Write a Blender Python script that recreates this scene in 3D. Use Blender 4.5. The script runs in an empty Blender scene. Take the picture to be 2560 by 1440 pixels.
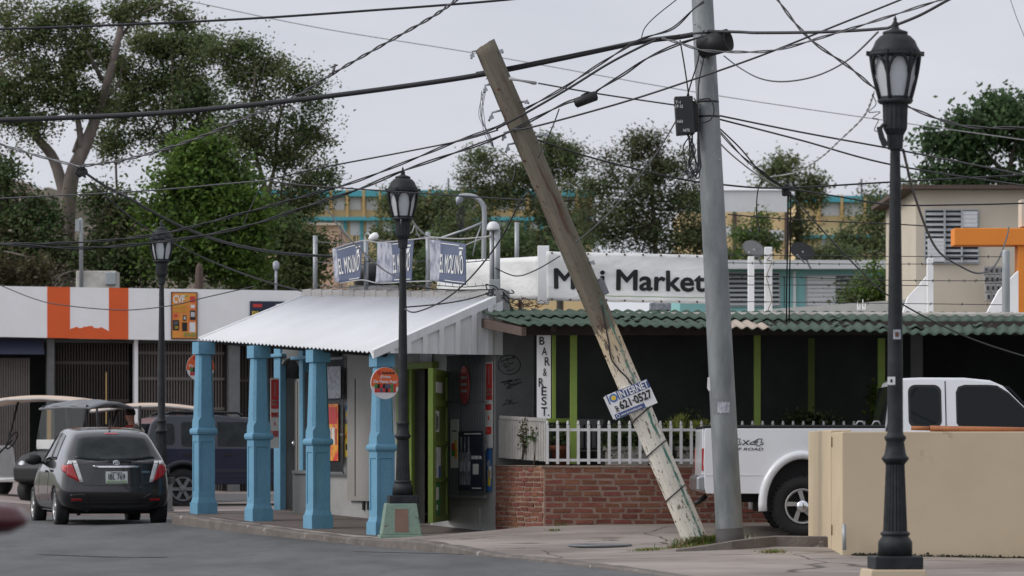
import bpy, bmesh, math, random
import numpy as np
from mathutils import Vector, Matrix
from mathutils.bvhtree import BVHTree
R = math.radians
random.seed(7); np.random.seed(7)
SC = bpy.context.scene
COL = SC.collection

# ---------------------------------------------------------------- camera
FP, CX, HY, CH = 9600.0, 1280.0, 1147.0, 1.04      # focal length and centre in photo pixels, horizon row, eye height
cd = bpy.data.cameras.new('camera'); cam = bpy.data.objects.new('camera', cd); COL.objects.link(cam)
cam.location = (0, 0, CH); cam.rotation_euler = (R(90), 0, 0)
cd.sensor_width = 36; cd.lens = 36*FP/2560; cd.shift_y = (HY-720)/2560
cd.clip_start = 0.5; cd.clip_end = 4000
cd.dof.use_dof = True; cd.dof.focus_distance = 46; cd.dof.aperture_fstop = 4.5
SC.camera = cam
# ---------------------------------------------------------------- sky and sun
SUN_EL, SUN_AZ = R(34), R(-102)                      # soft light from the left
wd = bpy.data.worlds.new('World'); SC.world = wd; wd.use_nodes = True
wn = wd.node_tree; wn.nodes.clear()
def wnode(t): return wn.nodes.new(t)
sky = wnode('ShaderNodeTexSky'); sky.sky_type = 'NISHITA'; sky.sun_disc = False
sky.sun_elevation = SUN_EL; sky.sun_rotation = SUN_AZ; sky.dust_density = 4
tc = wnode('ShaderNodeTexCoord'); mp = wnode('ShaderNodeMapping'); mp.inputs['Scale'].default_value = (1, 1, 4.5)
nz = wnode('ShaderNodeTexNoise'); nz.inputs['Scale'].default_value = 5; nz.inputs['Detail'].default_value = 5
nz.inputs['Roughness'].default_value = .5
cr = wnode('ShaderNodeValToRGB')
cr.color_ramp.elements[0].position = .3; cr.color_ramp.elements[0].color = (6.05, 6.3, 7.1, 1)
cr.color_ramp.elements[1].position = .7; cr.color_ramp.elements[1].color = (7.6, 7.75, 8.3, 1)
mx = wnode('ShaderNodeMix'); mx.data_type = 'RGBA'; mx.inputs['Factor'].default_value = .93
bg = wnode('ShaderNodeBackground'); bg.inputs['Strength'].default_value = .093
wo = wnode('ShaderNodeOutputWorld')
L = wn.links.new
L(tc.outputs['Generated'], mp.inputs['Vector']); L(mp.outputs['Vector'], nz.inputs['Vector']); L(nz.outputs['Fac'], cr.inputs['Fac'])
L(sky.outputs['Color'], mx.inputs['A']); L(cr.outputs['Color'], mx.inputs['B'])
vd = wnode('ShaderNodeVectorMath'); vd.operation = 'DOT_PRODUCT'; L(tc.outputs['Generated'], vd.inputs[0])
mr = wnode('ShaderNodeMapRange'); mr.inputs['From Min'].default_value = .0; mr.inputs['To Min'].default_value = 1.0; mr.inputs['To Max'].default_value = 1.75   # thin bright cloud round the sun
L(vd.outputs['Value'], mr.inputs['Value'])
hv = wnode('ShaderNodeVectorMath'); hv.operation = 'SCALE'; L(mx.outputs['Result'], hv.inputs[0]); L(mr.outputs['Result'], hv.inputs['Scale'])
L(hv.outputs['Vector'], bg.inputs['Color']); L(bg.outputs['Background'], wo.inputs['Surface'])
sl = bpy.data.lights.new('sun', 'SUN'); sl.energy = 1.3; sl.angle = R(20); sl.color = (1, .96, .9)
sun = bpy.data.objects.new('sun', sl); COL.objects.link(sun)
sd = Vector((math.sin(SUN_AZ)*math.cos(SUN_EL), math.cos(SUN_AZ)*math.cos(SUN_EL), math.sin(SUN_EL))); vd.inputs[1].default_value = sd
sun.rotation_euler = sd.to_track_quat('Z', 'Y').to_euler(); sun.location = (-20, 20, 40)
SC.view_settings.view_transform = 'Standard'; SC.view_settings.look = 'None'
SC.view_settings.exposure = 0.12; SC.view_settings.gamma = 1.0

# ---------------------------------------------------------------- helpers
def P(px, py, Y): return Vector(((px-CX)/FP*Y, Y, CH-(py-HY)/FP*Y))
ORG = {}
def tag(o, label=None, cat=None, group=None, kind=None):
    if label: o['label'] = label
    if cat: o['category'] = cat
    if group: o['group'] = group
    if kind: o['kind'] = kind
    return o
def thing(name, label, cat, loc, group=None, rz=0):
    o = bpy.data.objects.new(name, None); COL.objects.link(o); o.empty_display_size = .2
    o.location = loc; o.rotation_euler = (0, 0, rz)
    ORG[o] = Vector(loc)
    return tag(o, label, cat, group)
class MB:
    def __init__(s): s.v = []; s.f = []; s.m = []; s.s = []; s.uv = None
    def add(s, vs, fs, m=0, sm=False):
        b = len(s.v); s.v += [tuple(v) for v in vs]
        for f in fs: s.f.append([b+i for i in f]); s.m.append(m); s.s.append(sm)
        return s
    def box(s, c, d, rz=0, m=0, M=None):
        x, y, z = d[0]/2, d[1]/2, d[2]/2
        vs = [Vector((i*x, j*y, k*z)) for k in (-1, 1) for j in (-1, 1) for i in (-1, 1)]
        if M is None: M = Matrix.Translation(c) @ Matrix.Rotation(rz, 4, 'Z')
        return s.add([M @ v for v in vs], [(0, 2, 3, 1), (4, 5, 7, 6), (0, 1, 5, 4), (2, 6, 7, 3), (0, 4, 6, 2), (1, 3, 7, 5)], m)
    def hexa(s, b, t, m=0):                       # bottom quad, top quad (counter-clockwise from above)
        return s.add(list(b)+list(t), [(3, 2, 1, 0), (4, 5, 6, 7), (0, 1, 5, 4), (1, 2, 6, 5), (2, 3, 7, 6), (3, 0, 4, 7)], m)
    def tube(s, pts, r, n=8, m=0, cap=True, sm=True):
        pts = [Vector(p) for p in pts]; k = len(pts)
        if not hasattr(r, '__len__'): r = [r]*k
        vs = []; fs = []; up = None
        for i, p in enumerate(pts):
            t = (pts[min(i+1, k-1)]-pts[max(i-1, 0)]).normalized()
            if up is None:
                a = Vector((0, 0, 1)) if abs(t.z) < .9 else Vector((0, 1, 0))
                up = (a-t*a.dot(t)).normalized()
            else: up = (up-t*up.dot(t)).normalized()
            w = t.cross(up)
            for j in range(n):
                a = 2*math.pi*j/n; vs.append(p+(up*math.cos(a)+w*math.sin(a))*r[i])
        for i in range(k-1):
            for j in range(n):
                j2 = (j+1) % n; fs.append((i*n+j, i*n+j2, (i+1)*n+j2, (i+1)*n+j))
        s.add(vs, fs, m, sm)
        if cap:
            b = len(s.v)-k*n
            s.f.append([b+j for j in range(n)][::-1]); s.m.append(m); s.s.append(False)
            s.f.append([b+(k-1)*n+j for j in range(n)]); s.m.append(m); s.s.append(False)
        return s
    def lathe(s, prof, o=(0, 0, 0), n=16, m=0, M=None, sm=True, sx=1, a0=0, cap=True):   # profile (r, z)
        vs = []; fs = []; k = len(prof); o = Vector(o)
        for r, z in prof:
            for j in range(n):
                a = 2*math.pi*j/n+a0; v = Vector((r*math.cos(a)*sx, r*math.sin(a), z))
                vs.append((M @ v) if M else v+o)
        for i in range(k-1):
            for j in range(n):
                j2 = (j+1) % n; fs.append((i*n+j, i*n+j2, (i+1)*n+j2, (i+1)*n+j))
        s.add(vs, fs, m, sm); b = len(s.v)-k*n
        if not cap: return s
        s.f.append([b+j for j in range(n)][::-1]); s.m.append(m); s.s.append(False)
        s.f.append([b+(k-1)*n+j for j in range(n)]); s.m.append(m); s.s.append(False)
        return s
    def prism(s, poly, a, b, fn, m=0):            # poly of 2D points; fn(u, v, d) -> 3D ; between d=a and d=b
        n = len(poly)
        vs = [fn(u, v, a) for u, v in poly]+[fn(u, v, b) for u, v in poly]
        fs = [list(range(n))[::-1], [n+i for i in range(n)]]+[(i, (i+1) % n, n+(i+1) % n, n+i) for i in range(n)]
        return s.add(vs, fs, m)
    def grid(s, fn, nu, nv, m=0, sm=True):
        vs = [fn(i/nu, j/nv) for j in range(nv+1) for i in range(nu+1)]
        fs = [(j*(nu+1)+i, j*(nu+1)+i+1, (j+1)*(nu+1)+i+1, (j+1)*(nu+1)+i) for j in range(nv) for i in range(nu)]
        return s.add(vs, fs, m, sm)
    def build(s, name, mats, parent=None, bevel=0, seg=2, smooth=None, sub=0, local=False, solid=0, kind=None, fixn=True):
        if not isinstance(mats, (list, tuple)): mats = [mats]
        V = np.array(s.v, dtype=float)
        root = parent
        while root is not None and root.parent is not None: root = root.parent
        if root is not None: o0 = Vector((0, 0, 0)) if local else ORG[root]
        elif local: o0 = Vector((0, 0, 0))
        else: o0 = Vector(((V[:, 0].min()+V[:, 0].max())/2, (V[:, 1].min()+V[:, 1].max())/2, V[:, 2].min()))
        V = V-np.array(o0)
        me = bpy.data.meshes.new(name); me.from_pydata(V.tolist(), [], s.f)
        for mt in mats: me.materials.append(mt)
        me.polygons.foreach_set('material_index', s.m)
        me.polygons.foreach_set('use_smooth', s.s if smooth is None else [smooth]*len(s.f))
        if fixn and len(s.f) < 60000:
            bm = bmesh.new(); bm.from_mesh(me); bmesh.ops.recalc_face_normals(bm, faces=bm.faces); bm.to_mesh(me); bm.free()
        me.update()
        o = bpy.data.objects.new(name, me); COL.objects.link(o)
        if parent is not None: o.parent = parent
        else: o.location = o0
        ORG[o] = o0
        if solid:
            md = o.modifiers.new('solid', 'SOLIDIFY'); md.thickness = solid; md.offset = 0
        if bevel:
            md = o.modifiers.new('bevel', 'BEVEL'); md.width = bevel; md.segments = seg; md.limit_method = 'ANGLE'; md.angle_limit = R(40)
        if sub:
            md = o.modifiers.new('sub', 'SUBSURF'); md.levels = sub; md.render_levels = sub
        if kind: o['kind'] = kind
        return o
class Fr:                                         # vertical plane through two plan points; n points at the camera
    def __init__(s, a, b):
        s.o = Vector((a[0], a[1], 0)); d = Vector((b[0]-a[0], b[1]-a[1], 0)); s.len = d.length; s.u = d.normalized()
        s.n = Vector((s.u.y, -s.u.x, 0))
        if s.n.y > 0: s.n = -s.n
    def pt(s, a, z, d=0): return s.o+s.u*a+s.n*d+Vector((0, 0, z))
    def px(s, px, py, d=0):
        r = Vector(((px-CX)/FP, 1, -(py-HY)/FP)); o = s.o+s.n*d; C = Vector((0, 0, CH))
        t = (o-C).dot(s.n)/r.dot(s.n); p = C+r*t
        return (p-o).dot(s.u), p.z
    def P(s, px, py, d=0):
        a, z = s.px(px, py, d); return s.pt(a, z, d)
    def box(s, mb, r, d0, d1, m=0):               # rectangle in photo pixels (x0,y0,x1,y1) read on the plane at d1
        a0, zt = s.px(r[0], r[1], d1); a1, zb = s.px(r[2], r[3], d1); am = (a0+a1)/2
        zt = s.px((r[0]+r[2])/2, r[1], d1)[1]; zb = s.px((r[0]+r[2])/2, r[3], d1)[1]
        return s.abox(mb, a0, a1, zb, zt, d0, d1, m)
    def abox(s, mb, a0, a1, z0, z1, d0, d1, m=0):
        q = [(a0, d0), (a1, d0), (a1, d1), (a0, d1)]
        return mb.hexa([s.pt(a, z0, d) for a, d in q], [s.pt(a, z1, d) for a, d in q], m)
def smoothpts(pts, k=6):                          # Catmull-Rom
    p = [Vector(q) for q in pts]; n = len(p)
    if n < 3: return p
    out = []
    for i in range(n-1):
        a, b, c, d = p[max(i-1, 0)], p[i], p[i+1], p[min(i+2, n-1)]
        for j in range(k):
            t = j/k
            out.append(.5*((2*b)+(c-a)*t+(2*a-5*b+4*c-d)*t*t+(3*b-a-3*c+d)*t**3))
    out.append(p[-1]); return out
def font_mesh(body, bold=0, ext=.01, spacing=1.0, fine=0):
    cu = bpy.data.curves.new('t', 'FONT'); cu.body = body; cu.extrude = ext; cu.resolution_u = 3
    cu.space_character = spacing
    ob = bpy.data.objects.new('t', cu); COL.objects.link(ob)
    dg = bpy.context.evaluated_depsgraph_get(); me = bpy.data.meshes.new_from_object(ob.evaluated_get(dg))
    V = [v.co.copy() for v in me.vertices]; F = [list(p.vertices) for p in me.polygons]
    bpy.data.objects.remove(ob); bpy.data.curves.remove(cu); bpy.data.meshes.remove(me)
    if fine:                                      # cut long faces so that lettering can follow cloth
        bm = bmesh.new(); vv = [bm.verts.new(v) for v in V]
        for f in F:
            try: bm.faces.new([vv[i] for i in f])
            except ValueError: pass
        for _ in range(4):
            bmesh.ops.triangulate(bm, faces=bm.faces[:]); el = [e for e in bm.edges if e.calc_length() > fine]
            if el: bmesh.ops.subdivide_edges(bm, edges=el, cuts=1)
        bm.verts.index_update(); V = [v.co.copy() for v in bm.verts]; F = [[v.index for v in f.verts] for f in bm.faces]; bm.free()
    if bold:                                      # heavier strokes: shifted copies, each a hair higher
        V0, F0 = V, F; V, F = [], []
        for i, (dx, dy) in enumerate(((0, 0), (bold, 0), (-bold, 0), (0, bold), (0, -bold), (bold*.7, bold*.7), (-bold*.7, -bold*.7))):
            n = len(V); V += [Vector((v.x+dx, v.y+dy, v.z+ext*.06*i)) for v in V0]; F += [[j+n for j in f] for f in F0]
    return V, F
def text(mb, body, O, U, V, N, w, h, bold=0, m=0, th=.003, spacing=1.0):    # O = lower left corner of the box w x h
    vs, fs = font_mesh(body, bold, .01, spacing)
    x0 = min(v.x for v in vs); x1 = max(v.x for v in vs); y0 = min(v.y for v in vs); y1 = max(v.y for v in vs)
    mb.add([O+U*((v.x-x0)/(x1-x0)*w)+V*((v.y-y0)/(y1-y0)*h)+N*(th*(v.z/.01)+th) for v in vs], fs, m)
def ellipse_ring(mb, O, U, V, N, rx, ry, r, m=0, n=24):
    mb.tube([O+U*(rx*math.cos(a))+V*(ry*math.sin(a)) for a in [2*math.pi*i/n for i in range(n+1)]], r, 6, m)
def disc(mb, O, U, V, N, rx, ry, th, m=0, n=28):
    mb.prism([(rx*math.cos(2*math.pi*i/n), ry*math.sin(2*math.pi*i/n)) for i in range(n)], 0, th, lambda u, v, d: O+U*u+V*v+N*d, m)
ZUP = Vector((0, 0, 1))
# ---------------------------------------------------------------- materials
def mat(name, c, rough=.6, metal=0, c2=None, ns=6, amt=.5, bump=0, bs=40, coat=0, stretch=(1, 1, 1), spec=.4,
        island=0, c3=None, spot=0, spots=18, trans=0, alpha=1, detail=6):
    m = bpy.data.materials.new(name); m.use_nodes = True; nt = m.node_tree; N = nt.nodes; b = N['Principled BSDF']; k = nt.links.new
    b.inputs['Roughness'].default_value = rough; b.inputs['Metallic'].default_value = metal
    b.inputs['Specular IOR Level'].default_value = spec
    if coat: b.inputs['Coat Weight'].default_value = coat; b.inputs['Coat Roughness'].default_value = .05
    if alpha < 1: b.inputs['Alpha'].default_value = alpha
    if trans: b.inputs['Transmission Weight'].default_value = trans
    c = tuple(c)+(1,)
    if c2 is None and not island: c2 = tuple(x*.8 for x in c[:3])
    t = N.new('ShaderNodeTexCoord'); mp = N.new('ShaderNodeMapping'); mp.inputs['Scale'].default_value = stretch
    k(t.outputs['Object'], mp.inputs['Vector'])
    nz = N.new('ShaderNodeTexNoise'); nz.inputs['Scale'].default_value = ns; nz.inputs['Detail'].default_value = detail
    nz.inputs['Roughness'].default_value = .62
    k(mp.outputs['Vector'], nz.inputs['Vector'])
    out = None
    if c2 is not None:
        r = N.new('ShaderNodeValToRGB'); e = r.color_ramp.elements
        e[0].position = .5-.22/max(amt, .05)*.5 if amt < 1 else .42; e[1].position = 1-e[0].position
        e[0].color = c; e[1].color = tuple(c2)+(1,)
        k(nz.outputs['Fac'], r.inputs['Fac']); out = r.outputs['Color']
    else:
        rg = N.new('ShaderNodeRGB'); rg.outputs[0].default_value = c; out = rg.outputs[0]
    if c3 is not None:                            # chips / stains with a hard edge
        n2 = N.new('ShaderNodeTexNoise'); n2.inputs['Scale'].default_value = spots; n2.inputs['Detail'].default_value = 8
        n2.inputs['Roughness'].default_value = .7
        k(mp.outputs['Vector'], n2.inputs['Vector'])
        r2 = N.new('ShaderNodeValToRGB'); r2.color_ramp.elements[0].position = .62-spot; r2.color_ramp.elements[1].position = .66-spot
        k(n2.outputs['Fac'], r2.inputs['Fac'])
        x = N.new('ShaderNodeMix'); x.data_type = 'RGBA'; k(r2.outputs['Color'], x.inputs['Factor']); k(out, x.inputs['A'])
        x.inputs['B'].default_value = tuple(c3)+(1,); out = x.outputs['Result']
    if island:                                    # each loose piece its own brightness
        g = N.new('ShaderNodeNewGeometry'); h = N.new('ShaderNodeHueSaturation'); ma = N.new('ShaderNodeMapRange')
        ma.inputs['To Min'].default_value = 1-island; ma.inputs['To Max'].default_value = 1+island
        k(g.outputs['Random Per Island'], ma.inputs['Value']); k(ma.outputs['Result'], h.inputs['Value']); k(out, h.inputs['Color'])
        mh = N.new('ShaderNodeMapRange'); mh.inputs['To Min'].default_value = .485; mh.inputs['To Max'].default_value = .515
        wn_ = N.new('ShaderNodeMath'); wn_.operation = 'FRACT'; w2 = N.new('ShaderNodeMath'); w2.operation = 'MULTIPLY'; w2.inputs[1].default_value = 37.7
        k(g.outputs['Random Per Island'], w2.inputs[0]); k(w2.outputs[0], wn_.inputs[0]); k(wn_.outputs[0], mh.inputs['Value']); k(mh.outputs['Result'], h.inputs['Hue'])
        out = h.outputs['Color']
    k(out, b.inputs['Base Color'])
    if bump:
        n3 = N.new('ShaderNodeTexNoise'); n3.inputs['Scale'].default_value = bs; n3.inputs['Detail'].default_value = 5
        k(mp.outputs['Vector'], n3.inputs['Vector'])
        bp = N.new('ShaderNodeBump'); bp.inputs['Strength'].default_value = min(bump, 1); bp.inputs['Distance'].default_value = .02
        k(n3.outputs['Fac'], bp.inputs['Height']); k(bp.outputs['Normal'], b.inputs['Normal'])
    return m
M = {}
M['asphalt'] = mat('asphalt', (.070, .070, .071), .9, c2=(.128, .128, .128), c3=(.066, .066, .067), spot=.0, spots=1.6, ns=.7, bump=.6, bs=55, amt=.6, stretch=(1.6, .35, 1))
M['concrete'] = mat('concrete', (.185, .158, .140), .92, c2=(.31, .27, .24), ns=.8, amt=.9, bump=.5, bs=25, c3=(.135, .115, .10), spot=.05, spots=1.3, stretch=(.5, 1, 1))
M['kerb'] = mat('kerb', (.17, .15, .135), .9, c2=(.10, .085, .075), ns=3, bump=.6, bs=25, c3=(.28, .26, .24), spot=.02, spots=5)
M['porch_floor'] = mat('porch_floor', (.105, .085, .077), .85, c2=(.155, .125, .112), ns=2, bump=.3, bs=25)
M['soil'] = mat('soil', (.12, .095, .065), .95, c2=(.2, .155, .1), ns=5, bump=.8, bs=20)
M['land'] = mat('land', (.10, .085, .05), .95, c2=(.055, .07, .03), ns=.05)
M['hill'] = mat('hill', (.17, .125, .10), .95, c2=(.08, .07, .045), ns=.10, amt=1, detail=12, c3=(.05, .055, .03), spot=.06, spots=.16)
M['blue'] = mat('blue_paint', (.135, .305, .43), .7, c2=(.105, .255, .37), ns=2.2, bump=.4, bs=16, c3=(.085, .20, .29), spot=-.02, spots=4)
M['plaster'] = mat('grey_plaster', (.36, .36, .35), .85, c2=(.28, .28, .27), ns=2.2, bump=.3, bs=30)
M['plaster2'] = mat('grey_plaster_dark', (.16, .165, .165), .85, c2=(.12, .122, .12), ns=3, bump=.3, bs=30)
M['greydoor'] = mat('grey_door_paint', (.30, .29, .27), .6, c2=(.26, .25, .23), ns=2)
M['block'] = mat('concrete_block', (.36, .35, .345), .9, c2=(.28, .27, .265), ns=5, bump=.4)
M['mortar'] = mat('white_mortar', (.55, .54, .52), .9)
M['roofmetal'] = mat('white_roof_metal', (.60, .61, .63), .5, metal=.0, c2=(.53, .535, .55), ns=.8, stretch=(1, 1, 1))
M['galv'] = mat('galvanised', (.38, .40, .41), .45, metal=.35, c2=(.30, .32, .33), ns=2.2, stretch=(1, 1, .5), c3=(.46, .47, .48), spot=-.03, spots=6)
M['polegalv'] = mat('galvanised_pole', (.135, .15, .155), .6, metal=.25, c2=(.225, .24, .245), ns=4.5, amt=.9, stretch=(1, 1, .3), c3=(.34, .35, .35), spot=-.05, spots=7)
M['whitemetal'] = mat('white_sheet', (.70, .71, .72), .45, c2=(.60, .605, .61), ns=3, stretch=(3, 3, .5))
M['white'] = mat('white_paint', (.86, .86, .86), .6, c2=(.79, .785, .775), ns=2.5, c3=(.42, .40, .37), spot=-.1, spots=6)
M['dirtyfence'] = mat('dirty_fence_paint', (.44, .425, .40), .7, c2=(.33, .315, .29), ns=5)
M['whitefence'] = mat('white_fence_paint', (.66, .655, .65), .55, c2=(.55, .54, .53), ns=8)
M['banner'] = mat('banner_vinyl', (.80, .80, .79), .5, c2=(.72, .72, .70), ns=1.2, bump=.8, bs=2.2, stretch=(1.5, 1.5, 3.5))
M['dirtywhite'] = mat('dirty_white_roof', (.62, .60, .56), .85, c2=(.34, .31, .27), ns=3, bump=.4)
M['black'] = mat('black_paint', (.012, .013, .014), .45, c2=(.02, .021, .022), ns=5)
M['lampblack'] = mat('lamp_black', (.011, .0125, .014), .55, spec=.22, c2=(.03, .033, .036), ns=9, c3=(.06, .063, .065), spot=-.06, spots=14, bump=.15, bs=50)
M['rubber'] = mat('rubber', (.012, .012, .013), .75, c2=(.02, .02, .02), ns=12)
M['cable'] = mat('cable_black', (.018, .018, .02), .5, c2=(.03, .03, .032), ns=10)
M['cablegrey'] = mat('cable_grey', (.11, .11, .115), .5, metal=.3, c2=(.06, .06, .065), ns=20)
M['cablelight'] = mat('cable_pale', (.38, .38, .38), .6, c2=(.28, .28, .28), ns=10)
M['dark'] = mat('dark_void', (.012, .013, .013), .9)
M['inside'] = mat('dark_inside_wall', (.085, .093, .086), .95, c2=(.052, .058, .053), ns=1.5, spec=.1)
M['wood_in'] = mat('dark_timber', (.06, .048, .04), .8, c2=(.04, .03, .026), ns=6)
M['brownboard'] = mat('brown_board', (.11, .075, .06), .8, c2=(.075, .05, .042), ns=6, stretch=(1, 1, 6))
M['greenroof'] = mat('green_roof', (.045, .078, .052), .8, c2=(.028, .053, .036), ns=3, c3=(.15, .18, .15), spot=-.05, spots=7, bump=.2)
M['fadedroof'] = mat('faded_roof', (.40, .34, .28), .8, c2=(.33, .27, .22), ns=4)
M['lime'] = mat('lime_paint', (.27, .38, .07), .6, c2=(.22, .32, .06), ns=5, c3=(.16, .21, .06), spot=-.08, spots=12)
M['limedark'] = mat('lime_door_paint', (.17, .24, .045), .6, c2=(.14, .2, .04), ns=5)
M['brick'] = mat('red_brick', (.165, .055, .036), .9, c2=(.22, .085, .056), ns=5, amt=.8, island=.22, bump=.5, bs=30, c3=(.38, .26, .20), spot=-.03, spots=14)
M['brickmortar'] = mat('brick_mortar', (.31, .225, .175), .95, c2=(.24, .16, .125), ns=5, bump=.6, bs=30)
M['cream'] = mat('cream_wall', (.52, .425, .30), .85, c2=(.44, .355, .245), ns=.8, bump=.08, bs=60, c3=(.385, .31, .215), spot=.0, spots=1.1)
M['creamlit'] = mat('cream_lit_side', (.56, .46, .315), .8, c2=(.48, .39, .265), ns=2, c3=(.26, .21, .15), spot=-.07, spots=5)  # cream wall again, made paler: light on the left-facing side put into colour
M['moss'] = mat('dark_moss', (.035, .036, .022), .95, c2=(.065, .058, .035), ns=12, bump=.8)
M['orange'] = mat('orange_paint', (.72, .115, .024), .6, c2=(.66, .10, .02), ns=3)
M['orange2'] = mat('orange_wall', (.80, .26, .03), .6, c2=(.74, .23, .03), ns=2)
M['housebeige'] = mat('house_beige', (.60, .53, .43), .8, c2=(.52, .46, .37), ns=.8, c3=(.36, .33, .29), spot=-.08, spots=1.6)
M['peach'] = mat('peach_wall', (.68, .45, .32), .8, c2=(.62, .41, .29), ns=.8)
M['yellow'] = mat('yellow_wall', (.70, .52, .28), .8, c2=(.64, .48, .26), ns=.3)
M['yellow2'] = mat('ochre_trim', (.56, .38, .16), .8)
M['turq'] = mat('turquoise_trim', (.08, .36, .42), .7, c2=(.07, .32, .38), ns=.4)
M['aqua'] = mat('aqua_wall', (.26, .52, .52), .8, c2=(.23, .47, .47), ns=1)
M['shutter'] = mat('louvre_white', (.68, .69, .70), .5, c2=(.6, .61, .62), ns=2)
M['shutter2'] = mat('louvre_grey', (.42, .44, .45), .45, c2=(.36, .38, .39), ns=2)
M['slot'] = mat('louvre_dark', (.035, .037, .04), .6)
M['terra'] = mat('terracotta', (.33, .12, .075), .8, c2=(.27, .095, .06), ns=5)
M['planter'] = mat('planter_plaster', (.52, .49, .45), .85, c2=(.42, .39, .35), ns=7)
M['glass'] = mat('dark_glass', (.012, .015, .016), .04, spec=.16, c2=(.012, .015, .016))
M['carglass'] = mat('car_glass', (.010, .013, .014), .03, spec=.2, c2=(.028, .034, .036))
M['lampglass'] = mat('frosted_glass', (.50, .52, .54), .35, c2=(.42, .44, .46), ns=12, stretch=(3, 3, .4))
M['greycar'] = mat('grey_car_paint', (.026, .025, .027), .2, metal=.5, coat=.8, c2=(.040, .038, .040), ns=2)
M['bluecar'] = mat('blue_car_paint', (.010, .014, .045), .3, metal=.4, coat=.7, c2=(.022, .026, .052), ns=2)
M['bluecargrey'] = mat('grey_cladding', (.024, .027, .036), .5, c2=(.028, .032, .042), ns=2)
M['maroon'] = mat('maroon_car_paint', (.085, .007, .014), .3, coat=.7, c2=(.05, .006, .01), ns=2)
M['whitecar'] = mat('white_car_paint', (.70, .715, .74), .3, coat=.6, c2=(.68, .695, .72), ns=1.5)
M['chrome'] = mat('chrome', (.75, .76, .78), .12, metal=1, c2=(.7, .71, .73))
M['alloy'] = mat('alloy', (.46, .46, .46), .3, metal=.7, c2=(.40, .40, .40))
M['bumper'] = mat('dull_chrome', (.42, .43, .45), .25, metal=.8, c2=(.36, .37, .38), ns=4)
M['plasticblack'] = mat('black_plastic', (.014, .014, .015), .55)
M['redlens'] = mat('red_lens', (.38, .012, .014), .12, coat=.6, c2=(.32, .01, .012))
M['clearlens'] = mat('clear_lens', (.62, .62, .63), .15, coat=.6, c2=(.5, .5, .5))
M['plate'] = mat('plate_white', (.60, .63, .62), .5, c2=(.58, .61, .60))
M['plategreen'] = mat('plate_green', (.22, .36, .12), .5)
M['ink'] = mat('black_ink', (.016, .015, .016), .6)
M['redink'] = mat('red_ink', (.55, .045, .04), .5, c2=(.5, .04, .038))
M['redfade'] = mat('faded_red', (.36, .07, .075), .6, c2=(.3, .06, .06))
M['signorange'] = mat('sign_orange', (.72, .13, .03), .45, c2=(.68, .12, .03))
M['navy'] = mat('navy_vinyl', (.075, .095, .16), .5, c2=(.065, .082, .14), ns=3)
M['navydark'] = mat('navy_dark', (.022, .028, .055), .5, c2=(.018, .023, .045))
M['silver'] = mat('silver_print', (.42, .43, .47), .5, c2=(.24, .26, .31), ns=14, amt=1)
M['photo'] = mat('bottle_print', (.10, .11, .14), .5, c2=(.33, .34, .37), ns=9, amt=1, stretch=(2, 2, .7))
M['paper'] = mat('paper', (.66, .66, .64), .7, c2=(.58, .58, .56), ns=5)
M['poster'] = mat('bright_poster', (.72, .36, .03), .5, c2=(.62, .05, .04), ns=5, amt=1)
M['yellowink'] = mat('yellow_ink', (.70, .50, .06), .5)
M['greenink'] = mat('green_ink', (.05, .26, .07), .5)
M['blueink'] = mat('blue_ink', (.05, .16, .42), .5)
M['signblue'] = mat('sign_blue', (.055, .085, .22), .45, c2=(.05, .075, .19))
M['signwhite'] = mat('sign_white', (.70, .70, .71), .45, c2=(.66, .66, .67))
M['beigeroof'] = mat('cart_roof_beige', (.62, .48, .37), .5, c2=(.56, .43, .33), ns=3)
M['beigeroofrim'] = mat('cart_roof_rim', (.50, .48, .46), .5)
M['greyplastic'] = mat('grey_plastic', (.17, .18, .19), .45)
M['cartwhite'] = mat('cart_white', (.62, .62, .61), .4)
M['skin'] = mat('skin', (.36, .19, .13), .6)
M['skindark'] = mat('skin_dark', (.17, .085, .06), .6)
M['redcloth'] = mat('red_cloth', (.48, .025, .03), .9)
M['greycloth'] = mat('grey_cloth', (.10, .11, .13), .9)
M['hair'] = mat('dark_hair', (.015, .012, .01), .8)
M['rust'] = mat('rust', (.14, .065, .04), .9, c2=(.09, .045, .03), ns=10)
M['pipe'] = mat('rust_pipe', (.36, .13, .04), .6, c2=(.27, .09, .035), ns=6)
M['bark'] = mat('bark', (.20, .165, .145), .9, c2=(.085, .07, .06), ns=3, stretch=(1.5, 1.5, .3), bump=.4, bs=12)
M['barkdark'] = mat('bark_dark', (.10, .08, .065), .9, c2=(.06, .05, .04), ns=3)
M['dishgrey'] = mat('dish_grey', (.20, .20, .205), .6, c2=(.16, .16, .165))
M['chairgrey'] = mat('chair_plastic', (.15, .15, .145), .6)
M['teal_plinth'] = mat('weathered_green_paint', (.15, .235, .185), .85, c2=(.20, .27, .215), ns=6, bump=.5, bs=18, c3=(.13, .10, .075), spot=0, spots=8)
M['plinthpanel'] = mat('plinth_panel', (.21, .13, .10), .85, c2=(.17, .11, .085), ns=5)
def leafmat(name, c, c2, t=.45, isl=.45):
    m = mat(name, c, .55, c2=c2, ns=1.1, amt=.8, island=isl, spec=.25)
    nt = m.node_tree; b = nt.nodes['Principled BSDF']; tr = nt.nodes.new('ShaderNodeBsdfTranslucent'); x = nt.nodes.new('ShaderNodeMixShader')
    src = b.inputs['Base Color'].links[0].from_socket; nt.links.new(src, tr.inputs['Color']); x.inputs[0].default_value = t
    nt.links.new(b.outputs[0], x.inputs[1]); nt.links.new(tr.outputs[0], x.inputs[2])
    nt.links.new(x.outputs[0], nt.nodes['Material Output'].inputs['Surface']); return m
M['leaf_olive'] = leafmat('leaf_olive', (.112, .148, .054), (.145, .152, .066))
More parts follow.
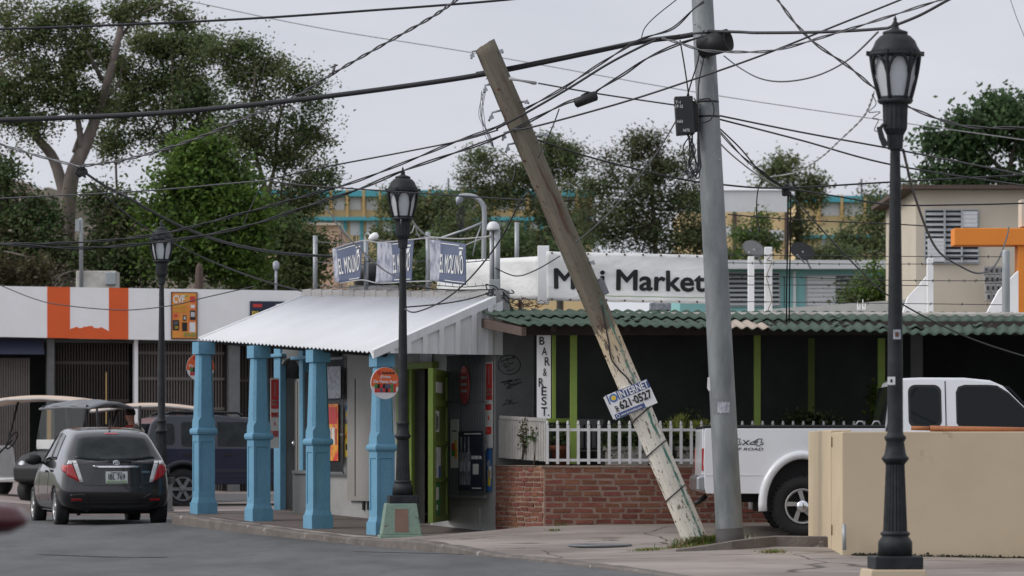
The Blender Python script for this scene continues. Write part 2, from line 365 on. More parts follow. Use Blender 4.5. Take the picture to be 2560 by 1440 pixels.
M['leaf_dark'] = leafmat('leaf_dark', (.082, .130, .050), (.112, .142, .058))
M['leaf_bright'] = leafmat('leaf_bright', (.125, .20, .036), (.088, .148, .030))
M['leaf_mango'] = leafmat('leaf_mango', (.082, .138, .056), (.062, .105, .045))
M['leaf_dry'] = leafmat('leaf_dry', (.10, .085, .045), (.07, .06, .03))
M['leaf_mid'] = leafmat('leaf_mid', (.094, .135, .056), (.12, .14, .066))
M['leaf_fern'] = leafmat('leaf_fern', (.30, .36, .07), (.38, .36, .11))
M['blossom'] = leafmat('blossom', (.5, .42, .40), (.4, .3, .28))
def woodpole():                                   # weathered timber, cream paint with chips below a ragged line
    m = mat('weathered_pole', (.185, .16, .12), .85, c2=(.10, .088, .066), ns=2.2, bump=.8, bs=9, stretch=(5, 5, .45), detail=8)
    nt = m.node_tree; N = nt.nodes; k = nt.links.new; b = N['Principled BSDF']; wood = b.inputs['Base Color'].links[0].from_socket
    t = N.new('ShaderNodeTexCoord')
    def noise(sc, st, d=6):
        mp = N.new('ShaderNodeMapping'); mp.inputs['Scale'].default_value = st; k(t.outputs['Object'], mp.inputs['Vector'])
        n = N.new('ShaderNodeTexNoise'); n.inputs['Scale'].default_value = sc; n.inputs['Detail'].default_value = d; n.inputs['Roughness'].default_value = .65
        k(mp.outputs['Vector'], n.inputs['Vector']); return n.outputs['Fac']
    def math_(op, a, bb):
        q = N.new('ShaderNodeMath'); q.operation = op; q.use_clamp = False
        for i, v in enumerate((a, bb)):
            if isinstance(v, (int, float)): q.inputs[i].default_value = v
            else: k(v, q.inputs[i])
        return q.outputs[0]
    def ramp(f, a, bb):
        r = N.new('ShaderNodeMapRange'); r.inputs['From Min'].default_value = a; r.inputs['From Max'].default_value = bb; k(f, r.inputs['Value']); return r.outputs['Result']
    def mixc(f, a, col):
        x = N.new('ShaderNodeMix'); x.data_type = 'RGBA'; k(f, x.inputs['Factor']); k(a, x.inputs['A'])
        if isinstance(col, tuple): x.inputs['B'].default_value = col+(1,)
        else: k(col, x.inputs['B'])
        return x.outputs['Result']
    sep = N.new('ShaderNodeSeparateXYZ'); k(t.outputs['Object'], sep.inputs[0]); z = sep.outputs['Z']; x = sep.outputs['X']
    w1 = mixc(ramp(noise(2.5, (4, 4, .3)), .56, .62), wood, (.085, .045, .028))           # rusty brown streaks
    w1 = mixc(ramp(noise(1.6, (3, 3, .35)), .57, .68), w1, (.15, .165, .12))              # mossy grey
    p1 = N.new('ShaderNodeValToRGB'); e = p1.color_ramp.elements
    e[0].position = .35; e[0].color = (.60, .565, .49, 1); e[1].position = .65; e[1].color = (.70, .67, .60, 1); k(noise(4, (1, 1, .4)), p1.inputs['Fac'])
    p2 = mixc(math_('MULTIPLY', ramp(z, 2.0, 2.6), .75), p1.outputs['Color'], (.50, .37, .20)) # buff upper band of paint
    ln = math_('ADD', z, math_('MULTIPLY', noise(5, (2, 2, .6)), .5))
    chip = ramp(noise(6.5, (1.6, 1.6, .55), 9),   .60, .615)                                 # paint flaked off
    chip = math_('MAXIMUM', chip, ramp(noise(11, (2.2, 2.2, .5), 5), .605, .615)); chip = math_('MAXIMUM', chip, ramp(noise(22, (1.4, 1.4, .8), 3), .635, .645))
    painted = math_('MULTIPLY', math_('SUBTRACT', 1, ramp(ln, 3.02, 3.05)), math_('SUBTRACT', 1, chip))
    out = mixc(painted, w1, p2)
    sx = math_('ABSOLUTE', math_('SUBTRACT', math_('ADD', x, math_('MULTIPLY', noise(1.5, (1, 1, 1)), .12)), .14), 0)
    streak = math_('MULTIPLY', math_('SUBTRACT', 1, ramp(sx, .008, .02)), ramp(noise(5, (1, 1, .6)), .40, .52))
    streak = math_('MULTIPLY', streak, math_('SUBTRACT', 1, ramp(z, 3.2, 3.3)))
    out = mixc(streak, out, (.07, .19, .15))
    k(out, b.inputs['Base Color']); return m
M['woodpole'] = woodpole()
# ---------------------------------------------------------------- ground heights
class TPS:
    def __init__(s, pts, ):
        a = np.array(pts, float); s.p = a[:, :2]; n = len(a)
        K = s.k(s.p, s.p)+np.eye(n)*1e-3; Q = np.c_[np.ones(n), s.p]
        A = np.block([[K, Q], [Q.T, np.zeros((3, 3))]]); s.w = np.linalg.solve(A, np.r_[a[:, 2], 0, 0, 0])
    def k(s, a, b):
        r = np.sqrt(((a[:, None]-b[None])**2).sum(-1)); return r       # linear kernel: tame away from the points
    def __call__(s, x, y):
        q = np.array([[x, y]], float); n = len(s.p)
        return float((s.k(q, s.p) @ s.w[:n])[0]+s.w[n]+s.w[n+1]*x+s.w[n+2]*y)
def cp(px, py, sc): p = P(px, py, FP/sc); return (p.x, p.y, p.z)
side_z = TPS([cp(520, 1285, 169.3), cp(955, 1335, 189), cp(1000, 1343, 192), cp(1237, 1332, 187), cp(1360, 1312, 192), cp(1900, 1302, 190),
    cp(1745, 1372, 212), cp(1825, 1356, 214), cp(1990, 1344, 203), cp(2105, 1388, 225), cp(2560, 1396, 225), cp(870, 1345, 190),
    cp(1290, 1393, 217), cp(1650, 1436, 246), (2.9, 30.4, -.3), (7, 30, -.3), (-3.6, 58.6, .26), (2, 60, .3), (10, 55, .25), (3, 20, -.45), (12, 40, -.1)])
road_z = TPS([cp(425, 1306, 169), cp(660, 1336, 180), cp(870, 1359, 190), cp(1100, 1380, 203), cp(1290, 1396, 217), cp(1650, 1440, 246), (2.5, 30, -.36), (0, 34, -.12), (-5, 34, -.02),
    (0, 20, -.2), (-10, 20, -.1), (-3, 12, -.12), (-6, 57, .05), (-8, 62, .08), (-12, 60, .15), (-3, 61, .12), (-6, 62.8, .07), (4, 75, .25), (-14, 40, .05), (-8, 50, .02)])
def slab_z(x, y): return .16+.075*min(max(-6.2-x, 0), 6)+.012*max(0, y-66)
def sm(t): t = min(max(t, 0), 1); return t*t*(3-2*t)
def land_z(x, y):
    z = -.6+.5*sm((y-20)/40)
    z += .35*sm((y-62)/20)+2.2*sm((y-95)/60)+13*sm((y-150)/270)
    return z
KERB = [(5, 9), (14, 7.6), (24, 5.2), (30, 3.9), (33, 3.0), (39, 1.5), (44, .05), (47.3, -1.0), (50.5, -2.2), (53.5, -3.65), (56.2, -4.93), (56.6, -5.0), (57.0, -4.8), (57.6, -4.2), (59.2, -2.2), (63, 2.5), (80, 12)]
def kerbx(y):
    for (a, xa), (b, xb) in zip(KERB, KERB[1:]):
        if a <= y <= b: return xa+(xb-xa)*(y-a)/(b-a)
    return KERB[-1][1]
ys = sorted(set(list(np.arange(6, 30, 1.5))+list(np.arange(30, 63, .3))+list(np.arange(63, 80, 1.0))+[56.2, 56.6, 57.0]))
def strip(name, m, us, zf):
    mb = MB(); nu = len(us)
    for y in ys:
        k = kerbx(y)
        for u in us: x = k+u; mb.v.append((x, y, zf(x, y)))
    for j in range(len(ys)-1):
        for i in range(nu-1): mb.f.append((j*nu+i, j*nu+i+1, (j+1)*nu+i+1, (j+1)*nu+i)); mb.m.append(0); mb.s.append(True)
    return mb.build(name, m, kind='structure')
strip('road', M['asphalt'], [-60, -40, -25, -15, -11, -8, -6, -4, -3, -2, -1.2, -.6, -.25, 0, .05], road_z)
def pave_mat():                                    # concrete slabs: cracks and joints
    m = M['concrete']; nt = m.node_tree; N = nt.nodes; k = nt.links.new; b = N['Principled BSDF']; src = b.inputs['Base Color'].links[0].from_socket
    t = N.new('ShaderNodeTexCoord'); n = N.new('ShaderNodeTexNoise'); n.inputs['Scale'].default_value = 1.1; k(t.outputs['Object'], n.inputs['Vector'])
    a = N.new('ShaderNodeMix'); a.data_type = 'VECTOR'; a.inputs['Factor'].default_value = .25; k(t.outputs['Object'], a.inputs['A']); k(n.outputs['Color'], a.inputs['B'])
    v = N.new('ShaderNodeTexVoronoi'); v.feature = 'DISTANCE_TO_EDGE'; v.inputs['Scale'].default_value = .5; k(a.outputs['Result'], v.inputs['Vector'])
    r = N.new('ShaderNodeMapRange'); r.inputs['From Min'].default_value = .003; r.inputs['From Max'].default_value = .010; k(v.outputs['Distance'], r.inputs['Value'])
    x = N.new('ShaderNodeMix'); x.data_type = 'RGBA'; k(r.outputs['Result'], x.inputs['Factor']); x.inputs['A'].default_value = (.085, .072, .062, 1); k(src, x.inputs['B'])
    k(x.outputs['Result'], b.inputs['Base Color'])
pave_mat()
strip('sidewalk', M['concrete'], [.16, .3, .5, .8, 1.2, 1.7, 2.3, 3, 4, 5, 6.5, 8, 10, 13, 18], side_z)
# kerb edge: a stone lip between road and sidewalk
mb = MB(); ky = [y for y in ys if 30 <= y <= 59.4]; prev = None
for y in ky:
    k = kerbx(y); jit = random.uniform(-.012, .012)
    zt = side_z(k+.16, y)+.012+random.uniform(-.01, .008); zr = road_z(k, y)
    mb.v += [(k+jit-.01, y, zr-.15), (k+jit, y, max(zt-.025, zr+.005)), (k+.03+jit, y, max(zt, zr+.012)), (k+.2, y, max(zt-.004, zr+.014)), (k+.2, y, zr-.15)]
for j in range(len(ky)-1):
    for i in range(4): mb.f.append((j*5+i, j*5+i+1, (j+1)*5+i+1, (j+1)*5+i)); mb.m.append(0); mb.s.append(i == 1)
mb.build('kerb', M['kerb'], kind='structure')
# pavement across the side street, where the carts are parked
mb = MB()
def slabpt(u, v): x = -22+20*u; y = 63.4+20*v; return (x, y, slab_z(x, y))
mb.grid(slabpt, 20, 12); n = len(mb.v)
for i in range(21):
    x = -22+i; mb.v += [(x, 63.4, slab_z(x, 63.4)), (x, 63.36, -.1)]
for i in range(20): mb.f.append((n+2*i, n+2*i+1, n+2*i+3, n+2*i+2)); mb.m.append(0); mb.s.append(False)
M['pinkpave'] = mat('pink_pavement', (.23, .185, .17), .9, c2=(.30, .25, .23), ns=2, bump=.3)
mb.build('pavement', M['pinkpave'], kind='structure')
# land to the horizon
mb = MB(); gy = [5, 20, 40, 55, 62, 70, 80, 95, 110, 130, 150, 180, 220, 270, 330, 420, 520, 700, 1000, 1500, 2500, 3500]; gx = [-1500, -700, -350, -180, -100, -60, -35, -20, -10, 0, 10, 20, 35, 60, 100, 180, 350, 700, 1500]
for y in gy:
    for x in gx: mb.v.append((x, y, land_z(x, y)-.25))
for j in range(len(gy)-1):
    for i in range(len(gx)-1): a = j*len(gx)+i; mb.f.append((a, a+1, a+len(gx)+1, a+len(gx))); mb.m.append(0); mb.s.append(True)
mb.build('ground', M['land'], kind='structure')
# brown hillside behind the trees on the left
mb = MB()
def hillpt(u, v):
    x = -330+330*u; y = 480+300*v
    h = 31*math.exp(-((x+85)/66)**2)*math.sin(math.pi*min(max(v, 0), 1))**.8
    h *= 1+.07*math.sin(x*.13+y*.05)+.05*math.sin(x*.31-y*.09)+.05*math.sin(x*.7+y*.3)
    return (x, y, 12+h)
mb.grid(hillpt, 60, 24)
mb.build('hill', M['hill'], kind='structure')

# dark tar patches and seams on the road
M['tar'] = mat('tar_patch', (.045, .045, .046), .85, c2=(.058, .058, .06), ns=3)
def road_patch(pts, w):
    mb = MB(); q = smoothpts([Vector((P(x, y, FP/s).x, FP/s, 0)) for x, y, s in pts], 8); n = len(q); rr = random.Random(n+int(w*100))
    for i, p in enumerate(q):
        t = (q[min(i+1, n-1)]-q[max(i-1, 0)]).normalized(); s = Vector((-t.y, t.x, 0)); k = w*rr.uniform(.45, 1)*min(1, .25+min(i, n-1-i)*.4)
        for e in (-1, 1): v = p+s*e*k; mb.v.append((v.x, v.y, road_z(v.x, v.y)+.005))
    for i in range(n-1): mb.f.append((2*i, 2*i+2, 2*i+3, 2*i+1)); mb.m.append(0); mb.s.append(False)
    mb.build('road_patch', M['tar'], kind='structure')
road_patch([(880, 1381, 205), (980, 1385, 206), (1060, 1388, 207), (1170, 1392, 209)], .10)
road_patch([(90, 1395, 222), (300, 1402, 226), (420, 1399, 224)], .12)
# ================================================================ corner shop with the blue columns
DV = Vector((.43, -.903, 0)).normalized(); MV = Vector((.903, .43, 0)).normalized()   # along the street, into the building
W1 = P(1237, HY, 51.5); W0 = W1-DV*7.84
SW = Fr((W0.x, W0.y), (W1.x, W1.y))                # shop front wall; n looks at the street
shop = thing('corner_shop', 'grey plastered corner shop with a white metal porch roof on pale blue columns', 'shop', (-2.2, 55, .1))
LW = SW.len
mb = MB()
# front wall in pieces around the doorway and the windows
ad0 = SW.px(1026, 1290)[0]; ad1 = SW.px(1075, 1290)[0]
wa0, wa1 = SW.px(1118, 1240)[0], SW.px(1212, 1240)[0]
zb = -.25; zt = 3.3
zd = SW.px(1050, 918)[1]; zw0 = SW.px(1165, 1245)[1]; zw1 = 2.47
wb0, wb1 = SW.px(812, 1180)[0], SW.px(857, 1180)[0]; zv0 = SW.px(835, 1185)[1]; zv1 = 2.62
na0, na1 = SW.px(709, 1180)[0], SW.px(763, 1180)[0]; zn = SW.px(736, 900)[1]
for a0, a1, z0, z1 in [(0, na0, zb, zt+.1), (na0, na1, zn, zt+.1), (na1, wb0, zb, zt+.1), (wb0, wb1, zb, zv0), (wb0, wb1, zv1, zt+.1), (wb1, ad0, zb, zt), (ad0, ad1, zd, zt),
        (ad1, wa0, zb, zt), (wa0, wa1, zb, zw0), (wa0, wa1, zw1, zt), (wa1, LW, zb, zt)]:
    SW.abox(mb, a0, a1, z0, z1, -.22, 0)
SW.abox(mb, 0, .25, zb, zt, -6.5, -.221)
SW.abox(mb, 0, LW, zb, zt, -6.7, -6.501)
mb.build('wall', M['plaster'], shop)
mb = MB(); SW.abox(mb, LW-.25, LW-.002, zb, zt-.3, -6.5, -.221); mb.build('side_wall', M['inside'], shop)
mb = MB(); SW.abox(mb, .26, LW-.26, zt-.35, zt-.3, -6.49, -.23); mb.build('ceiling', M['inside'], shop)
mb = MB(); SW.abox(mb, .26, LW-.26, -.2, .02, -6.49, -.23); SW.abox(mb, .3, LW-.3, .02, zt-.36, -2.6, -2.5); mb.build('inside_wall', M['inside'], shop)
# painted plinth band and corner strip
mb = MB(); SW.abox(mb, wa0-.12, LW-.45, zb, zw0-.12, .001, .02); mb.build('wall_base', M['plaster'], shop)
# concrete block parapet above the porch roof
a0, z0 = SW.px(752, 742, -.12); a1, _ = SW.px(1240, 745, -.12)
mb = MB(); nb = 17; hw = (a1-a0)/nb
zL, zR = SW.px(760, 722, -.12)[1], SW.px(1235, 730, -.12)[1]
for i in range(nb):
    zz = zL+(zR-zL)*(i+.5)/nb
    SW.abox(mb, a0+i*hw+.008, a0+(i+1)*hw-.008, zt-.1, zz, -.32+random.uniform(0, .006), -.12, 0)
SW.abox(mb, a0, a1, zt-.1, zR-.012, -.31, -.127, 1)
mb.build('parapet', [M['block'], M['mortar']], shop)
# columns
c4 = P(955, HY, 50.8); spc = 2.2; cols = []
colz = []
def make_col():
    mb = MB()
    def sq(h, z0, z1, h2=None):
        h2 = h if h2 is None else h2
        mb.hexa([(-h, -h, z0), (h, -h, z0), (h, h, z0), (-h, h, z0)], [(-h2, -h2, z1), (h2, -h2, z1), (h2, h2, z1), (-h2, h2, z1)])
    sq(.205, -.1, .16); sq(.19, .16, .24, .165)
    sq(.152, .22, 1.1)                                            # core seen in the recessed panels
    for s1 in (-1, 1):                                            # raised frame of the panels
        for s2 in (-1, 1): mb.box((s1*.145, s2*.145, .66), (.045, .045, .9))
    for k in range(4):
        Mt = Matrix.Rotation(k*math.pi/2, 4, 'Z')
        for z, h in ((.27, .09), (1.06, .1)): mb.box((0, 0, 0), (.246, .03, h), M=Mt @ Matrix.Translation((0, -.1525, z)))
    q = 1.0
    def sqprof(pr):                                               # square rings (half width, z, chamfer)
        vs = []; fs = []
        for h, z, c in pr:
            for x, y in [(-h+c, -h), (h-c, -h), (h, -h+c), (h, h-c), (h-c, h), (-h+c, h), (-h, h-c), (-h, -h+c)]: vs.append((x, y, z))
        k = len(pr)
        for i in range(k-1):
            for j in range(8): fs.append((i*8+j, i*8+(j+1) % 8, (i+1)*8+(j+1) % 8, (i+1)*8+j))
        fs.append(list(range(8))[::-1]); fs.append([(k-1)*8+j for j in range(8)]); mb.add(vs, fs)
    sqprof([(.165, 1.1, .002), (.2, 1.115, .006), (.213, 1.14, .01), (.213, 1.165, .01), (.2, 1.19, .006), (.172, 1.2, .002), (.170, 1.30, .002), (.166, 1.36, .05), (.135, 2.2, .042), (.135, 2.23, .042)])
    sq(.17, 2.23, 2.40)
    return mb
colmesh = None
for i in range(4):
    p = c4-DV*spc*(3-i); t = i/3; zb_ = .225+(.045-.225)*t; hh = 2.54+(2.38-2.54)*t
    if colmesh is None:
        o = make_col().build('column', M['blue'], shop, bevel=.008, seg=1, local=True); colmesh = o
    else:
        o = colmesh.copy(); COL.objects.link(o); o.parent = shop
    o.location = Vector((p.x, p.y, zb_))-ORG[shop]; o.rotation_euler = (0, 0, math.atan2(MV.y, MV.x)); o.scale = (.77, .77, hh/2.40); ORG[o] = ORG[shop]
    colz.append((p.copy(), zb_, hh))
# slim blue pilasters on the wall
for x0, x1, y0, y1 in ((684, 700, 866, 1286), (747, 757, 872, 1180)):
    mb = MB(); SW.box(mb, (x0, y0, x1, y1), .001, .1)
    a0, zz = SW.px((x0+x1)/2, y0+22, .1); SW.abox(mb, a0-.3, a0+.3, zz-.03, zz+.02, .002, .15)
    mb.build('pilaster', M['blue'], shop, bevel=.01)
# porch roof: corrugated sheet
E0 = P(497, 849, 57.1); E1 = P(930, 881, 50.45); R0 = P(762, 741, 57.75); R1 = P(1236, 746, 51.45)
mb = MB(); NC = 46
def roofpt(u, v):
    a = E0.lerp(E1, u); b = R0.lerp(R1, u); p = a.lerp(b, v); return p+ZUP*(.014*math.sin(u*NC*2*math.pi))
mb.grid(roofpt, NC*6, 2)
mb.build('porch_roof', M['roofmetal'], shop, solid=.004)
mb = MB()
ud = (E1-E0).normalized()
for a, b in ((E0, E1),):                         # eave beam and edge flashings
    mb.tube([a+MV*.2-ZUP*.03, b+MV*.2-ZUP*.03], .03, 4)
mb.build('eave_beam', M['dark'], shop)
mb = MB()
for q0, q1 in ((E1, R1),):
    o = ud*.03
    mb.hexa([q0+o-ZUP*.08, q1+o-ZUP*.08, q1+o*2-ZUP*.08, q0+o*2-ZUP*.08], [q0-ud*.1+ZUP*.03, q1-ud*.1+ZUP*.03, q1+o*2+ZUP*.03, q0+o*2+ZUP*.03])
mb.build('roof_edge', M['whitemetal'], shop)
mb = MB(); mb.tube([E0+ZUP*.015, R0+ZUP*.015], .022, 6)
mb.build('roof_edge', M['whitemetal'], shop)
# ribbed gable cladding
mb = MB(); zlow = E1.z-.005; gN = ud
g0 = E1; g1 = R1+MV*.12; n = 8
def topz(t): return E1.z+(R1.z-E1.z)*min(t, 1)-.03
for i in range(n):
    t0, t1 = i/n, (i+1)/n; r = .30
    for (ta, tb, off) in ((t0, t0+(t1-t0)*r, .055), (t0+(t1-t0)*r, t1, .012)):
        pa = g0.lerp(g1, ta); pb = g0.lerp(g1, tb)
        A = Vector((pa.x, pa.y, zlow)); B = Vector((pb.x, pb.y, zlow)); za, zc = topz(ta), topz(tb)
        if za-zlow < .02: za = zlow+.02
        mb.hexa([A, B, B+gN*off, A+gN*off], [A+ZUP*(za-zlow), B+ZUP*(zc-zlow), B+gN*off+ZUP*(zc-zlow), A+gN*off+ZUP*(za-zlow)])
mb.build('gable_cladding', M['whitemetal'], shop)
# small door in its arched niche
mb = MB()
ac = (na0+na1)/2; hwid = (na1-na0)/2; zs = zn-.02
SW.abox(mb, na0-.16, na0, zb, zs-.25, .001, .07); SW.abox(mb, na1, na1+.16, zb, zs-.25, .001, .07)
arc = [(ac+(hwid+.16)*math.cos(a), zs-.25+(.5)*math.sin(a)) for a in [math.pi*i/12 for i in range(13)]]
arc2 = [(ac+hwid*math.cos(a), zs-.25+.3*math.sin(a)) for a in [math.pi*(12-i)/12 for i in range(13)]]
mb.prism(arc+arc2, .001, .07, lambda u, v, d: SW.pt(u, v, d))
spand = [(na0, zs+.05), (na0, zs-.25)]+[(ac+hwid*math.cos(a), zs-.25+.3*math.sin(a)) for a in [math.pi*(12-i)/12 for i in range(1, 12)]]+[(na1, zs-.25), (na1, zs+.05)]
mb.prism(spand, -.2, -.02, lambda u, v, d: SW.pt(u, v, d))
mb.build('door_arch', M['plaster2'], shop)
dr = MB(); SW.abox(dr, na0+.02, na1-.02, .1, zs-.26, -.20, -.15)
for i in range(5): a = na0+.1+(na1-na0-.2)*(i+.5)/5; SW.abox(dr, a-.04, a+.04, .12, zs-.3, -.15, -.135)
d1 = dr.build('small_door', M['greydoor'], shop)
mb = MB(); p = SW.P(734, 1109, -.12); mb.lathe([(0.001, -.05), (.03, -.04), (.04, 0), (.03, .04), (.001, .05)], p, 10); mb.build('door_knob', M['chrome'], d1)
mb = MB(); SW.box(mb, (731, 1183, 764, 1287), .02, .3, 0); SW.box(mb, (729, 1176, 766, 1185), .02, .34, 0); mb.build('meter_plinth', M['plaster2'], shop, bevel=.01)
# wide grey door
gd = MB(); SW.box(gd, (868, 888, 930, 1252), .001, .06); gdo = gd.build('grey_door', M['greydoor'], shop)
mb = MB(); a, _ = SW.px(888, 1100, .061); SW.abox(mb, a-.01, a+.01, .5, 2.2, .061, .066); mb.build('door_seam', M['dark'], gdo)
mb = MB()
for x in (905, 917): SW.box(mb, (x, 1254, x+4, 1275), .001, .03)
mb.build('bracket', M['black'], shop)
# grilles
def grille(r, nbar, d=.05, cross=4):
    w = MB(); SW.box(w, r, -.2, -.19); wo_ = w.build('window', M['slot'], shop)
    g = MB(); a0, zt_ = SW.px(r[0], r[1], d); a1, zb_ = SW.px(r[2], r[3], d)
    zm = SW.px((r[0]+r[2])/2, r[1], d)[1]; zn_ = SW.px((r[0]+r[2])/2, r[3], d)[1]
    for i in range(nbar+1):
        a = a0+(a1-a0)*i/nbar; g.tube([SW.pt(a, zn_, d), SW.pt(a, zm, d)], .009, 4)
    for j in range(cross): z = zn_+(zm-zn_)*(j+.03)/(cross-.9); SW.abox(g, a0-.02, a1+.02, z-.016, z+.016, d-.015, d+.012)
    g.build('grille', M['greyplastic'], wo_)
    return wo_
grille((1118, 876, 1212, 1245), 24, .1)
grille((812, 890, 857, 1185), 16, .08)
# green doorway with its leaf standing open
mb = MB(); SW.box(mb, (990, 918, 1016, 1292), .001, .1); SW.box(mb, (1016, 905, 1080, 922), .001, .1); SW.box(mb, (1020, 922, 1028, 1292), .002, .06)
mb.build('door_frame', M['limedark'], shop, bevel=.01)
hp = SW.P(1117, 1300, .04); hp = Vector((hp.x, hp.y, 0)); lv = Vector((-.62, -.38, 0)); e = P(1074, 1300, 50.7); lv = Vector((e.x-hp.x, e.y-hp.y, 0))
DL = Fr((e.x, e.y), (hp.x, hp.y)); lf = MB(); z0, z1 = DL.px(1096, 1304)[1], DL.px(1096, 925)[1]; w = DL.len
def leafbox(mb, a0, a1, za, zc, d0, d1, m=0): DL.abox(mb, a0*w, a1*w, z0+(z1-z0)*za, z0+(z1-z0)*zc, d0, d1, m)
leafbox(lf, 0, 1, 0, 1, -.02, .02)
for a0, a1, za, zc in [(0, .16, 0, 1), (.84, 1, 0, 1), (.16, .84, 0, .04), (.16, .84, .26, .29), (.16, .84, .5, .53), (.16, .84, .76, .80), (.16, .84, .96, 1)]: leafbox(lf, a0, a1, za, zc, .02, .045)
leaf = lf.build('green_door', M['limedark'], shop)
mb = MB(); DL.abox(mb, w-.04, w+.01, z0+.95, z0+1.15, .05, .1); mb.build('latch', M['rust'], leaf)
def notice(name, label, cat, f, r, m, d=.05, group=None, extra=None):
    mb = MB(); f.box(mb, r, d, d+.006); mats = [m]
    if extra: extra(mb, mats)
    return tag(mb.build(name, mats), label, cat, group)
def fillrects(f, d, items):
    def ex(mb, mats):
        for r, m in items:
            if m not in mats: mats.append(m)
            f.box(mb, r, d+.006, d+.009, mats.index(m))
    return ex
notice('paper_notice', 'white paper notice with dark lines in the middle panel of the open green door', 'notice', DL, (1084, 1027, 1098, 1080), M['paper'], .03, extra=fillrects(DL, .03, [((1086, 1032, 1088, 1075), M['ink']), ((1091, 1034, 1093, 1076), M['ink']), ((1094, 1040, 1096, 1072), M['ink'])]))
notice('paper_notice', 'white paper notice with a blue edge low on the open green door', 'notice', DL, (1087, 1118, 1102, 1196), M['paper'], .03, extra=fillrects(DL, .03, [((1097, 1165, 1102, 1195), M['blueink']), ((1090, 1124, 1092, 1188), M['silver']), ((1094, 1128, 1095, 1160), M['silver'])]))
notice('paper_notice', 'green and white sheet at the bottom of the open green door', 'notice', DL, (1087, 1208, 1101, 1288), M['greenink'], .03, extra=fillrects(DL, .03, [((1091, 1218, 1097, 1250), M['paper']), ((1092, 1262, 1095, 1276), M['paper'])]))
notice('paper_notice', 'faded whitish sheet at the top of the open green door', 'notice', DL, (1086, 955, 1106, 982), M['paper'], .03)
# posters at the shop windows
def bottles(f, d, r, n):
    def ex(mb, mats):
        mats += [M['photo'], M['paper'], M['silver']]; x0, y0, x1, y1 = r
        for i in range(n):
            c = x0+(x1-x0)*(i+.5)/n; w_ = (x1-x0)/n
            f.box(mb, (c-w_*.42, y0+(y1-y0)*.32, c+w_*.42, y1), d+.006, d+.009, 1)
            f.box(mb, (c-w_*.18, y0, c+w_*.18, y0+(y1-y0)*.32), d+.006, d+.009, 1)
            f.box(mb, (c-w_*.36, y0+(y1-y0)*.52, c+w_*.36, y0+(y1-y0)*.72), d+.009, d+.011, 3)
    return ex
def beer(mb, mats):
    bottles(SW, .14, (1148, 1092, 1176, 1212), 3)(mb, mats)
    SW.box(mb, (1182, 1160, 1196, 1186), .146, .149, 2); SW.box(mb, (1160, 1083, 1202, 1086), .146, .149, 2); SW.box(mb, (1180, 1219, 1202, 1222), .146, .149, 2)
    a, z = SW.px(1179, 1148, .146); a2, z2 = SW.px(1203, 1137, .146); text(mb, 'HECHA EN', SW.pt(a, z, .146), SW.u, ZUP, SW.n, a2-a, abs(z2-z)*.8, m=2)
notice('beer_poster', 'dark blue poster of grey bottles tied to the window grille', 'poster', SW, (1146, 1078, 1205, 1226), M['navydark'], .14, extra=beer)
notice('paper_poster', 'narrow white poster with a colourful picture left of the blue poster', 'poster', SW, (1126, 1048, 1146, 1170), M['paper'], .14, extra=fillrects(SW, .14, [((1129, 1108, 1137, 1125), M['redink']), ((1136, 1100, 1142, 1120), M['yellowink']), ((1129, 1125, 1137, 1140), M['greenink']), ((1137, 1120, 1143, 1145), M['poster']), ((1130, 1076, 1141, 1079), M['ink'])]))
mb = MB(); a, z = SW.px(1163, 963, .14); disc(mb, SW.pt(a, z, .14), SW.u, ZUP, SW.n, .14, .26, .02)
for i in range(3): zz = z+.1-.09*i; SW.abox(mb, a-.09, a+.09, zz-.018, zz+.018, .16, .163, 1)
tag(mb.build('oval_sign', [M['redfade'], M['silver']]), 'faded red oval sign hanging on the window grille', 'sign')
def redsign(r, lines, f, d, mats=None):
    x0, y0, x1, y1 = r; h = y1-y0
    its = [((x0+2, y0+4, x1-1, y0+h*.44), M['redink']), (((x0+x1)/2-1.5, y0+h*.06, (x0+x1)/2+1.5, y0+h*.26), M['paper']), ((x0+4, y0+h*.31, x1-3, y0+h*.34), M['paper']), ((x0+4, y0+h*.36, x1-3, y0+h*.39), M['paper'])]
    def ex(mb, mm):
        fillrects(f, d, its)(mb, mm)
        if M['redink'] not in mm: mm.append(M['redink'])
        k = mm.index(M['redink'])
        for tx, f0, f1 in lines:
            q = (x1-x0)*.36 if len(tx) == 1 else 2
            a, z = f.px(x0+q, y0+h*f1, d+.006); a2, z2 = f.px(x1-q, y0+h*f0, d+.006)
            text(mb, tx, f.pt(a, z, d+.006), f.u, ZUP, f.n, a2-a, abs(z2-z), bold=.01, m=k)
    return ex
wl = [('BIENVENIDOS', .49, .56), ('A', .62, .68), ('EL MOLINO', .75, .84)]
notice('welcome_sign', 'red and white welcome sign on the wall beside the right window grille', 'sign', SW, (1213, 905, 1231, 1120), M['paper'], .02, extra=redsign((1213, 905, 1231, 1120), wl, SW, .02))
notice('torn_poster', 'torn blue and yellow poster low on the wall under the welcome sign', 'poster', SW, (1215, 1122, 1228, 1228), M['blueink'], .02, extra=fillrects(SW, .02, [((1217, 1150, 1224, 1166), M['silver']), ((1219, 1175, 1226, 1215), M['yellowink']), ((1221, 1165, 1228, 1195), M['paper'])]))
PF = Fr((SW.P(672, HY, .35).x, SW.P(672, HY, .35).y), (SW.P(672, HY, .35).x+1, SW.P(672, HY, .35).y+.35))
notice('welcome_sign', 'red and white welcome sign hanging behind the second blue column', 'sign', PF, (676, 945, 698, 1120), M['paper'], 0, extra=redsign((676, 945, 698, 1120), wl, PF, 0))
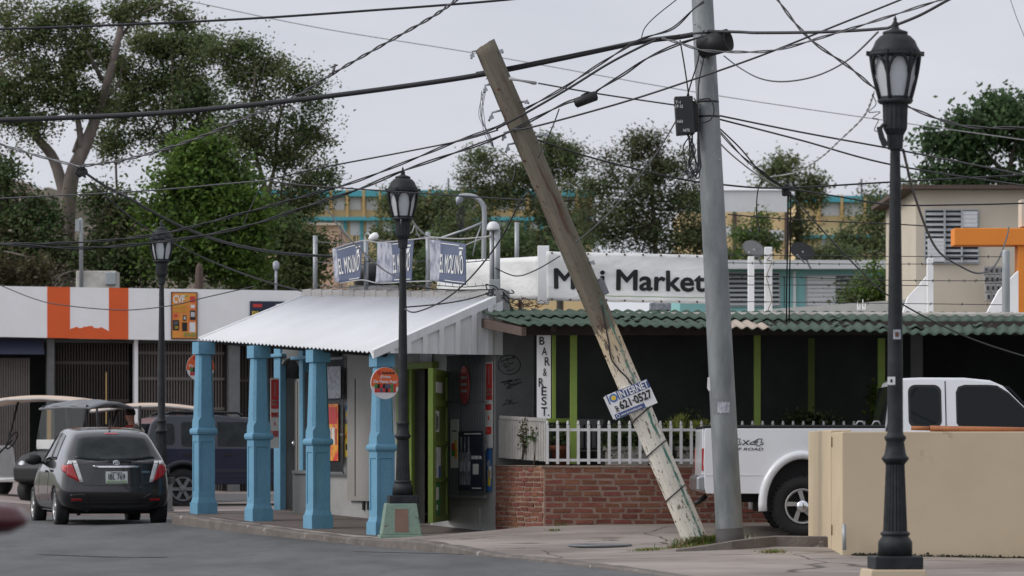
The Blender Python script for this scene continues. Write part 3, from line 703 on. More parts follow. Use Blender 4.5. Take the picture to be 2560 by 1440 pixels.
notice('soda_poster', 'red and yellow drinks poster on the left window grille', 'poster', SW, (817, 1010, 845, 1152), M['poster'], .12, extra=fillrects(SW, .12, [((820, 1018, 842, 1060), M['redink']), ((822, 1070, 828, 1110), M['paper']), ((830, 1068, 836, 1110), M['paper']), ((838, 1072, 842, 1112), M['redfade'])]))
notice('grey_poster', 'plain grey board at the top of the left window grille', 'poster', SW, (817, 916, 851, 996), M['silver'], .12)
notice('yellow_poster', 'narrow yellow poster on the wall left of the grey door', 'poster', SW, (862, 1060, 874, 1142), M['yellowink'], .02, extra=fillrects(SW, .02, [((863, 1080, 873, 1100), M['poster']), ((864, 1110, 872, 1125), M['ink'])]))
notice('yellow_poster', 'small faded poster above the narrow yellow poster', 'poster', SW, (863, 1005, 873, 1050), M['silver'], .02, extra=fillrects(SW, .02, [((864, 1012, 872, 1025), M['blueink']), ((864, 1030, 872, 1042), M['yellowink'])]))
# round orange signs on the columns
def round_sign(px, py, Y, label, ang):
    f = Fr((P(px, py, Y).x, Y), (P(px, py, Y).x+math.cos(ang), Y+math.sin(ang))); O = P(px, py, Y); r = .21
    mb = MB(); U, V, N_ = f.u, ZUP, f.n
    disc(mb, O, U, V, N_, r, r, .012, 0)
    top = [(r*.985*math.cos(a), r*.985*math.sin(a)) for a in [math.pi*(-.07)+math.pi*1.14*i/24 for i in range(25)]]
    mb.prism(top, .0125, .015, lambda u, v, d: O+U*u+V*v+N_*d, 1)
    rr = random.Random(4)
    for i in range(16):                          # little picture of snack bags and cups below the text
        x = -r*.75+r*1.5*(i % 8+.5)/8; z = -r*(.18+.26*(i//8)); cm = rr.choice([3, 4, 5, 6, 3, 5]); ww = .02
        if x*x+(z-.02)**2 > (r*.86)**2: continue
        mb.hexa([O+U*(x-ww)+V*(z-.03)+N_*.0126, O+U*(x+ww)+V*(z-.03)+N_*.0126, O+U*(x+ww)+V*(z-.03)+N_*.016, O+U*(x-ww)+V*(z-.03)+N_*.016],
                [O+U*(x-ww*.8)+V*(z+.025)+N_*.0126, O+U*(x+ww*.9)+V*(z+.03)+N_*.0126, O+U*(x+ww*.9)+V*(z+.03)+N_*.016, O+U*(x-ww*.8)+V*(z+.025)+N_*.016], cm)
    disc(mb, O-U*r*.42+V*r*.62+N_*.015, U, V, N_, .03, .03, .002, 3, 12)
    for t in range(7): mb.hexa(*[[O+U*(-r*.22+.027*t+dx)+V*(r*.56+dz)+N_*(.0152+k) for dx, k in ((0, 0), (.019, 0), (.019, .002), (0, .002))] for dz in (0, .035-.01*(t % 2))], 5)
    text(mb, '¡Frito', O+U*(-.075)+V*.055+N_*.015, U, V, N_, .15, .05, bold=.02, m=2)
    text(mb, 'De Venta Aquí', O+U*(-.17)+V*(-.012)+N_*.015, U, V, N_, .34, .055, bold=.02, m=2)
    return tag(mb.build('round_sign', [M['signwhite'], M['signorange'], M['signwhite'], M['redink'], M['greenink'], M['ink'], M['navy']]), label, 'sign', 'round orange snack signs')
round_sign(962, 958, 50.42, 'round orange snack sign on the column behind the street lamp', .5)
round_sign(501, 918, 57.3, 'round orange snack sign half hidden behind the leftmost blue column', .2)
notice('door_card', 'small pale card above the shop doorway', 'notice', SW, (1050, 884, 1080, 906), M['silver'], .02)
# ---------------------------------------------------------------- roof edge of the shop: posts, wires, flags, lights
fence = thing('barbed_wire_fence', 'thin barbed wires strung between grey posts along the parapet of the shop roof', 'fence', SW.P(1000, 725, -.22))
mbw = MB()
def postbox(f, x0, x1, y0, y1, d, m, par, bev=.01):
    mb = MB(); a0, z1 = f.px(x0, y0, d); a1, z0 = f.px(x1, y1, d); a = (a0+a1)/2; w = .034
    mb.tube([f.pt(a, z0, d), f.pt(a, z1, d)], min(w, .05), 8); return mb.build('post', m, par)
for x in (788, 915, 1070): postbox(SW, x-6, x+6, 580 if x == 1070 else (600 if x > 800 else 590), 742, -.22, M['galv'], fence)
for y0, y1 in ((605, 590), (655, 650), (714, 712)):
    p0, p1 = SW.P(788, y0, -.22), SW.P(1237, y1, -.22); mbw.tube([p0.lerp(p1, i/20)-ZUP*.03*math.sin(i/20*math.pi*3)**2 for i in range(21)], .007, 5)
    for i in range(26):
        q = p0.lerp(p1, (i+.5)/26); mbw.tube([q+Vector((random.uniform(-.02, .02), 0, .025)), q+Vector((random.uniform(-.02, .02), 0, -.025))], .004, 3)
mbw.build('wire', M['cablegrey'], fence)
# service mast with a hooded lamp
mast = thing('service_mast', 'grey twin service mast at the corner of the shop roof under a dome hood', 'mast', SW.P(1236, 735, -.1))
mb = MB(); f = Fr((-1, 51.6), (1, 51.6))
for x, r in ((1229, .028), (1242, .045)): a, z0 = f.px(x, 742); _, z1 = f.px(x, 575); mb.tube([f.pt(a, z0), f.pt(a, z1)], r, 8)
mb.build('mast_pipe', M['galv'], mast)
mb = MB(); a, z = f.px(1233, 572); mb.lathe([(.078, -.02), (.088, -.015), (.088, .01), (.075, .06), (.045, .092), (.001, .10)], f.pt(a, z), 18); mb.build('hood', M['whitemetal'], mast)
mb = MB(); a, z = f.px(1237, 712); mb.box(f.pt(a, z, .02), (.15, .1, .14), m=0); mb.box(f.pt(a+.05, z-.1, .02), (.12, .1, .1)); mb.build('splice_box', M['galv'], mast, bevel=.01)
mb = MB(); rr = random.Random(9)
for i in range(9):
    p = f.pt(a+rr.uniform(-.05, .15), z-.1, .05); q = [p]
    for k in range(5): q.append(q[-1]+Vector((rr.uniform(-.06, .1), rr.uniform(-.03, .03), rr.uniform(-.09, .06))))
    mb.tube(smoothpts(q, 4), .009, 5)
mb.build('loose_wire', M['cable'], mast)
# flags
def flag(c0, c1, c2, c3, fold, label, torn=0, seed=1):
    rr = random.Random(seed); f = SW; d = .0
    q = [f.P(*c, d) for c in (c0, c1, c2, c3)]    # top left, top right, bottom right, bottom left
    N_ = f.n
    def pt(u, v, o=0):
        p = q[3].lerp(q[2], u).lerp(q[0].lerp(q[1], u), v); w = .022*math.sin(u*5+seed)*math.sin(v*3+1)+.004*math.sin(u*13+v*5+seed)+(.06*(1-u/fold) if u < fold else 0)
        return p+N_*(w+o)
    mb = MB(); mb.grid(lambda u, v: pt(u, v), 20, 14, 0)
    for i in range(14*20):
        k = len(mb.m)-14*20+i
        if (i % 20)/20 < fold-.02: mb.m[k] = 2
    fl = mb.build('flag', [M['navyflag'], M['paper'], M['silverflag']], solid=.003)
    tag(fl, label, 'flag', 'blue flags on the shop roof')
    mb = MB()
    vs, fs = font_mesh('EL MOLINO', .012, .004, 1.12, .12)
    x0 = min(v.x for v in vs); x1 = max(v.x for v in vs); y0 = min(v.y for v in vs); y1 = max(v.y for v in vs)
    mb.add([pt(fold+.02+(.92-fold)*(v.x-x0)/(x1-x0), .22+.46*(v.y-y0)/(y1-y0)+.03*(v.x-x0)/(x1-x0), (.010+v.z*.3)) for v in vs], fs)
    for u0, u1, v0 in ((fold+.03, .78, .93), (.42, .97, .05)):
        mb.add([pt(u0+(u1-u0)*i/8, v0+k*.02, .008) for i in range(9) for k in (0, 1)], [(2*i, 2*i+2, 2*i+3, 2*i+1) for i in range(8)])
    mb.add([pt(.80+.1*a, .70+.12*b, .008) for a, b in ((0, 0), (1, .2), (.8, .5), (1, 1), (.1, .9))], [(0, 1, 2, 3, 4)])
    mb.add([pt(.78+.15*a, .86+.04*b, .008) for a, b in ((0, 0), (1, 0), (1, 1), (0, 1))], [(0, 1, 2, 3)])
    mb.build('print', M['paper'], fl, fixn=False)
M['navyflag'] = mat('navy_flag', (.095, .118, .185), .6, c2=(.082, .10, .165), ns=4)
M['silverflag'] = mat('silver_flag', (.40, .41, .46), .6, c2=(.20, .215, .27), ns=7, amt=1, stretch=(2, 2, 1))
flag((838, 622), (906, 603), (903, 700), (850, 706), .06, 'leftmost blue flag on the shop roof, sagging and printed EL MOLINO', seed=2)
flag((954, 606), (1033, 601), (1033, 704), (949, 707), .36, 'middle blue flag printed EL MOLINO behind the street lamp', seed=3)
flag((1086, 599), (1166, 610), (1163, 713), (1081, 702), .2, 'rightmost blue flag printed EL MOLINO beside the service mast', seed=5)
# rope from flags to the lamp
rope = MB()
for pts in ([(838, 620), (905, 602), (955, 606), (1070, 595), (1086, 599)], [(1166, 612), (1200, 598), (1228, 588)], [(1070, 592), (1150, 597), (1228, 590)], [(849, 708), (905, 700), (949, 708), (1033, 704), (1080, 703)]):
    rope.tube(smoothpts([SW.P(x, y, .03) for x, y in pts], 5), .009, 5)
tag(rope.build('rope', M['cablelight']), 'pale rope that strings the blue flags along the roof', 'rope')
# flood lamp on the second post
fl = thing('flood_lamp', 'small white bullet lamp on top of a grey roof post between the flags', 'lamp', SW.P(918, 600, -.22))
mb = MB(); mb.tube(smoothpts([SW.P(914, 604, -.22), SW.P(913, 588, -.22), SW.P(920, 583, -.22), SW.P(926, 590, -.22)], 4), .012, 6); mb.build('arm', M['galv'], fl)
mb = MB(); p = SW.P(934, 592, -.22); mb.lathe([(.02, -.08), (.05, -.03), (.055, .03), (.03, .07), (.001, .075)], n=12, M=Matrix.Translation(p) @ Matrix.Rotation(R(60), 4, 'Y')); mb.build('shade', M['white'], fl)
# tank and blank banner behind
mb = MB(); p = P(931, 716, 59); mb.lathe([(.27, 0), (.27, .30), (.24, .34), (.1, .36), (.001, .36)], p, 20); mb.box(p+Vector((.02, 0, -.06)), (.75, .7, .12), m=1)
tag(mb.build('water_tank', [M['black'], M['block']]), 'squat black water tank behind the flags on the shop roof', 'tank')
mb = MB(); fb = Fr((P(1095, 0, 56.5).x, 56.5), (P(1350, 0, 53.2).x, 53.2))
def blank(u, v):
    a0, a1 = 0, fb.len; zt_ = fb.px(1100+240*u, 652-10*u)[1]; zb_ = fb.px(1100+240*u, 742+10*u)[1]
    return fb.pt(a0+(a1-a0)*u, zb_+(zt_-zb_)*v, .02*math.sin(u*14)+.015*math.sin(v*6+u*9))
mb.grid(blank, 24, 8); o = tag(mb.build('blank_banner', M['banner'], solid=.004), 'blank white banner stretched behind the service mast', 'banner')

# brown cement floor under the porch
mb = MB()
for j in range(13):
    for i in range(41):
        a = .2+(LW+.3)*i/40; d = .02+1.85*(1-j/12); p = SW.pt(a, 0, d); mb.v.append((p.x, p.y, side_z(p.x, p.y)+.006))
for j in range(12):
    for i in range(40): mb.f.append((j*41+i, j*41+i+1, (j+1)*41+i+1, (j+1)*41+i)); mb.m.append(0); mb.s.append(True)
mb.build('porch_floor', M['porch_floor'], kind='structure')
# ================================================================ restaurant terrace
C0 = P(1360, HY, 50); FRN = Fr((C0.x, C0.y), (C0.x+1, C0.y+.13))         # brick front
SB = W1+DV*.02
SID = Fr((SB.x, SB.y), (C0.x, C0.y))                                     # brick side toward the shop
rest = thing('restaurant', 'dark open terrace bar with a green corrugated roof over a brick half wall', 'restaurant', (3, 51, .2))
ZBT = FRN.px(1400, 1166)[1]                                              # top of the brick
LF = 7.5
def bricks(f, a0, a1, ztop, nrow, bh, bl, gap):
    mb = MB(); rr = random.Random(3)
    for r in range(nrow):
        z1 = ztop-r*bh; a = a0+(bl*.5 if r % 2 else 0)*rr.uniform(.7, 1.1)
        if r % 2: spans = [(a0, a)]
        else: spans = []
        while a < a1:
            l = bl*rr.uniform(.75, 1.15); spans.append((a, min(a+l, a1))); a += l
        for s0, s1 in spans:
            g = gap*rr.uniform(.8, 1.3); dz = rr.uniform(-.006, .006)
            if s1-s0 < g*1.6: continue
            zc0, zc1 = z1-bh+g*.36+dz, z1-g*.36+dz; d = rr.uniform(.004, .016)
            q = [rr.uniform(-.006, .006) for _ in range(8)]
            A0, A1 = s0+g/2, s1-g/2
            mb.hexa([f.pt(A0+q[0], zc0+q[1], -.01), f.pt(A1+q[2], zc0+q[3], -.01), f.pt(A1+q[2]-.004, zc0+q[3]+.003, d), f.pt(A0+q[0]+.004, zc0+q[1]+.003, d)],
                    [f.pt(A0+q[4], zc1+q[5], -.01), f.pt(A1+q[6], zc1+q[7], -.01), f.pt(A1+q[6]-.004, zc1+q[7]-.003, d), f.pt(A0+q[4]+.004, zc1+q[5]-.003, d)], 0)
    return mb
mb = bricks(FRN, 0, LF, ZBT-.02, 11, .074, .27, .030)
mb2 = bricks(SID, .02, SID.len-.005, ZBT-.005, 15, .066, .235, .028)
mb.add(mb2.v, mb2.f, 0)
FRN.abox(mb, 0, LF, -.3, ZBT-.015, -.25, 0, 1)
SID.abox(mb, 0, SID.len, -.3, ZBT, -.22, 0, 1); 
FRN.abox(mb, -.03, LF, ZBT-.014, ZBT+.012, -.27, .022, 1); SID.abox(mb, 0, SID.len-.26, ZBT+.001, ZBT+.014, -.23, .022, 1)
mb.build('brick_wall', [M['brick'], M['brickmortar']], rest)
# body: dark walls, floor, roof slab
mb = MB()
def rb(x0, x1, y0, y1, z0, z1, m=0): mb.box(((x0+x1)/2, (y0+y1)/2, (z0+z1)/2), (x1-x0, y1-y0, z1-z0), m=m)
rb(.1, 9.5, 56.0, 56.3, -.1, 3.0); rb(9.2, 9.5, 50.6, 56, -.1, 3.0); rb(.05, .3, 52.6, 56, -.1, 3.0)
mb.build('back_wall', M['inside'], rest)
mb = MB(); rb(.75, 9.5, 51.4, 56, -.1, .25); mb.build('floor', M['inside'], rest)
mb = MB(); rb(-.3, 9.5, 51.4, 57, 2.93, 3.0); mb.build('roof_slab', M['dirtywhite'], rest, bevel=.02)
mb = MB(); rb(.0, 9.5, 50.3, 51.3, 2.80, 2.84); rb(.0, 9.5, 50.2, 50.32, 2.66, 2.8)
for i in range(9): rb(.5+i*.95, .58+i*.95, 49.75, 51.3, 2.70, 2.78)
mb.build('rafter', M['wood_in'], rest)
# graffiti wall between shop and terrace
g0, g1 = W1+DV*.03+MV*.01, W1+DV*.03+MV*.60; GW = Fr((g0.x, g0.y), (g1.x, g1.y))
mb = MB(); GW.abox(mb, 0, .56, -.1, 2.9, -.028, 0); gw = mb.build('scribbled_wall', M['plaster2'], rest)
mb = MB(); rr = random.Random(11)
ellipse = [GW.P(1273+28*math.cos(a), 912+24*math.sin(a), .004) for a in [2*math.pi*i/24 for i in range(25)]]; mb.tube(ellipse, .005, 4)
for k in range(16):
    x0 = rr.uniform(1250, 1275); y0 = 892+rr.random()*130 if k > 4 else 898+k*7; q = []
    if k > 4 and 880 < y0 < 940: y0 += 60
    n = rr.randint(8, 16)
    for i in range(n): q.append(GW.P(x0+i*rr.uniform(1.6, 2.4), y0-i*.4+rr.uniform(-3.5, 3.5), .004))
    mb.tube(q, .004, 4)
mb.build('scribble', M['ink'], gw)
# lime posts and frame
def lpost(x0, x1, y0, y1, Y, m='lime'):
    f = Fr((-1, Y), (1, Y)); mb = MB(); f.box(mb, (x0, y0, x1, y1), -.06, .03); mb.build('post', M[m], rest, bevel=.006)
lpost(1425, 1443, 836, 1160, 50.7); lpost(1885, 1902, 838, 1160, 51.1); lpost(2195, 2213, 845, 1160, 51.3); lpost(2020, 2037, 845, 1130, 53.6, 'limedark'); lpost(1380, 1390, 838, 1050, 50.78)
f = Fr((-1, 50.9), (1, 50.9)); mb = MB(); f.box(mb, (1341, 1046, 1425, 1056), -.04, .02); mb.build('rail', M['lime'], rest)
# green corrugated roofing sheets
e0 = P(1302, 813, 49.55); e1 = P(2640, 832, 48.9); r0 = P(1183, 779, 51.75); r1 = P(2640, 790, 51.9)
mb = MB(); NCg = 50
def gpt(u, v, off=0):
    e = e0.lerp(e1, u); r = r0.lerp(r1, u)
    e = e+ZUP*(-.05*sm((u-.62)*7)*(1-sm((u-.78)*5)*.5)+.015*math.sin(u*9)); p = e.lerp(r, v)
    ph = u*NCg*2*math.pi; return p+ZUP*(.016*math.sin(ph)+off)
def gsheet(u0, u1, v0, v1, off, m):
    n = max(8, int((u1-u0)*NCg*8)); mb.grid(lambda a, b: gpt(u0+(u1-u0)*a, v0+(v1-v0)*b, off), n, 4, m)
gsheet(0, 1, 0, .56, .0, 0); gsheet(0, 1, .5, 1.0, .03, 0)
gsheet(.395, .47, -.02, .42, .02, 1)
# patches, torn lips of overlapping sheets
rr = random.Random(5)
for i in range(16):
    u0 = rr.uniform(.02, .95); v0 = rr.uniform(.1, .8); gsheet(u0, u0+rr.uniform(.01, .03), v0, v0+.1, rr.uniform(.032, .042), 0)
mb.build('roof_sheet', [M['greenroof'], M['fadedroof']], rest, solid=.008)
mb = MB(); q0 = P(1180, 797, 51.75); q1 = P(1304, 822, 49.55)
mb.hexa([q0-ZUP*.09, q1-ZUP*.09, q1+Vector((.06, .02, -.09)), q0+Vector((.06, .02, -.09))], [q0+ZUP*.03, q1+ZUP*.02, q1+Vector((.06, .02, .02)), q0+Vector((.06, .02, .03))])
q2 = P(2640, 845, 48.95); q1b = q1+Vector((.07, .06, -.02)); 
mb.build('barge_board', M['brownboard'], rest)
# hanging sign
SGF = Fr((-1, 50.35), (1, 50.35)); mb = MB(); SGF.box(mb, (1342, 838, 1377, 1046), -.02, 0)
for ch, cx_, y0, y1 in (('B', 1355, 842, 862), ('A', 1361, 868, 888), ('R', 1368, 893, 914), ('&', 1362, 921, 940), ('R', 1353, 945, 967), ('E', 1360, 967, 989), ('S', 1360, 992, 1013), ('T.', 1363, 1018, 1040)):
    w = {'T.': 20, '&': 9}.get(ch, 13); a0, z0 = SGF.px(cx_-w/2, y1); a1, z1 = SGF.px(cx_+w/2, y0); text(mb, ch, SGF.pt(a0, z0), SGF.u, ZUP, SGF.n, a1-a0, z1-z0, bold=.012 if ch != '&' else 0, m=1)
tag(mb.build('hanging_sign', [M['white'], M['ink']]), 'tall narrow white board with black letters reading BAR & REST', 'sign')
# white picket fence
def picket(f, a0, a1, n, zb_, zt_, dz, label, d=-.05, group='white metal pickets', m='whitefence'):
    g = thing('picket_fence', label, 'fence', f.pt((a0+a1)/2, zb_, d), group)
    for i in range(n+1):
        a = a0+(a1-a0)*i/n; z = zb_+dz*i/n; t = zt_+dz*i/n; mb = MB(); f.abox(mb, a-.018, a+.018, z+rr.uniform(-.004, .004), t-.05, d-.018, d+.018)
        mb.lathe([(.012, 0), (.022, .018), (.014, .034), (.017, .05), (.001, .06)], f.pt(a, t-.05, d), 6); mb.build('picket', M[m], g)
    for zz in (.09, .80):
        mb = MB(); p0 = f.pt(a0, zb_+(zt_-zb_)*zz, d); p1 = f.pt(a1, zb_+dz+(zt_-zb_)*zz, d); N_ = f.n*.012
        mb.hexa([p0-N_-ZUP*.018, p1-N_-ZUP*.018, p1+N_-ZUP*.018, p0+N_-ZUP*.018], [p0-N_+ZUP*.018, p1-N_+ZUP*.018, p1+N_+ZUP*.018, p0+N_+ZUP*.018]); mb.build('rail', M[m], g)
zf0, zf1 = FRN.px(1400, 1160, -.05)[1], FRN.px(1400, 1053, -.05)[1]
picket(FRN, .05, .05+37*.136, 37, zf0, zf1, .0, 'white picket fence on the brick wall facing the road')
picket(SID, .05, SID.len-.06, 28, SID.px(1250, 1144, -.05)[1], SID.px(1250, 1040, -.05)[1], -.05, 'dirty pale side panel of close pickets next to the scribbled wall', m='dirtyfence')
# planters, pot, plants, chair
def planter(px0, px1, y0, y1, Y, label):
    f = Fr((-1, Y), (1, Y)); mb = MB(); a0, z1 = f.px(px0, y0); a1, z0 = f.px(px1, y1)
    f.abox(mb, a0+.03, a1-.03, z0, z1-.04, -.3, -.02); f.abox(mb, a0, a1, z1-.05, z1, -.33, 0)
    n = int((a1-a0)/.16)
    for i in range(n):
        c = f.pt(a0+.1+(a1-a0-.2)*(i+.5)/n, (z0+z1)/2-.02, -.015); q = [c+f.u*(.055*(1-k/16)*math.cos(k*.6))+ZUP*(.05*(1-k/16)*math.sin(k*.6)) for k in range(14)]; mb.tube(q, .008, 4)
    return tag(mb.build('planter', M['planter']), label, 'planter', 'moulded planters')
planter(1508, 1625, 1116, 1163, 50.66, 'moulded pale planter box behind the pickets left of the leaning pole')
planter(1688, 1765, 1116, 1163, 50.72, 'moulded pale planter box behind the pickets right of the leaning pole')
mb = MB(); f = Fr((-1, 51), (1, 51)); a, z0 = f.px(1404, 1168); mb.lathe([(.1, 0), (.14, .22), (.16, .23), (.16, .29), (.135, .29), (.13, .24)], f.pt(a, z0), 18)
tag(mb.build('flower_pot', M['terra']), 'terracotta pot behind the pickets at the fence corner', 'pot')
def leafcloud(mb, pts, n, spread, size, rr, droop=.0, m=0, aspect=.45):
    for c in pts:
        for _ in range(n):
            p = Vector(c)+Vector((rr.gauss(0, spread[0]), rr.gauss(0, spread[1]), rr.gauss(0, spread[2])))
            d = Vector((rr.gauss(0, 1), rr.gauss(0, 1), rr.gauss(0, .7)-droop)).normalized(); s = size*rr.uniform(.6, 1.3)
            w = d.cross(Vector((rr.gauss(0, 1), rr.gauss(0, 1), rr.gauss(0, 1)))).normalized()*s*aspect
            mb.add([p, p+d*s*.5+w, p+d*s, p+d*s*.5-w], [(0, 1, 2, 3)], m)
def plant(name, label, pts, n, spread, size, m, cat='plant', stem=None, group=None):
    rr = random.Random(len(label)); mb = MB(); leafcloud(mb, pts, n, spread, size, rr)
    t = thing(name, label, cat, Vector(pts[0])-ZUP*.3, group); mb.build('foliage', m, t, fixn=False)
    mb = MB(); b = Vector(pts[0])-ZUP*.35
    for c in pts: mb.tube([b, Vector(c).lerp(b, .4)+Vector((.02, 0, .03)), c], [.012, .009, .005], 5)
    mb.build('stem', M['barkdark'], t); return t
plant('potted_plant', 'low green plant growing in the terracotta pot', [P(1404, 1102, 51), P(1395, 1085, 51), P(1415, 1095, 51)], 160, (.07, .07, .06), .05, M['leaf_mid'])
plant('potted_plant', 'dark bushy plant in the planter left of the leaning pole', [P(1530, 1110, 50.75), P(1570, 1095, 50.75), P(1600, 1105, 50.75), P(1550, 1088, 50.75), P(1625, 1095, 50.78)], 220, (.09, .08, .08), .055, M['leaf_mid'])
plant('potted_plant', 'dark bushy plant under the fern right of the leaning pole', [P(1700, 1095, 50.75), P(1735, 1085, 50.75), P(1755, 1100, 50.75), P(1720, 1065, 50.78)], 220, (.1, .06, .1), .055, M['leaf_mid'])
plant('hanging_plant', 'small climbing plant with brown leaves on the side picket panel', [P(1305, 1085, 50.6), P(1312, 1115, 50.6), P(1318, 1065, 50.6)], 60, (.03, .03, .06), .04, M['leaf_dry'])
plant('hanging_plant', 'small green climbing plant on the side picket panel beside the brown one', [P(1335, 1095, 50.35), P(1350, 1085, 50.3)], 60, (.06, .03, .04), .04, M['leaf_dark'])
plant('potted_plant', 'green shrub behind the truck bed left of the dark back post', [P(2000, 1045, 51.6), P(2030, 1050, 51.6), P(2060, 1052, 51.6), P(1985, 1058, 51.6)], 200, (.1, .08, .06), .055, M['leaf_mid'])
plant('potted_plant', 'tall narrow leafed plant behind the truck cab', [P(2195, 985, 51.6), P(2190, 1010, 51.6), P(2200, 1045, 51.6)], 120, (.06, .05, .09), .07, M['leaf_bright'])
def fern(label, px, py, Y, n, ln):
    rr = random.Random(int(px)); t = thing('fern', label, 'fern', P(px, py, Y), 'ferns on the terrace'); mb = MB(); b = P(px, py, Y)
    for i in range(n):
        az = rr.uniform(-.2, math.pi+.2) if i % 3 else rr.uniform(0, 6.28); q = []; l = ln*rr.uniform(.7, 1.15); pitch = rr.uniform(.5, 1.25)
        for k in range(12):
            s = k/11; q.append(b+Vector((math.cos(az)*l*s*math.cos(pitch), -abs(math.sin(az))*.4*l*s*math.cos(pitch), l*(s*math.sin(pitch)-.55*s*s))))
        mb.tube(q, .004, 3)
        for k in range(1, 12):
            s = k/11; ll = .11*math.sin(math.pi*min(1, .15+.85*s))*(1-.5*s)+.02; tdir = (q[k]-q[k-1]).normalized(); sd_ = tdir.cross(Vector((0, -1, .2))).normalized()
            for sg in (-1, 1):
                e = q[k]+sd_*sg*ll+tdir*ll*.4; mb.add([q[k]-tdir*.018, e, q[k]+tdir*.018], [(0, 1, 2)])
    mb.build('frond', M['leaf_fern'], t, fixn=False)
fern('yellow green fern arching over the planter left of the steel pole', 1735, 1092, 50.72, 26, .62)
fern('yellow green fern close beside the steel pole', 1790, 1098, 50.75, 20, .55)
ch = thing('plastic_chair', 'grey plastic chair behind the pickets near the terracotta pot', 'chair', P(1470, 1170, 51.6))
f = Fr((-1, 51.6), (1, 51.6)); mb = MB(); a, z = f.px(1470, 1125); f.abox(mb, a-.22, a+.22, z-.03, z, -.22, .22); mb.build('seat', M['chairgrey'], ch, bevel=.015)
mb = MB()
for k in range(-2, 3): f.abox(mb, a+k*.085-.03, a+k*.085+.03, z+.02, z+.36, -.26, -.23)
f.abox(mb, a-.22, a+.22, z+.34, z+.42, -.27, -.23); mb.build('backrest', M['chairgrey'], ch, bevel=.01)
for sx in (-.19, .19):
    for sy in (-.19, .19): mb = MB(); f.abox(mb, a+sx-.025, a+sx+.025, z-.42, z-.03, sy-.025, sy+.025); mb.build('leg', M['chairgrey'], ch)
# ---------------------------------------------------------------- things on the restaurant roof
BF = Fr((P(1366, 0, 52.2).x, 52.2), (P(1775, 0, 52.4).x, 52.4))
def bpt(u, v, o=0):
    px = 1366+404*u; zt_ = BF.px(px, 628+9*u)[1]; zb_ = BF.px(px, 752+8*u)[1]; return BF.pt(BF.len*u, zb_+(zt_-zb_)*v-.01*math.sin(u*math.pi*7)**2*(v-.5), o+.022*math.sin(u*11+v*2)+.012*math.sin(u*27+v*5)+.01*math.sin(v*9+u*4))
mb = MB(); mb.grid(bpt, 60, 14); bn = tag(mb.build('market_banner', M['banner'], solid=.004), 'long white banner reading Mini Market in black letters on the restaurant roof', 'banner')
mb = MB(); vs, fs = font_mesh('Mini Market', .024, .002, 1.0, .1)
x0 = min(v.x for v in vs); x1 = max(v.x for v in vs); y0 = min(v.y for v in vs); y1 = max(v.y for v in vs)
mb.add([bpt((1384-1366)/404+(1759-1384)/404*(v.x-x0)/(x1-x0), .245+.43*(v.y-y0)/(y1-y0)-.01, .010+v.z) for v in vs], fs); mb.build('lettering', M['ink'], bn, fixn=False)
mb = MB(); mb.add([bpt(.35+.62*i/20, .115+k*.012, .006) for i in range(21) for k in (0, 1)], [(2*i, 2*i+2, 2*i+3, 2*i+1) for i in range(20)]); mb.build('green_line', M['plategreen'], bn, fixn=False)
mb = MB()
for i in range(9):
    for v in (.03, .97): p = bpt((i+.3)/9, v, .006); mb.lathe([(.014, 0), (.014, .005)], n=8, M=Matrix.Translation(p) @ Matrix.Rotation(R(90), 4, 'X'))
mb.build('eyelet', M['rust'], bn)
def rpost(x0, x1, y0, y1, Y, label, m='white', name='roof_post', round_=False, group='posts on the restaurant roof'):
    f = Fr((-1, Y), (1, Y)); mb = MB(); a0, z1 = f.px(x0, y0); a1, z0 = f.px(x1, y1)
    if round_: mb.lathe([((a1-a0)/2, 0), ((a1-a0)/2, z1-z0-.01), ((a1-a0)/2*.8, z1-z0)], f.pt((a0+a1)/2, z0), 14)
    else: f.abox(mb, a0, a1, z0, z1, -(a1-a0), 0)
    return tag(mb.build(name, M[m], bevel=.008), label, 'post', group)
rpost(1344, 1373, 614, 760, 52.6, 'broad white concrete post left of the market banner')
rpost(1870, 1886, 641, 778, 52.6, 'slim square white roof post right of the steel pole')
rpost(1912, 1931, 617, 782, 52.3, 'white roof post wrapped with a cord beside the slim one')
rpost(2318, 2334, 645, 782, 52.3, 'white roof post with a sloping buttress right of the black lamp')
rpost(2505, 2525, 625, 785, 51.6, 'round grey roof post near the orange building', m='galv', round_=True)
mb = MB(); f = Fr((-1, 52.25), (1, 52.25)); q = [(1916, 640), (1930, 636), (1918, 650), (1929, 655), (1917, 690), (1922, 715), (1929, 750), (1921, 775), (1935, 784)]
mb.tube(smoothpts([f.P(x, y, .015) for x, y in q], 5), .008, 5); tag(mb.build('cord', M['fadedroof']), 'tan cord wound down the white roof post', 'cord')
f = Fr((-1, 52.35), (1, 52.35))
for poly, lab in (([(2258, 783), (2318, 783), (2318, 690), (2300, 712), (2272, 742)], 'white sloping concrete buttress left of its roof post'), ([(2468, 785), (2548, 785), (2548, 676), (2500, 725)], 'white sloping concrete buttress behind the grey round post')):
    mb = MB(); mb.prism([f.px(x, y) for x, y in poly], -.25, -.08, lambda u, v, d: f.pt(u, v, d)); tag(mb.build('buttress', M['white']), lab, 'buttress', 'concrete buttresses')
bw = thing('barbed_wire_fence', 'long thin barbed wires strung above the green roof to the grey round post', 'fence', P(2100, 780, 52.2))
f = Fr((-1, 52.2), (1, 52.2))
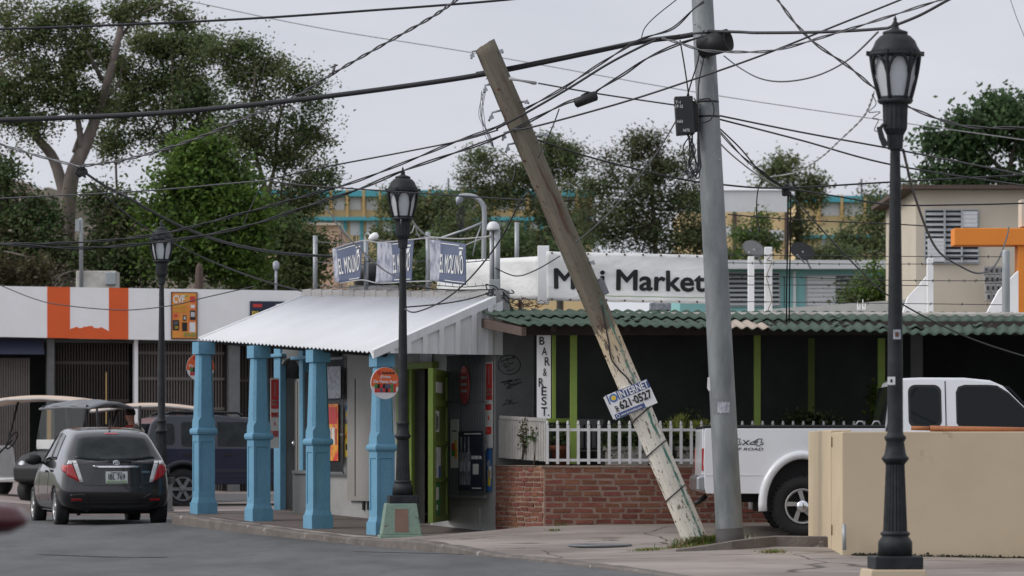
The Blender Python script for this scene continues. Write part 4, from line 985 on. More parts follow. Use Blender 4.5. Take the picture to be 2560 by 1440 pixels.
for pts in ([(1775, 636), (2100, 640), (2515, 642)], [(1800, 657), (2100, 660), (2330, 660)], [(1775, 690), (1920, 691), (2200, 700), (2440, 702), (2515, 698)], [(1800, 712), (2320, 714)], [(1775, 753), (2100, 757), (2515, 762)]):
    mb = MB(); q = smoothpts([f.P(x, y, .02) for x, y in pts], 12); mb.tube(q, .0055, 5)
    for p in q[::2]:
        for _ in range(2): mb.tube([p+Vector((rr.uniform(-.02, .02), 0, .02)), p+Vector((rr.uniform(-.02, .02), 0, -.02))], .004, 3)
    mb.build('wire', M['cable'], bw)
mb = MB(); f = Fr((-1, 53), (1, 53))
for i, (x, y) in enumerate(((2144, 755), (2150, 760), (2157, 748), (2163, 758), (2146, 765), (2160, 766))): mb.lathe([(.012, 0), (.007, .02), (.006, (775-y)/181-.01), (.002, (775-y)/181)], f.P(x, 775), 6)
tag(mb.build('rebar_bundle', M['white']), 'cluster of short pale rods standing on the green roof', 'rods')
mb = MB(); f = Fr((-1, 52.9), (1, 52.9)); f.box(mb, (1625, 757, 1678, 776), -.3, 0); tag(mb.build('roof_box', M['silver'], bevel=.01), 'grey box under the market banner behind the leaning pole', 'box')
mb = MB(); rr2 = random.Random(21)
for i in range(40):
    p = P(rr2.uniform(1250, 1345), rr2.uniform(760, 772), 51.9); q = [p]
    for k in range(4): q.append(q[-1]+Vector((rr2.uniform(-.07, .07), rr2.uniform(-.04, .04), rr2.uniform(-.02, .05))))
    mb.tube(q, .005, 4)
tag(mb.build('dry_twigs', M['rust']), 'tangle of dry brown twigs on the roof corner', 'twigs', kind='stuff')
# plastered wall with its gate post, pipe on top
A = P(2105, HY, 42.7); B = P(2022, HY, 46.6); M['creampatch'] = mat('cream_patch', (.40, .325, .225), .9, c2=(.36, .29, .2), ns=3)
gl = thing('boundary_wall', 'low cream plastered boundary wall in front of the white truck', 'wall', (5.5, 42.9, -.1))
WF = Fr((A.x, A.y), (A.x+1, A.y-.03)); zt0 = WF.px(2110, 1079)[1]; 
mb = MB(); WF.abox(mb, .0, 5.2, -.4, zt0, -.22, 0); mb.build('wall_panel', M['cream'], gl, bevel=.012)
WR = Fr((B.x, B.y), (A.x, A.y)); zt1 = WR.px(2050, 1079)[1]; g_ = (WR.px(2078, 1200)[0])
mb = MB(); WR.abox(mb, g_+.02, WR.len-.002, -.4, zt0-.003, -.22, -.002); mb.build('wall_return', M['creamlit'], gl, bevel=.012)
mb = MB(); WR.abox(mb, 0, g_-.012, -.1, zt1+.012, -.23, .006); gp = mb.build('gate_post', M['creamlit'], gl, bevel=.012)
mb = MB()
for y in (1105, 1325): a, z = WR.px(2078, y, .03); mb.lathe([(.007, -.06), (.007, .06)], WR.pt(a, z, .022), 8)
mb.build('hinge', M['rust'], gp)
mb = MB(); a, z = WR.px(2109, 1340, .05); mb.tube([WF.P(2111, 1375, .1), WF.P(2110, 1310, .1)], .022, 8); mb.build('pipe_stub', M['galv'], gl)
mb = MB(); rr2 = random.Random(2)
for i in range(1500):
    a = .1+5*rr2.random(); k = max(0, math.sin(a*2.1+.6))**2*.9+.12
    if a < 1.7: k *= .25
    p = WF.pt(a, 0, rr2.uniform(.0, .06)); z = side_z(p.x, p.y); leafcloud(mb, [Vector((p.x, p.y, z+rr2.random()**2*.07*k))], 1, (.01, .01, .004), .035, rr2)
WF.abox(mb, .0, 5.2, -.2, side_z(WF.pt(2.5, 0).x, WF.pt(2.5, 0).y)+.012, .001, .012)  # thin dark strip along the wall foot
tag(mb.build('moss', M['moss'], kind='stuff'), 'dark moss, weeds and a thin dark strip along the foot of the cream wall', 'moss')
mb = MB(); mb.tube([WF.P(2278, 1077, -.08)+ZUP*.03, WF.P(2325, 1078, -.08)+ZUP*.03], .024, 10); mb.tube([WF.P(2325, 1078, -.08)+ZUP*.03, WF.P(2700, 1085, -.08)+ZUP*.03], .033, 10)
tag(mb.build('rusty_pipe', M['pipe']), 'long orange brown pipe lying on top of the cream wall', 'pipe')
# ================================================================ street lamps
def lamp_parts(root):
    # shaft of 4.40 m above the plinth; local coordinates
    mb = MB(); mb.box((0, 0, .055), (.40, .40, .11)); mb.build('base', M['lampblack'], root, bevel=.012, local=True)
    mb = MB()
    mb.lathe([(.142, .11), (.142, .215), (.138, .235), (.118, .262), (.108, .275), (.122, .285), (.124, .30), (.108, .312), (.1, .318)], n=24)
    n = 20; vs = []; fs = []                     # fluted tapering sleeve
    for z, r in ((.312, .1), (.6, .089), (.84, .079), (.872, .079)):
        for j in range(n*2): a = math.pi*j/n; rr_ = r*(1 if j % 2 else .9); vs.append((rr_*math.cos(a), rr_*math.sin(a), z))
    for i in range(3):
        for j in range(n*2): fs.append((i*n*2+j, i*n*2+(j+1) % (n*2), (i+1)*n*2+(j+1) % (n*2), (i+1)*n*2+j))
    mb.add(vs, fs)
    mb.lathe([(.078, .868), (.1, .895), (.114, .913), (.112, .925), (.098, .94), (.09, .955), (.082, 1.0), (.074, 1.055), (.082, 1.068), (.091, 1.085), (.089, 1.1), (.072, 1.115), (.066, 1.135), (.064, 1.5), (.058, 2.3), (.046, 3.2), (.042, 3.42), (.042, 3.47)], n=24)
    mb.build('shaft', M['lampblack'], root, local=True)
    mb = MB(); n = 16; vs = []; fs = []          # fluted cup under the lantern
    for z, r in ((3.44, .062), (3.50, .07), (3.56, .098), (3.60, .1), (3.76, .104), (3.80, .108)):
        for j in range(n*2): a = math.pi*j/n; rr_ = r*(1 if j % 2 else .93); vs.append((rr_*math.cos(a), rr_*math.sin(a), z))
    for i in range(5):
        for j in range(n*2): fs.append((i*n*2+j, i*n*2+(j+1) % (n*2), (i+1)*n*2+(j+1) % (n*2), (i+1)*n*2+j))
    mb.add(vs, fs); mb.lathe([(.1, 3.79), (.135, 3.80), (.138, 3.83), (.115, 3.845), (.1, 3.845)], n=20); cup = mb.build('cup', M['lampblack'], root, local=True)
    lan = MB()                                    # lantern cage: six curved ribs with arched heads
    def hexr(z): t = (z-3.84)/.42; return .118+.075*t+.012*math.sin(math.pi*t)
    for k in range(6):
        a = math.pi/3*k
        q = [(hexr(z)*math.cos(a), hexr(z)*math.sin(a), z) for z in np.linspace(3.83, 4.20, 9)]; lan.tube(q, .015, 6)
        a2 = a+math.pi/3; arc = []
        for i in range(13):
            t = i/12; z = 4.02+.165*math.sin(math.pi*t)**.6; aa = a+(a2-a)*t; arc.append((hexr(z)*math.cos(aa)*.985, hexr(z)*math.sin(aa)*.985, z))
        lan.tube(arc, .013, 6); lan.box((.197*math.cos(a), .197*math.sin(a), 4.205), (.045, .03, .04), rz=a)
    lan.lathe([(.12, 3.835), (.128, 3.85), (.11, 3.865)], n=6, a0=0); lan.lathe([(.185, 4.17), (.202, 4.185), (.205, 4.205), (.185, 4.215), (.17, 4.215)], n=24)
    cage = lan.build('lantern', M['lampblack'], root, local=True)
    g = MB(); g.lathe([(hexr(z)*.90, z) for z in np.linspace(3.85, 4.19, 8)], n=6, a0=0, sm=False); g.build('glass', M['lampglass'], cage, local=True)
    b = MB(); b.lathe([(.03, 4.06), (.045, 4.08), (.045, 4.16)], n=12); 
    mb = MB(); mb.lathe([(.188, 4.205), (.192, 4.22), (.186, 4.27), (.165, 4.33), (.13, 4.375), (.1, 4.395), (.103, 4.40), (.107, 4.41), (.1, 4.425), (.06, 4.44), (.035, 4.455), (.028, 4.475), (.034, 4.49), (.02, 4.52), (.012, 4.54), (.016, 4.55), (.006, 4.575), (.001, 4.60)], n=24)
    mb.build('dome', M['lampblack'], root, local=True)
def remap_lamp(root):                            # squeeze the lantern into the proportions of the photo
    for o in [c for c in root.children]+[g for c in root.children for g in c.children]:
        for v in o.data.vertices:
            x, y, z = v.co; k = 1.10 if 3.815 < z < 4.235 else 1
            if z > 3.42: v.co = (x*k, y*k, float(np.interp(z, [3.42, 3.47, 3.84, 4.205, 4.60], [3.42, 3.57, 3.895, 4.275, 4.60])))
def lamp(label, px, Y, ztip, s=1.0, rz=0):
    X = P(px, 0, Y).x; t = thing('street_lamp', label, 'street lamp', (X, Y, ztip-4.60*s), 'black street lamps', rz); t.scale = (s, s, s); lamp_parts(t); remap_lamp(t); return t
def plinth(X, Y, z0, z1, label, m1, w0=.28, w1=.2, pm='plinthpanel'):
    t = thing('lamp_plinth', label, 'plinth', (X, Y, z0), 'lamp plinths', .1)
    mb = MB(); h = z1-z0
    mb.hexa([(-w0, -w0, -.1), (w0, -w0, -.1), (w0, w0, -.1), (-w0, w0, -.1)], [(-w0, -w0, .05), (w0, -w0, .05), (w0, w0, .05), (-w0, w0, .05)])
    mb.hexa([(-w0+.02, -w0+.02, .05), (w0-.02, -w0+.02, .05), (w0-.02, w0-.02, .05), (-w0+.02, w0-.02, .05)], [(-w1, -w1, h), (w1, -w1, h), (w1, w1, h), (-w1, w1, h)])
    mb.build('block', m1, t, bevel=.012, local=True)
    mb = MB(); sl = (w0-.02-w1)/(h-.05)
    def fp(x, z, o=.004): return (x, -(w0-.02-sl*(z-.05))-o, z)
    mb.add([fp(-.09, .09), fp(.09, .09), fp(.085, h-.07), fp(-.085, h-.07), fp(-.09, .09, -.02), fp(.09, .09, -.02), fp(.085, h-.07, -.02), fp(-.085, h-.07, -.02)], [(0, 1, 2, 3), (0, 4, 5, 1), (1, 5, 6, 2), (2, 6, 7, 3), (3, 7, 4, 0), (7, 6, 5, 4)])
    mb.build('panel', M[pm], t, local=True)
ys_ = lambda s: FP/s
l1 = lamp('black street lamp nearest the camera, in front of the cream wall and orange beam', 2238, 30.4, CH+1112/316, .955, .08)
l2 = lamp('black street lamp in front of the porch with pale wires tied at its cup', 1007, 50.0, CH+732/192, .955, .12)
l3 = lamp('black street lamp farthest away, rising behind the grey hatchback', 404, 64.0, CH+597/150, .955, -.1)
plinth(P(1001, 0, 50).x, 50.0, .0, l2.location.z+.002, 'weathered green lamp plinth with a brown panel standing at the kerb', M['teal_plinth'])
plinth(P(2233, 0, 30.4).x, 30.4, -.34, l1.location.z+.002, 'cream lamp plinth at the bottom edge in front of the cream wall', M['cream'], .3, .22, 'moss')
plinth(P(404, 0, 64).x, 64, l3.location.z-.46, l3.location.z+.002, 'dark lamp plinth hidden behind the grey hatchback', M['plaster2'], .2, .18)
# little attachments on the nearest lamp
mb = MB(); fl = Fr((-1, 30.35), (1, 30.35))
mb.prism([fl.px(x, y, .03) for x, y in ((2192, 318), (2203, 316), (2212, 345), (2222, 362), (2208, 370), (2198, 345))], .0, .05, lambda u, v, d: fl.pt(u, v, d)); mb.tube(smoothpts([fl.P(2201, 322), fl.P(2208, 312), fl.P(2222, 310), fl.P(2236, 322)], 4), .014, 8)
tag(mb.build('torn_bracket', M['black']), 'broken black bracket dangling beside the nearest street lamp', 'bracket')
def sticker(f, r, label, m, d, ex=None):
    mb = MB(); f.box(mb, r, d, d+.004); mats = [m]
    if ex: ex(mb, mats)
    return tag(mb.build('sticker', mats), label, 'sticker')
sticker(fl, (2219, 942, 2238, 962), 'small white sticker on the nearest lamp shaft', M['signwhite'], .06, fillrects(fl, .06, [((2226, 948, 2231, 956), M['ink'])]))
sticker(fl, (2233, 824, 2252, 848), 'small tarnished metal tag high on the nearest lamp shaft', M['silver'], .06, fillrects(fl, .06, [((2238, 830, 2247, 842), M['rust'])]))
# ================================================================ leaning wooden pole
BA = P(1748, 1372, FP/212); TP = P(1212, 112, FP/212-.3); ax = (TP-BA).normalized(); PLn = (TP-BA).length
pole = thing('leaning_pole', 'weathered wooden utility pole leaning far left, lower half painted cream', 'utility pole', BA)
zax = ax; xax = Vector((0, -1, 0)).cross(zax)*-1; xax = (Vector((1, 0, 0))-zax*zax.x).normalized(); yax = zax.cross(xax)
pole.rotation_euler = Matrix((xax, yax, zax)).transposed().to_euler()
mb = MB(); n = 28; vs = []; fs = []; rr = random.Random(8); NZ = 60
jag = [rr.uniform(-1, 1) for _ in range(n)]
for i in range(NZ+1):
    t = i/NZ; z = -.35+(PLn+.35)*t; r = .147+(.132-.147)*t
    for j in range(n):
        a = 2*math.pi*j/n; k = r*(1+.018*jag[j]+.012*math.sin(j*2.1+z*1.3)+.01*rr.uniform(-1, 1)+(.06*max(0, .5-z) if j % 5 else -.02))
        vs.append((k*math.cos(a), k*math.sin(a), z+(.02*math.cos(a)+.004*jag[j] if i == NZ else 0)))
for i in range(NZ):
    for j in range(n): fs.append((i*n+j, i*n+(j+1) % n, (i+1)*n+(j+1) % n, (i+1)*n+j))
fs.append([NZ*n+j for j in range(n)]); mb.add(vs, fs, 0, True); mb.s[-1] = False; polemb = mb
def onpole(px, py, off=0):                       # photo pixel -> local point on the pole's camera side
    p = P(px, py, BA.y+(TP.y-BA.y)*(1372-py)/1260)-BA; return Vector((p.dot(xax), p.dot(yax)-off, p.dot(zax)))
mb = polemb; rr = random.Random(15)
for i in range(90):
    z = rr.uniform(.3, 6.2) if i < 60 else rr.uniform(2.2, 3.4); a = rr.uniform(-math.pi, 0); p = Vector((.142*math.cos(a), .142*math.sin(a), z))
    mb.lathe([(.005+.007*(i % 9 == 0), -.01), (.006+.007*(i % 9 == 0), .006), (.001, .008)], n=6, m=1, M=Matrix.Translation(p) @ Matrix((Vector((-math.sin(a), math.cos(a), 0)), ZUP, Vector((math.cos(a), math.sin(a), 0)))).transposed().to_4x4())
mb.build('shaft', [M['woodpole'], M['rust']], pole, local=True)
for (x, y) in ((1595, 1040), (1652, 1117), (1705, 1226)):
    c = onpole(x, y); mb = MB(); q = [Vector((.152*math.cos(a), .152*math.sin(a), c.z+.05*math.cos(a+.3))) for a in [2*math.pi*i/20 for i in range(21)]]; mb.tube(q, .0075, 6); mb.build('wire_band', M['cable'], pole, local=True)
for (x, y, dx, l) in ((1188, 130, -.12, .1), (1204, 222, -.13, .12), (1243, 126, .12, .05), (1288, 260, .13, .1), (1222, 290, -.13, .2), (1420, 675, .12, .07), (1240, 345, -.13, .14), (1250, 375, -.13, .16), (1330, 345, .13, .18)):
    c = onpole(x, y); mb = MB(); s = 1 if dx > 0 else -1; p = Vector((s*.11, -.03, c.z)); mb.tube([p, p+Vector((s*l*.6, -.02, -.02*s)), p+Vector((s*l, -.02, -.06))], .013, 6); mb.box(p+Vector((s*l*.75, -.02, -.03)), (.05, .05, .04)); mb.build('bolt', M['galv'], pole, local=True)
c = onpole(1502, 722); mb = MB(); mb.box(Vector((.165, -.02, c.z)), (.08, .09, .17)); mb.lathe([(.03, 0), (.03, .06)], Vector((.165, -.03, c.z+.06)), 8); mb.build('connector_box', M['greyplastic'], pole, bevel=.01, local=True)
mb = MB(); q = [(1505, 760), (1510, 800), (1520, 850), (1527, 895), (1548, 925), (1568, 945), (1595, 985)]; mb.tube(smoothpts([onpole(x, y, .14) for x, y in q], 5), .01, 6); mb.build('drop_wire', M['cable'], pole, local=True)
mb = MB(); rr = random.Random(3)
for i in range(5):
    q = [onpole(1212+rr.uniform(-12, 5), 230+rr.uniform(-5, 5), .1), onpole(1205+rr.uniform(-8, 5), 290, .12), onpole(1225+rr.uniform(-15, 4), 340, .13), onpole(1235, 370, .13)]; mb.tube(smoothpts(q, 5), .0035, 5)
q = [onpole(1248, 375, .14), onpole(1285, 410, .16), onpole(1280, 452, .18), onpole(1255, 455, .2), onpole(1228, 432, .2)]; mb.tube(smoothpts(q, 6), .005, 5)
mb.build('loose_wire', M['cablegrey'], pole, local=True)
# INTERNET sign, tilted
sg = thing('internet_sign', 'tilted blue and white plastic INTERNET sign strapped to the leaning pole', 'sign', P(1572, 1003, FP/212-.25))
SO = P(1541, 1049, FP/212-.25); th = math.atan2(1023-998, 1640-1525)*1.05; U = Vector((math.cos(R(16)), 0, math.sin(R(16)))); Vv = Vector((-math.sin(R(16))+.015, 0, math.cos(R(16)))).normalized()
U = (P(1641, 1008, SO.y)-P(1538, 1050, SO.y)); W_ = U.length; U.normalize(); Vv = (P(1508, 990, SO.y)-P(1535, 1050, SO.y)); H_ = Vv.length; Vv.normalize()
N_ = Vector((0, -1, 0)); U2 = U
mb = MB()
def sp(u, v, d=0): return SO+U*(u*W_)+Vv*(v*H_)+N_*d
def sr(mb, u0, u1, v0, v1, d0, d1, m=0): mb.hexa([sp(u0, v0, d0), sp(u1, v0, d0), sp(u1, v0, d1), sp(u0, v0, d1)], [sp(u0, v1, d0), sp(u1, v1, d0), sp(u1, v1, d1), sp(u0, v1, d1)], m)
sr(mb, -.02, 1.0, 0, 1, -.03, 0); sr(mb, -.06, -.021, .05, .97, -.05, -.015, 0)
mb.build('panel', M['signwhite'], sg)
mb = MB(); 
sr(mb, .0, .03, .62, 1, .001, .003); sr(mb, .24, 1, .66, .995, .001, .003); sr(mb, .0, .72, .005, .20, .001, .003); mb.build('blue_field', M['signblue'], sg)
mb = MB(); text(mb, 'INTERNET', sp(.27, .68, .003), U, Vv, N_, W_*.71, H_*.29, bold=.02); mb.build('lettering', M['signwhite'], sg); mb = MB(); text(mb, 'www.dmwireless.com', sp(.14, .05, .003), U, Vv, N_, W_*.5, H_*.1, bold=.01); mb.build('lettering', M['signwhite'], sg); mb = MB()
ellipse_ring(mb, sp(.07, .1, .004), U, Vv, N_, .018, .018, .003); mb.build('small_logo', M['signwhite'], sg)
mb = MB(); text(mb, '621·0527', sp(.19, .27, .002), U, Vv, N_, W_*.77, H_*.33, bold=.03); mb.build('lettering', M['ink'], sg); mb = MB(); text(mb, '787', sp(.15, .24, .002), Vv, -U, N_, H_*.26, W_*.07, bold=.02); mb.build('lettering', M['ink'], sg)
mb = MB(); disc(mb, sp(.14, .80, .001), U, Vv, N_, .05, .05, .003, 0); disc(mb, sp(.14, .80, .0045), U, Vv, N_, .03, .03, .002, 1); mb.build('round_logo', [M['blueink'], M['yellowink']], sg)
# ================================================================ steel pole
M['darkband'] = mat('dark_band', (.055, .052, .052), .8, c2=(.08, .075, .072), ns=8)
spb = P(1825, 1358, FP/214); stt = P(1748, -150, FP/214)
sp_ = thing('steel_pole', 'tall tapered galvanised steel pole with a dark band at its foot', 'utility pole', spb)
D = stt-spb
def spt(t): return spb+D*t
mb = MB(); mb.tube([spt(-.03), spt(0), spt(.5), spt(1)], [.162, .16, .142, .122], 28); mb.build('shaft', M['polegalv'], sp_)
mb = MB(); mb.tube([spt(-.02), spt(.025)], [.1645, .1632], 28, cap=False); mb.build('foot_band', M['darkband'], sp_, solid=.004)
for y in (255, 292, 85):
    t = (1358-y)/(1358+150); mb = MB(); mb.tube([spt(t)-ZUP*.012, spt(t)+ZUP*.012], .163-.04*t+.001, 28); mb.build('strap', M['cable'], sp_)
mb = MB(); f = Fr((-1, spb.y-.165), (1, spb.y-.165))
for x, y in ((1758, 75), (1738, 60), (1800, 400), (1745, 150)): mb.lathe([(.012, -.02), (.012, .015), (.001, .017)], n=8, M=Matrix.Translation(f.P(x, y, -.03)) @ Matrix.Rotation(R(90), 4, 'X'))
mb.build('bolt', M['galv'], sp_)
mb = MB(); f2 = Fr((-1, spb.y-.15), (1, spb.y-.15))
def curved_sticker(r, label, m, wob=0):
    t = (1358-(r[1]+r[3])/2)/1508; c = spt(t); rad = .16-.02*t*2+.0035; mb = MB(); vs = []
    for j in range(2):
        y = r[3] if j == 0 else r[1]
        for i in range(9): 
            x = r[0]+(r[2]-r[0])*i/8; tt = (1358-y)/1508; cc = spt(tt); X = P(x, y, spb.y-.14).x-cc.x; X = max(min(X, rad*.98), -rad*.98); vs.append(Vector((cc.x+X, cc.y-math.sqrt(rad*rad-X*X), P(x, y, spb.y-.14).z+wob*math.sin(i*2.3+j))))
    mb.add(vs, [(i, i+1, 10+i, 9+i) for i in range(8)], 0, True); return tag(mb.build('sticker', m), label, 'sticker')
curved_sticker((1783, 994, 1826, 1036), 'dark square patch left by a torn bill on the steel pole', M['greyplastic'], .006)
curved_sticker((1794, 1005, 1824, 1032), 'pale blue torn sticker inside the dark patch on the steel pole', M['silver'], .008)
mb = MB(); mb.prism([f.px(x, y, .06) for x, y in ((1769, 944), (1774, 942), (1776, 975), (1772, 978), (1768, 970))], .05, .055, lambda u, v, d: f.pt(u, v, d)); tag(mb.build('paper_scrap', M['paper']), 'white paper scrap sticking out from the left side of the steel pole', 'paper scrap')
# terminal box and black tube
bx = thing('terminal_box', 'black terminal box marked T-1 on the left of the steel pole', 'box', f.P(1715, 335, .02))
mb = MB(); mb.prism([f.px(x, y, .1) for x, y in ((1686, 241), (1732, 239), (1738, 333), (1692, 337))], -.12, .10, lambda u, v, d: f.pt(u, v, d)); mb.build('case', M['black'], bx, bevel=.012)
mb = MB(); mb.prism([f.px(x, y, .1) for x, y in ((1732, 250), (1745, 252), (1750, 325), (1738, 328))], -.10, .02, lambda u, v, d: f.pt(u, v, d)); mb.build('mount', M['plasticblack'], bx)
for tx, x0, x1, y0, y1 in (('T-1', 1689, 1701, 252, 259), ('1P-15', 1689, 1707, 262, 270), ('1651', 1693, 1707, 300, 307), ('1675', 1708, 1724, 322, 329)):
    mb = MB(); a, z = f.px(x0, y1, .1); a2, z2 = f.px(x1, y0, .1); text(mb, tx, f.pt(a, z, .1), f.u, ZUP, f.n, a2-a, z2-z, bold=.008); mb.build('lettering', M['signwhite'], bx)
tb = thing('cable_drum', 'short open black tube strapped to the top of the steel pole', 'tube', f.P(1795, 130, .05))
mb = MB(); c = f.P(1795, 107, .12); Mx = Matrix.Translation(c) @ Matrix.Rotation(R(62), 4, 'Z') @ Matrix.Rotation(R(78), 4, 'X')
mb.lathe([(.13, -.22), (.13, .14), (.118, .14), (.115, -.18), (.001, -.18)], n=24, M=Mx); mb.build('tube', M['plasticblack'], tb)
mb = MB(); rr = random.Random(1)
for k in range(7):
    q = [f.P(1722+rr.uniform(-5, 12), 335, .05)]; 
    for y in (370, 410, 440): q.append(f.P(1718+rr.uniform(-10, 26), y+rr.uniform(-12, 12), .05+rr.uniform(-.03, .03)))
    q += [f.P(1745+rr.uniform(-5, 6), 425, .05), f.P(1750+rr.uniform(-6, 4), 370, .03), f.P(1745, 300, .02)]
    mb.tube(smoothpts(q, 5), .008, 5)
tag(mb.build('cable_loops', M['cable']), 'black cable loops hanging under the terminal box', 'cable')
mb = MB()
for q in ([(1700, 100), (1712, 170), (1722, 240)], [(1755, 82), (1745, 150), (1730, 200), (1718, 240)], [(1765, 120), (1748, 200), (1745, 255)], [(1748, 250), (1775, 248), (1785, 275), (1775, 300), (1750, 308)]): mb.tube(smoothpts([f.P(x, y, .06) for x, y in q], 6), .009, 5)
tag(mb.build('riser_cables', M['cable']), 'thin black cables rising from the terminal box to the pole top', 'cable')
# ================================================================ overhead cables
def cable(label, pts, thick, m='cable', twist=0, Y0=44.5, Y1=None, k=10, name='overhead_cable', extra=None):
    Y1 = Y0 if Y1 is None else Y1; n = len(pts); q = []
    for i, p in enumerate(pts):
        Y = p[2] if len(p) > 2 else Y0+(Y1-Y0)*i/(n-1); q.append(P(p[0], p[1], Y))
    q = smoothpts(q, k); r = thick/FP*(Y0+Y1)/2*.5; mb = MB()
    if twist:
        L_ = 0; pre = None; sub = smoothpts(q, 3); st = [[], []]
        for i, p in enumerate(sub):
            if i: L_ += (sub[i]-sub[i-1]).length
            t = (sub[min(i+1, len(sub)-1)]-sub[max(0, i-1)]).normalized(); up = (ZUP-t*t.z).normalized(); w = t.cross(up)
            for s in (0, 1): a = L_*twist+s*math.pi; st[s].append(p+(up*math.cos(a)+w*math.sin(a))*r*.62)
        for s in (0, 1): mb.tube(st[s], r*.52, 5)
    else: mb.tube(q, r, 6)
    if extra: extra(mb)
    return tag(mb.build(name, M[m], fixn=False), label, 'cable', 'overhead cables')
cable('single black cable crossing the top left corner, highest on the left', [(-60, 75), (0, 73), (300, 62), (600, 48), (900, 28), (1260, 0), (1500, -30)], 6, Y0=44, Y1=46)
def clip(mb): p = P(832, 175, 45.6); mb.tube([p, p+Vector((.0, 0, -.06)), p+Vector((.03, 0, .07)), p+Vector((.05, 0, .05))], .012, 5); mb.tube([p+Vector((-.03, 0, .03)), p+Vector((.06, 0, .06))], .01, 5)
cable('twisted cable with a hook clip running from the top centre down to the left knot', [(1200, -40), (1140, 0), (1080, 42), (960, 110), (835, 182), (740, 240), (620, 292), (480, 350), (330, 395), (200, 416)], 8, 'cablegrey', 9, 44, 52, extra=clip)
cable('pale twisted cable at the left edge sloping down to the knot', [(-60, 340), (0, 360), (100, 391), (200, 417)], 7, 'cablelight', 9, 51, 52)
def knot(mb):
    rr = random.Random(6)
    for k in range(7): mb.tube(smoothpts([P(195+rr.uniform(-8, 25), 425+rr.uniform(-14, 20), 52) for _ in range(5)], 4), .012, 5)
cable('black cable falling from the left knot to the shop roof behind the lamp', [(192, 416), (250, 457), (330, 500), (440, 560), (560, 605), (700, 632), (830, 641)], 7, Y0=52, Y1=57, extra=knot)
cable('thin black wire below it running from the left knot to the porch ridge', [(225, 455), (350, 560), (500, 640), (640, 695), (755, 728)], 4, Y0=52, Y1=57)
cable('thickest black cable sweeping from the left edge to the steel pole top', [(-60, 302), (0, 300), (200, 293), (400, 283), (600, 265), (800, 243), (1000, 217), (1200, 187), (1400, 147), (1600, 105), (1700, 92), (1765, 80)], 13, Y0=45.6, Y1=44.9)
cable('thin messenger wire just above the thickest cable near the pole top', [(1190, 182), (1260, 170), (1400, 142), (1500, 122), (1640, 97), (1700, 88)], 5, Y0=45.2, Y1=44.7)
cable('upper black cable rising from the lower left past the leaning pole to the steel pole', [(-60, 611), (0, 610), (200, 606), (400, 585), (600, 535), (800, 480), (900, 450), (1040, 395), (1150, 350), (1240, 318), (1300, 280), (1400, 225), (1500, 160), (1600, 100), (1680, 72), (1735, 22), (1760, 5)], 7, twist=6, Y0=46, Y1=44.4)
cable('second upper black strand beside it from the leaning pole to the pole top', [(1240, 322), (1310, 285), (1420, 222), (1520, 160), (1600, 118), (1640, 100)], 6, Y0=44.6, Y1=44.4)
cable('lower black cable from the lower left to the black splice sleeve', [(-60, 606), (0, 610), (200, 620), (400, 605), (600, 570), (800, 505), (900, 472), (1000, 430), (1100, 395), (1240, 345), (1340, 295), (1410, 260), (1440, 250)], 8, twist=5, Y0=46, Y1=44.6)
cable('black cable from the splice sleeve up to the steel pole', [(1440, 250), (1480, 238), (1500, 222), (1560, 185), (1620, 145), (1690, 113), (1760, 90)], 8, twist=5, Y0=44.6, Y1=44.5)
mb = MB(); a, b = P(1436, 259, 44.5), P(1493, 238, 44.5); mb.tube([a, a.lerp(b, .06), a.lerp(b, .94), b], [.03, .058, .058, .03], 16); mb.tube([a.lerp(b, .3)+Vector((0, 0, .06)), a.lerp(b, .62)+Vector((0, 0, .075))], .012, 6)
tag(mb.build('splice_sleeve', M['plasticblack']), 'fat black splice sleeve on the cable between the two poles', 'cable sleeve')
cable('thin grey wire crossing the trees from the left edge to the pale junction', [(-60, 498), (0, 496), (350, 478), (560, 460), (665, 451)], 3.5, 'cablegrey', Y0=47, Y1=46)
cable('thin black wire from the junction over the trees up to the leaning pole', [(665, 451), (800, 420), (1000, 382), (1150, 352), (1245, 325)], 4, Y0=46, Y1=44.5)
cable('thin black wire from the junction sagging across the school roof to the leaning pole', [(665, 451), (760, 463), (900, 473), (1150, 490), (1320, 500)], 3.5, Y0=46, Y1=44.5)
cable('thin wire dropping from the junction into the green tree', [(660, 455), (640, 490), (622, 530), (610, 560)], 2.5, Y0=46)
cable('black cable from the leaning pole bolt up past the steel pole to the top right', [(1285, 322), (1310, 322), (1400, 300), (1560, 255), (1700, 210), (1900, 140), (2100, 60), (2250, 0), (2330, -35)], 5, Y0=44.4, Y1=42)
cable('thin strand from the upper leaning pole clamp to the terminal box', [(1345, 208), (1500, 235), (1690, 263)], 4, 'cablegrey', Y0=44.6)
def insul(mb): mb.tube([P(1272, 197, 44.6), P(1295, 200, 44.6), P(1340, 208, 44.6)], [.02, .012, .02], 6); mb.tube([P(1275, 193, 44.6), P(1335, 211, 44.6)], .008, 5)
cable('pale metal clamp on the right of the leaning pole top', [(1272, 197), (1300, 201), (1342, 208)], 6, 'cablelight', Y0=44.6, extra=insul, name='cable_clamp')
cable('thin cable from the leaning pole passing behind the steel pole to the right edge', [(1325, 346), (1360, 355), (1500, 400), (1700, 447), (1810, 462), (1950, 470), (2230, 455), (2560, 437), (2640, 432)], 4.5, Y0=45, Y1=45.6)
cable('pale thin wire slanting from the terminal box down to the leaning pole', [(1690, 302), (1640, 385), (1560, 490), (1500, 555), (1440, 606)], 3.5, 'cablegrey', Y0=44.8)
cable('black lashed cable from the steel pole top to the right', [(1765, 78), (1850, 80), (1900, 82), (2060, 80), (2200, 72), (2232, 65), (2300, 38), (2370, 0), (2420, -25)], 8, Y0=44.8, Y1=38)
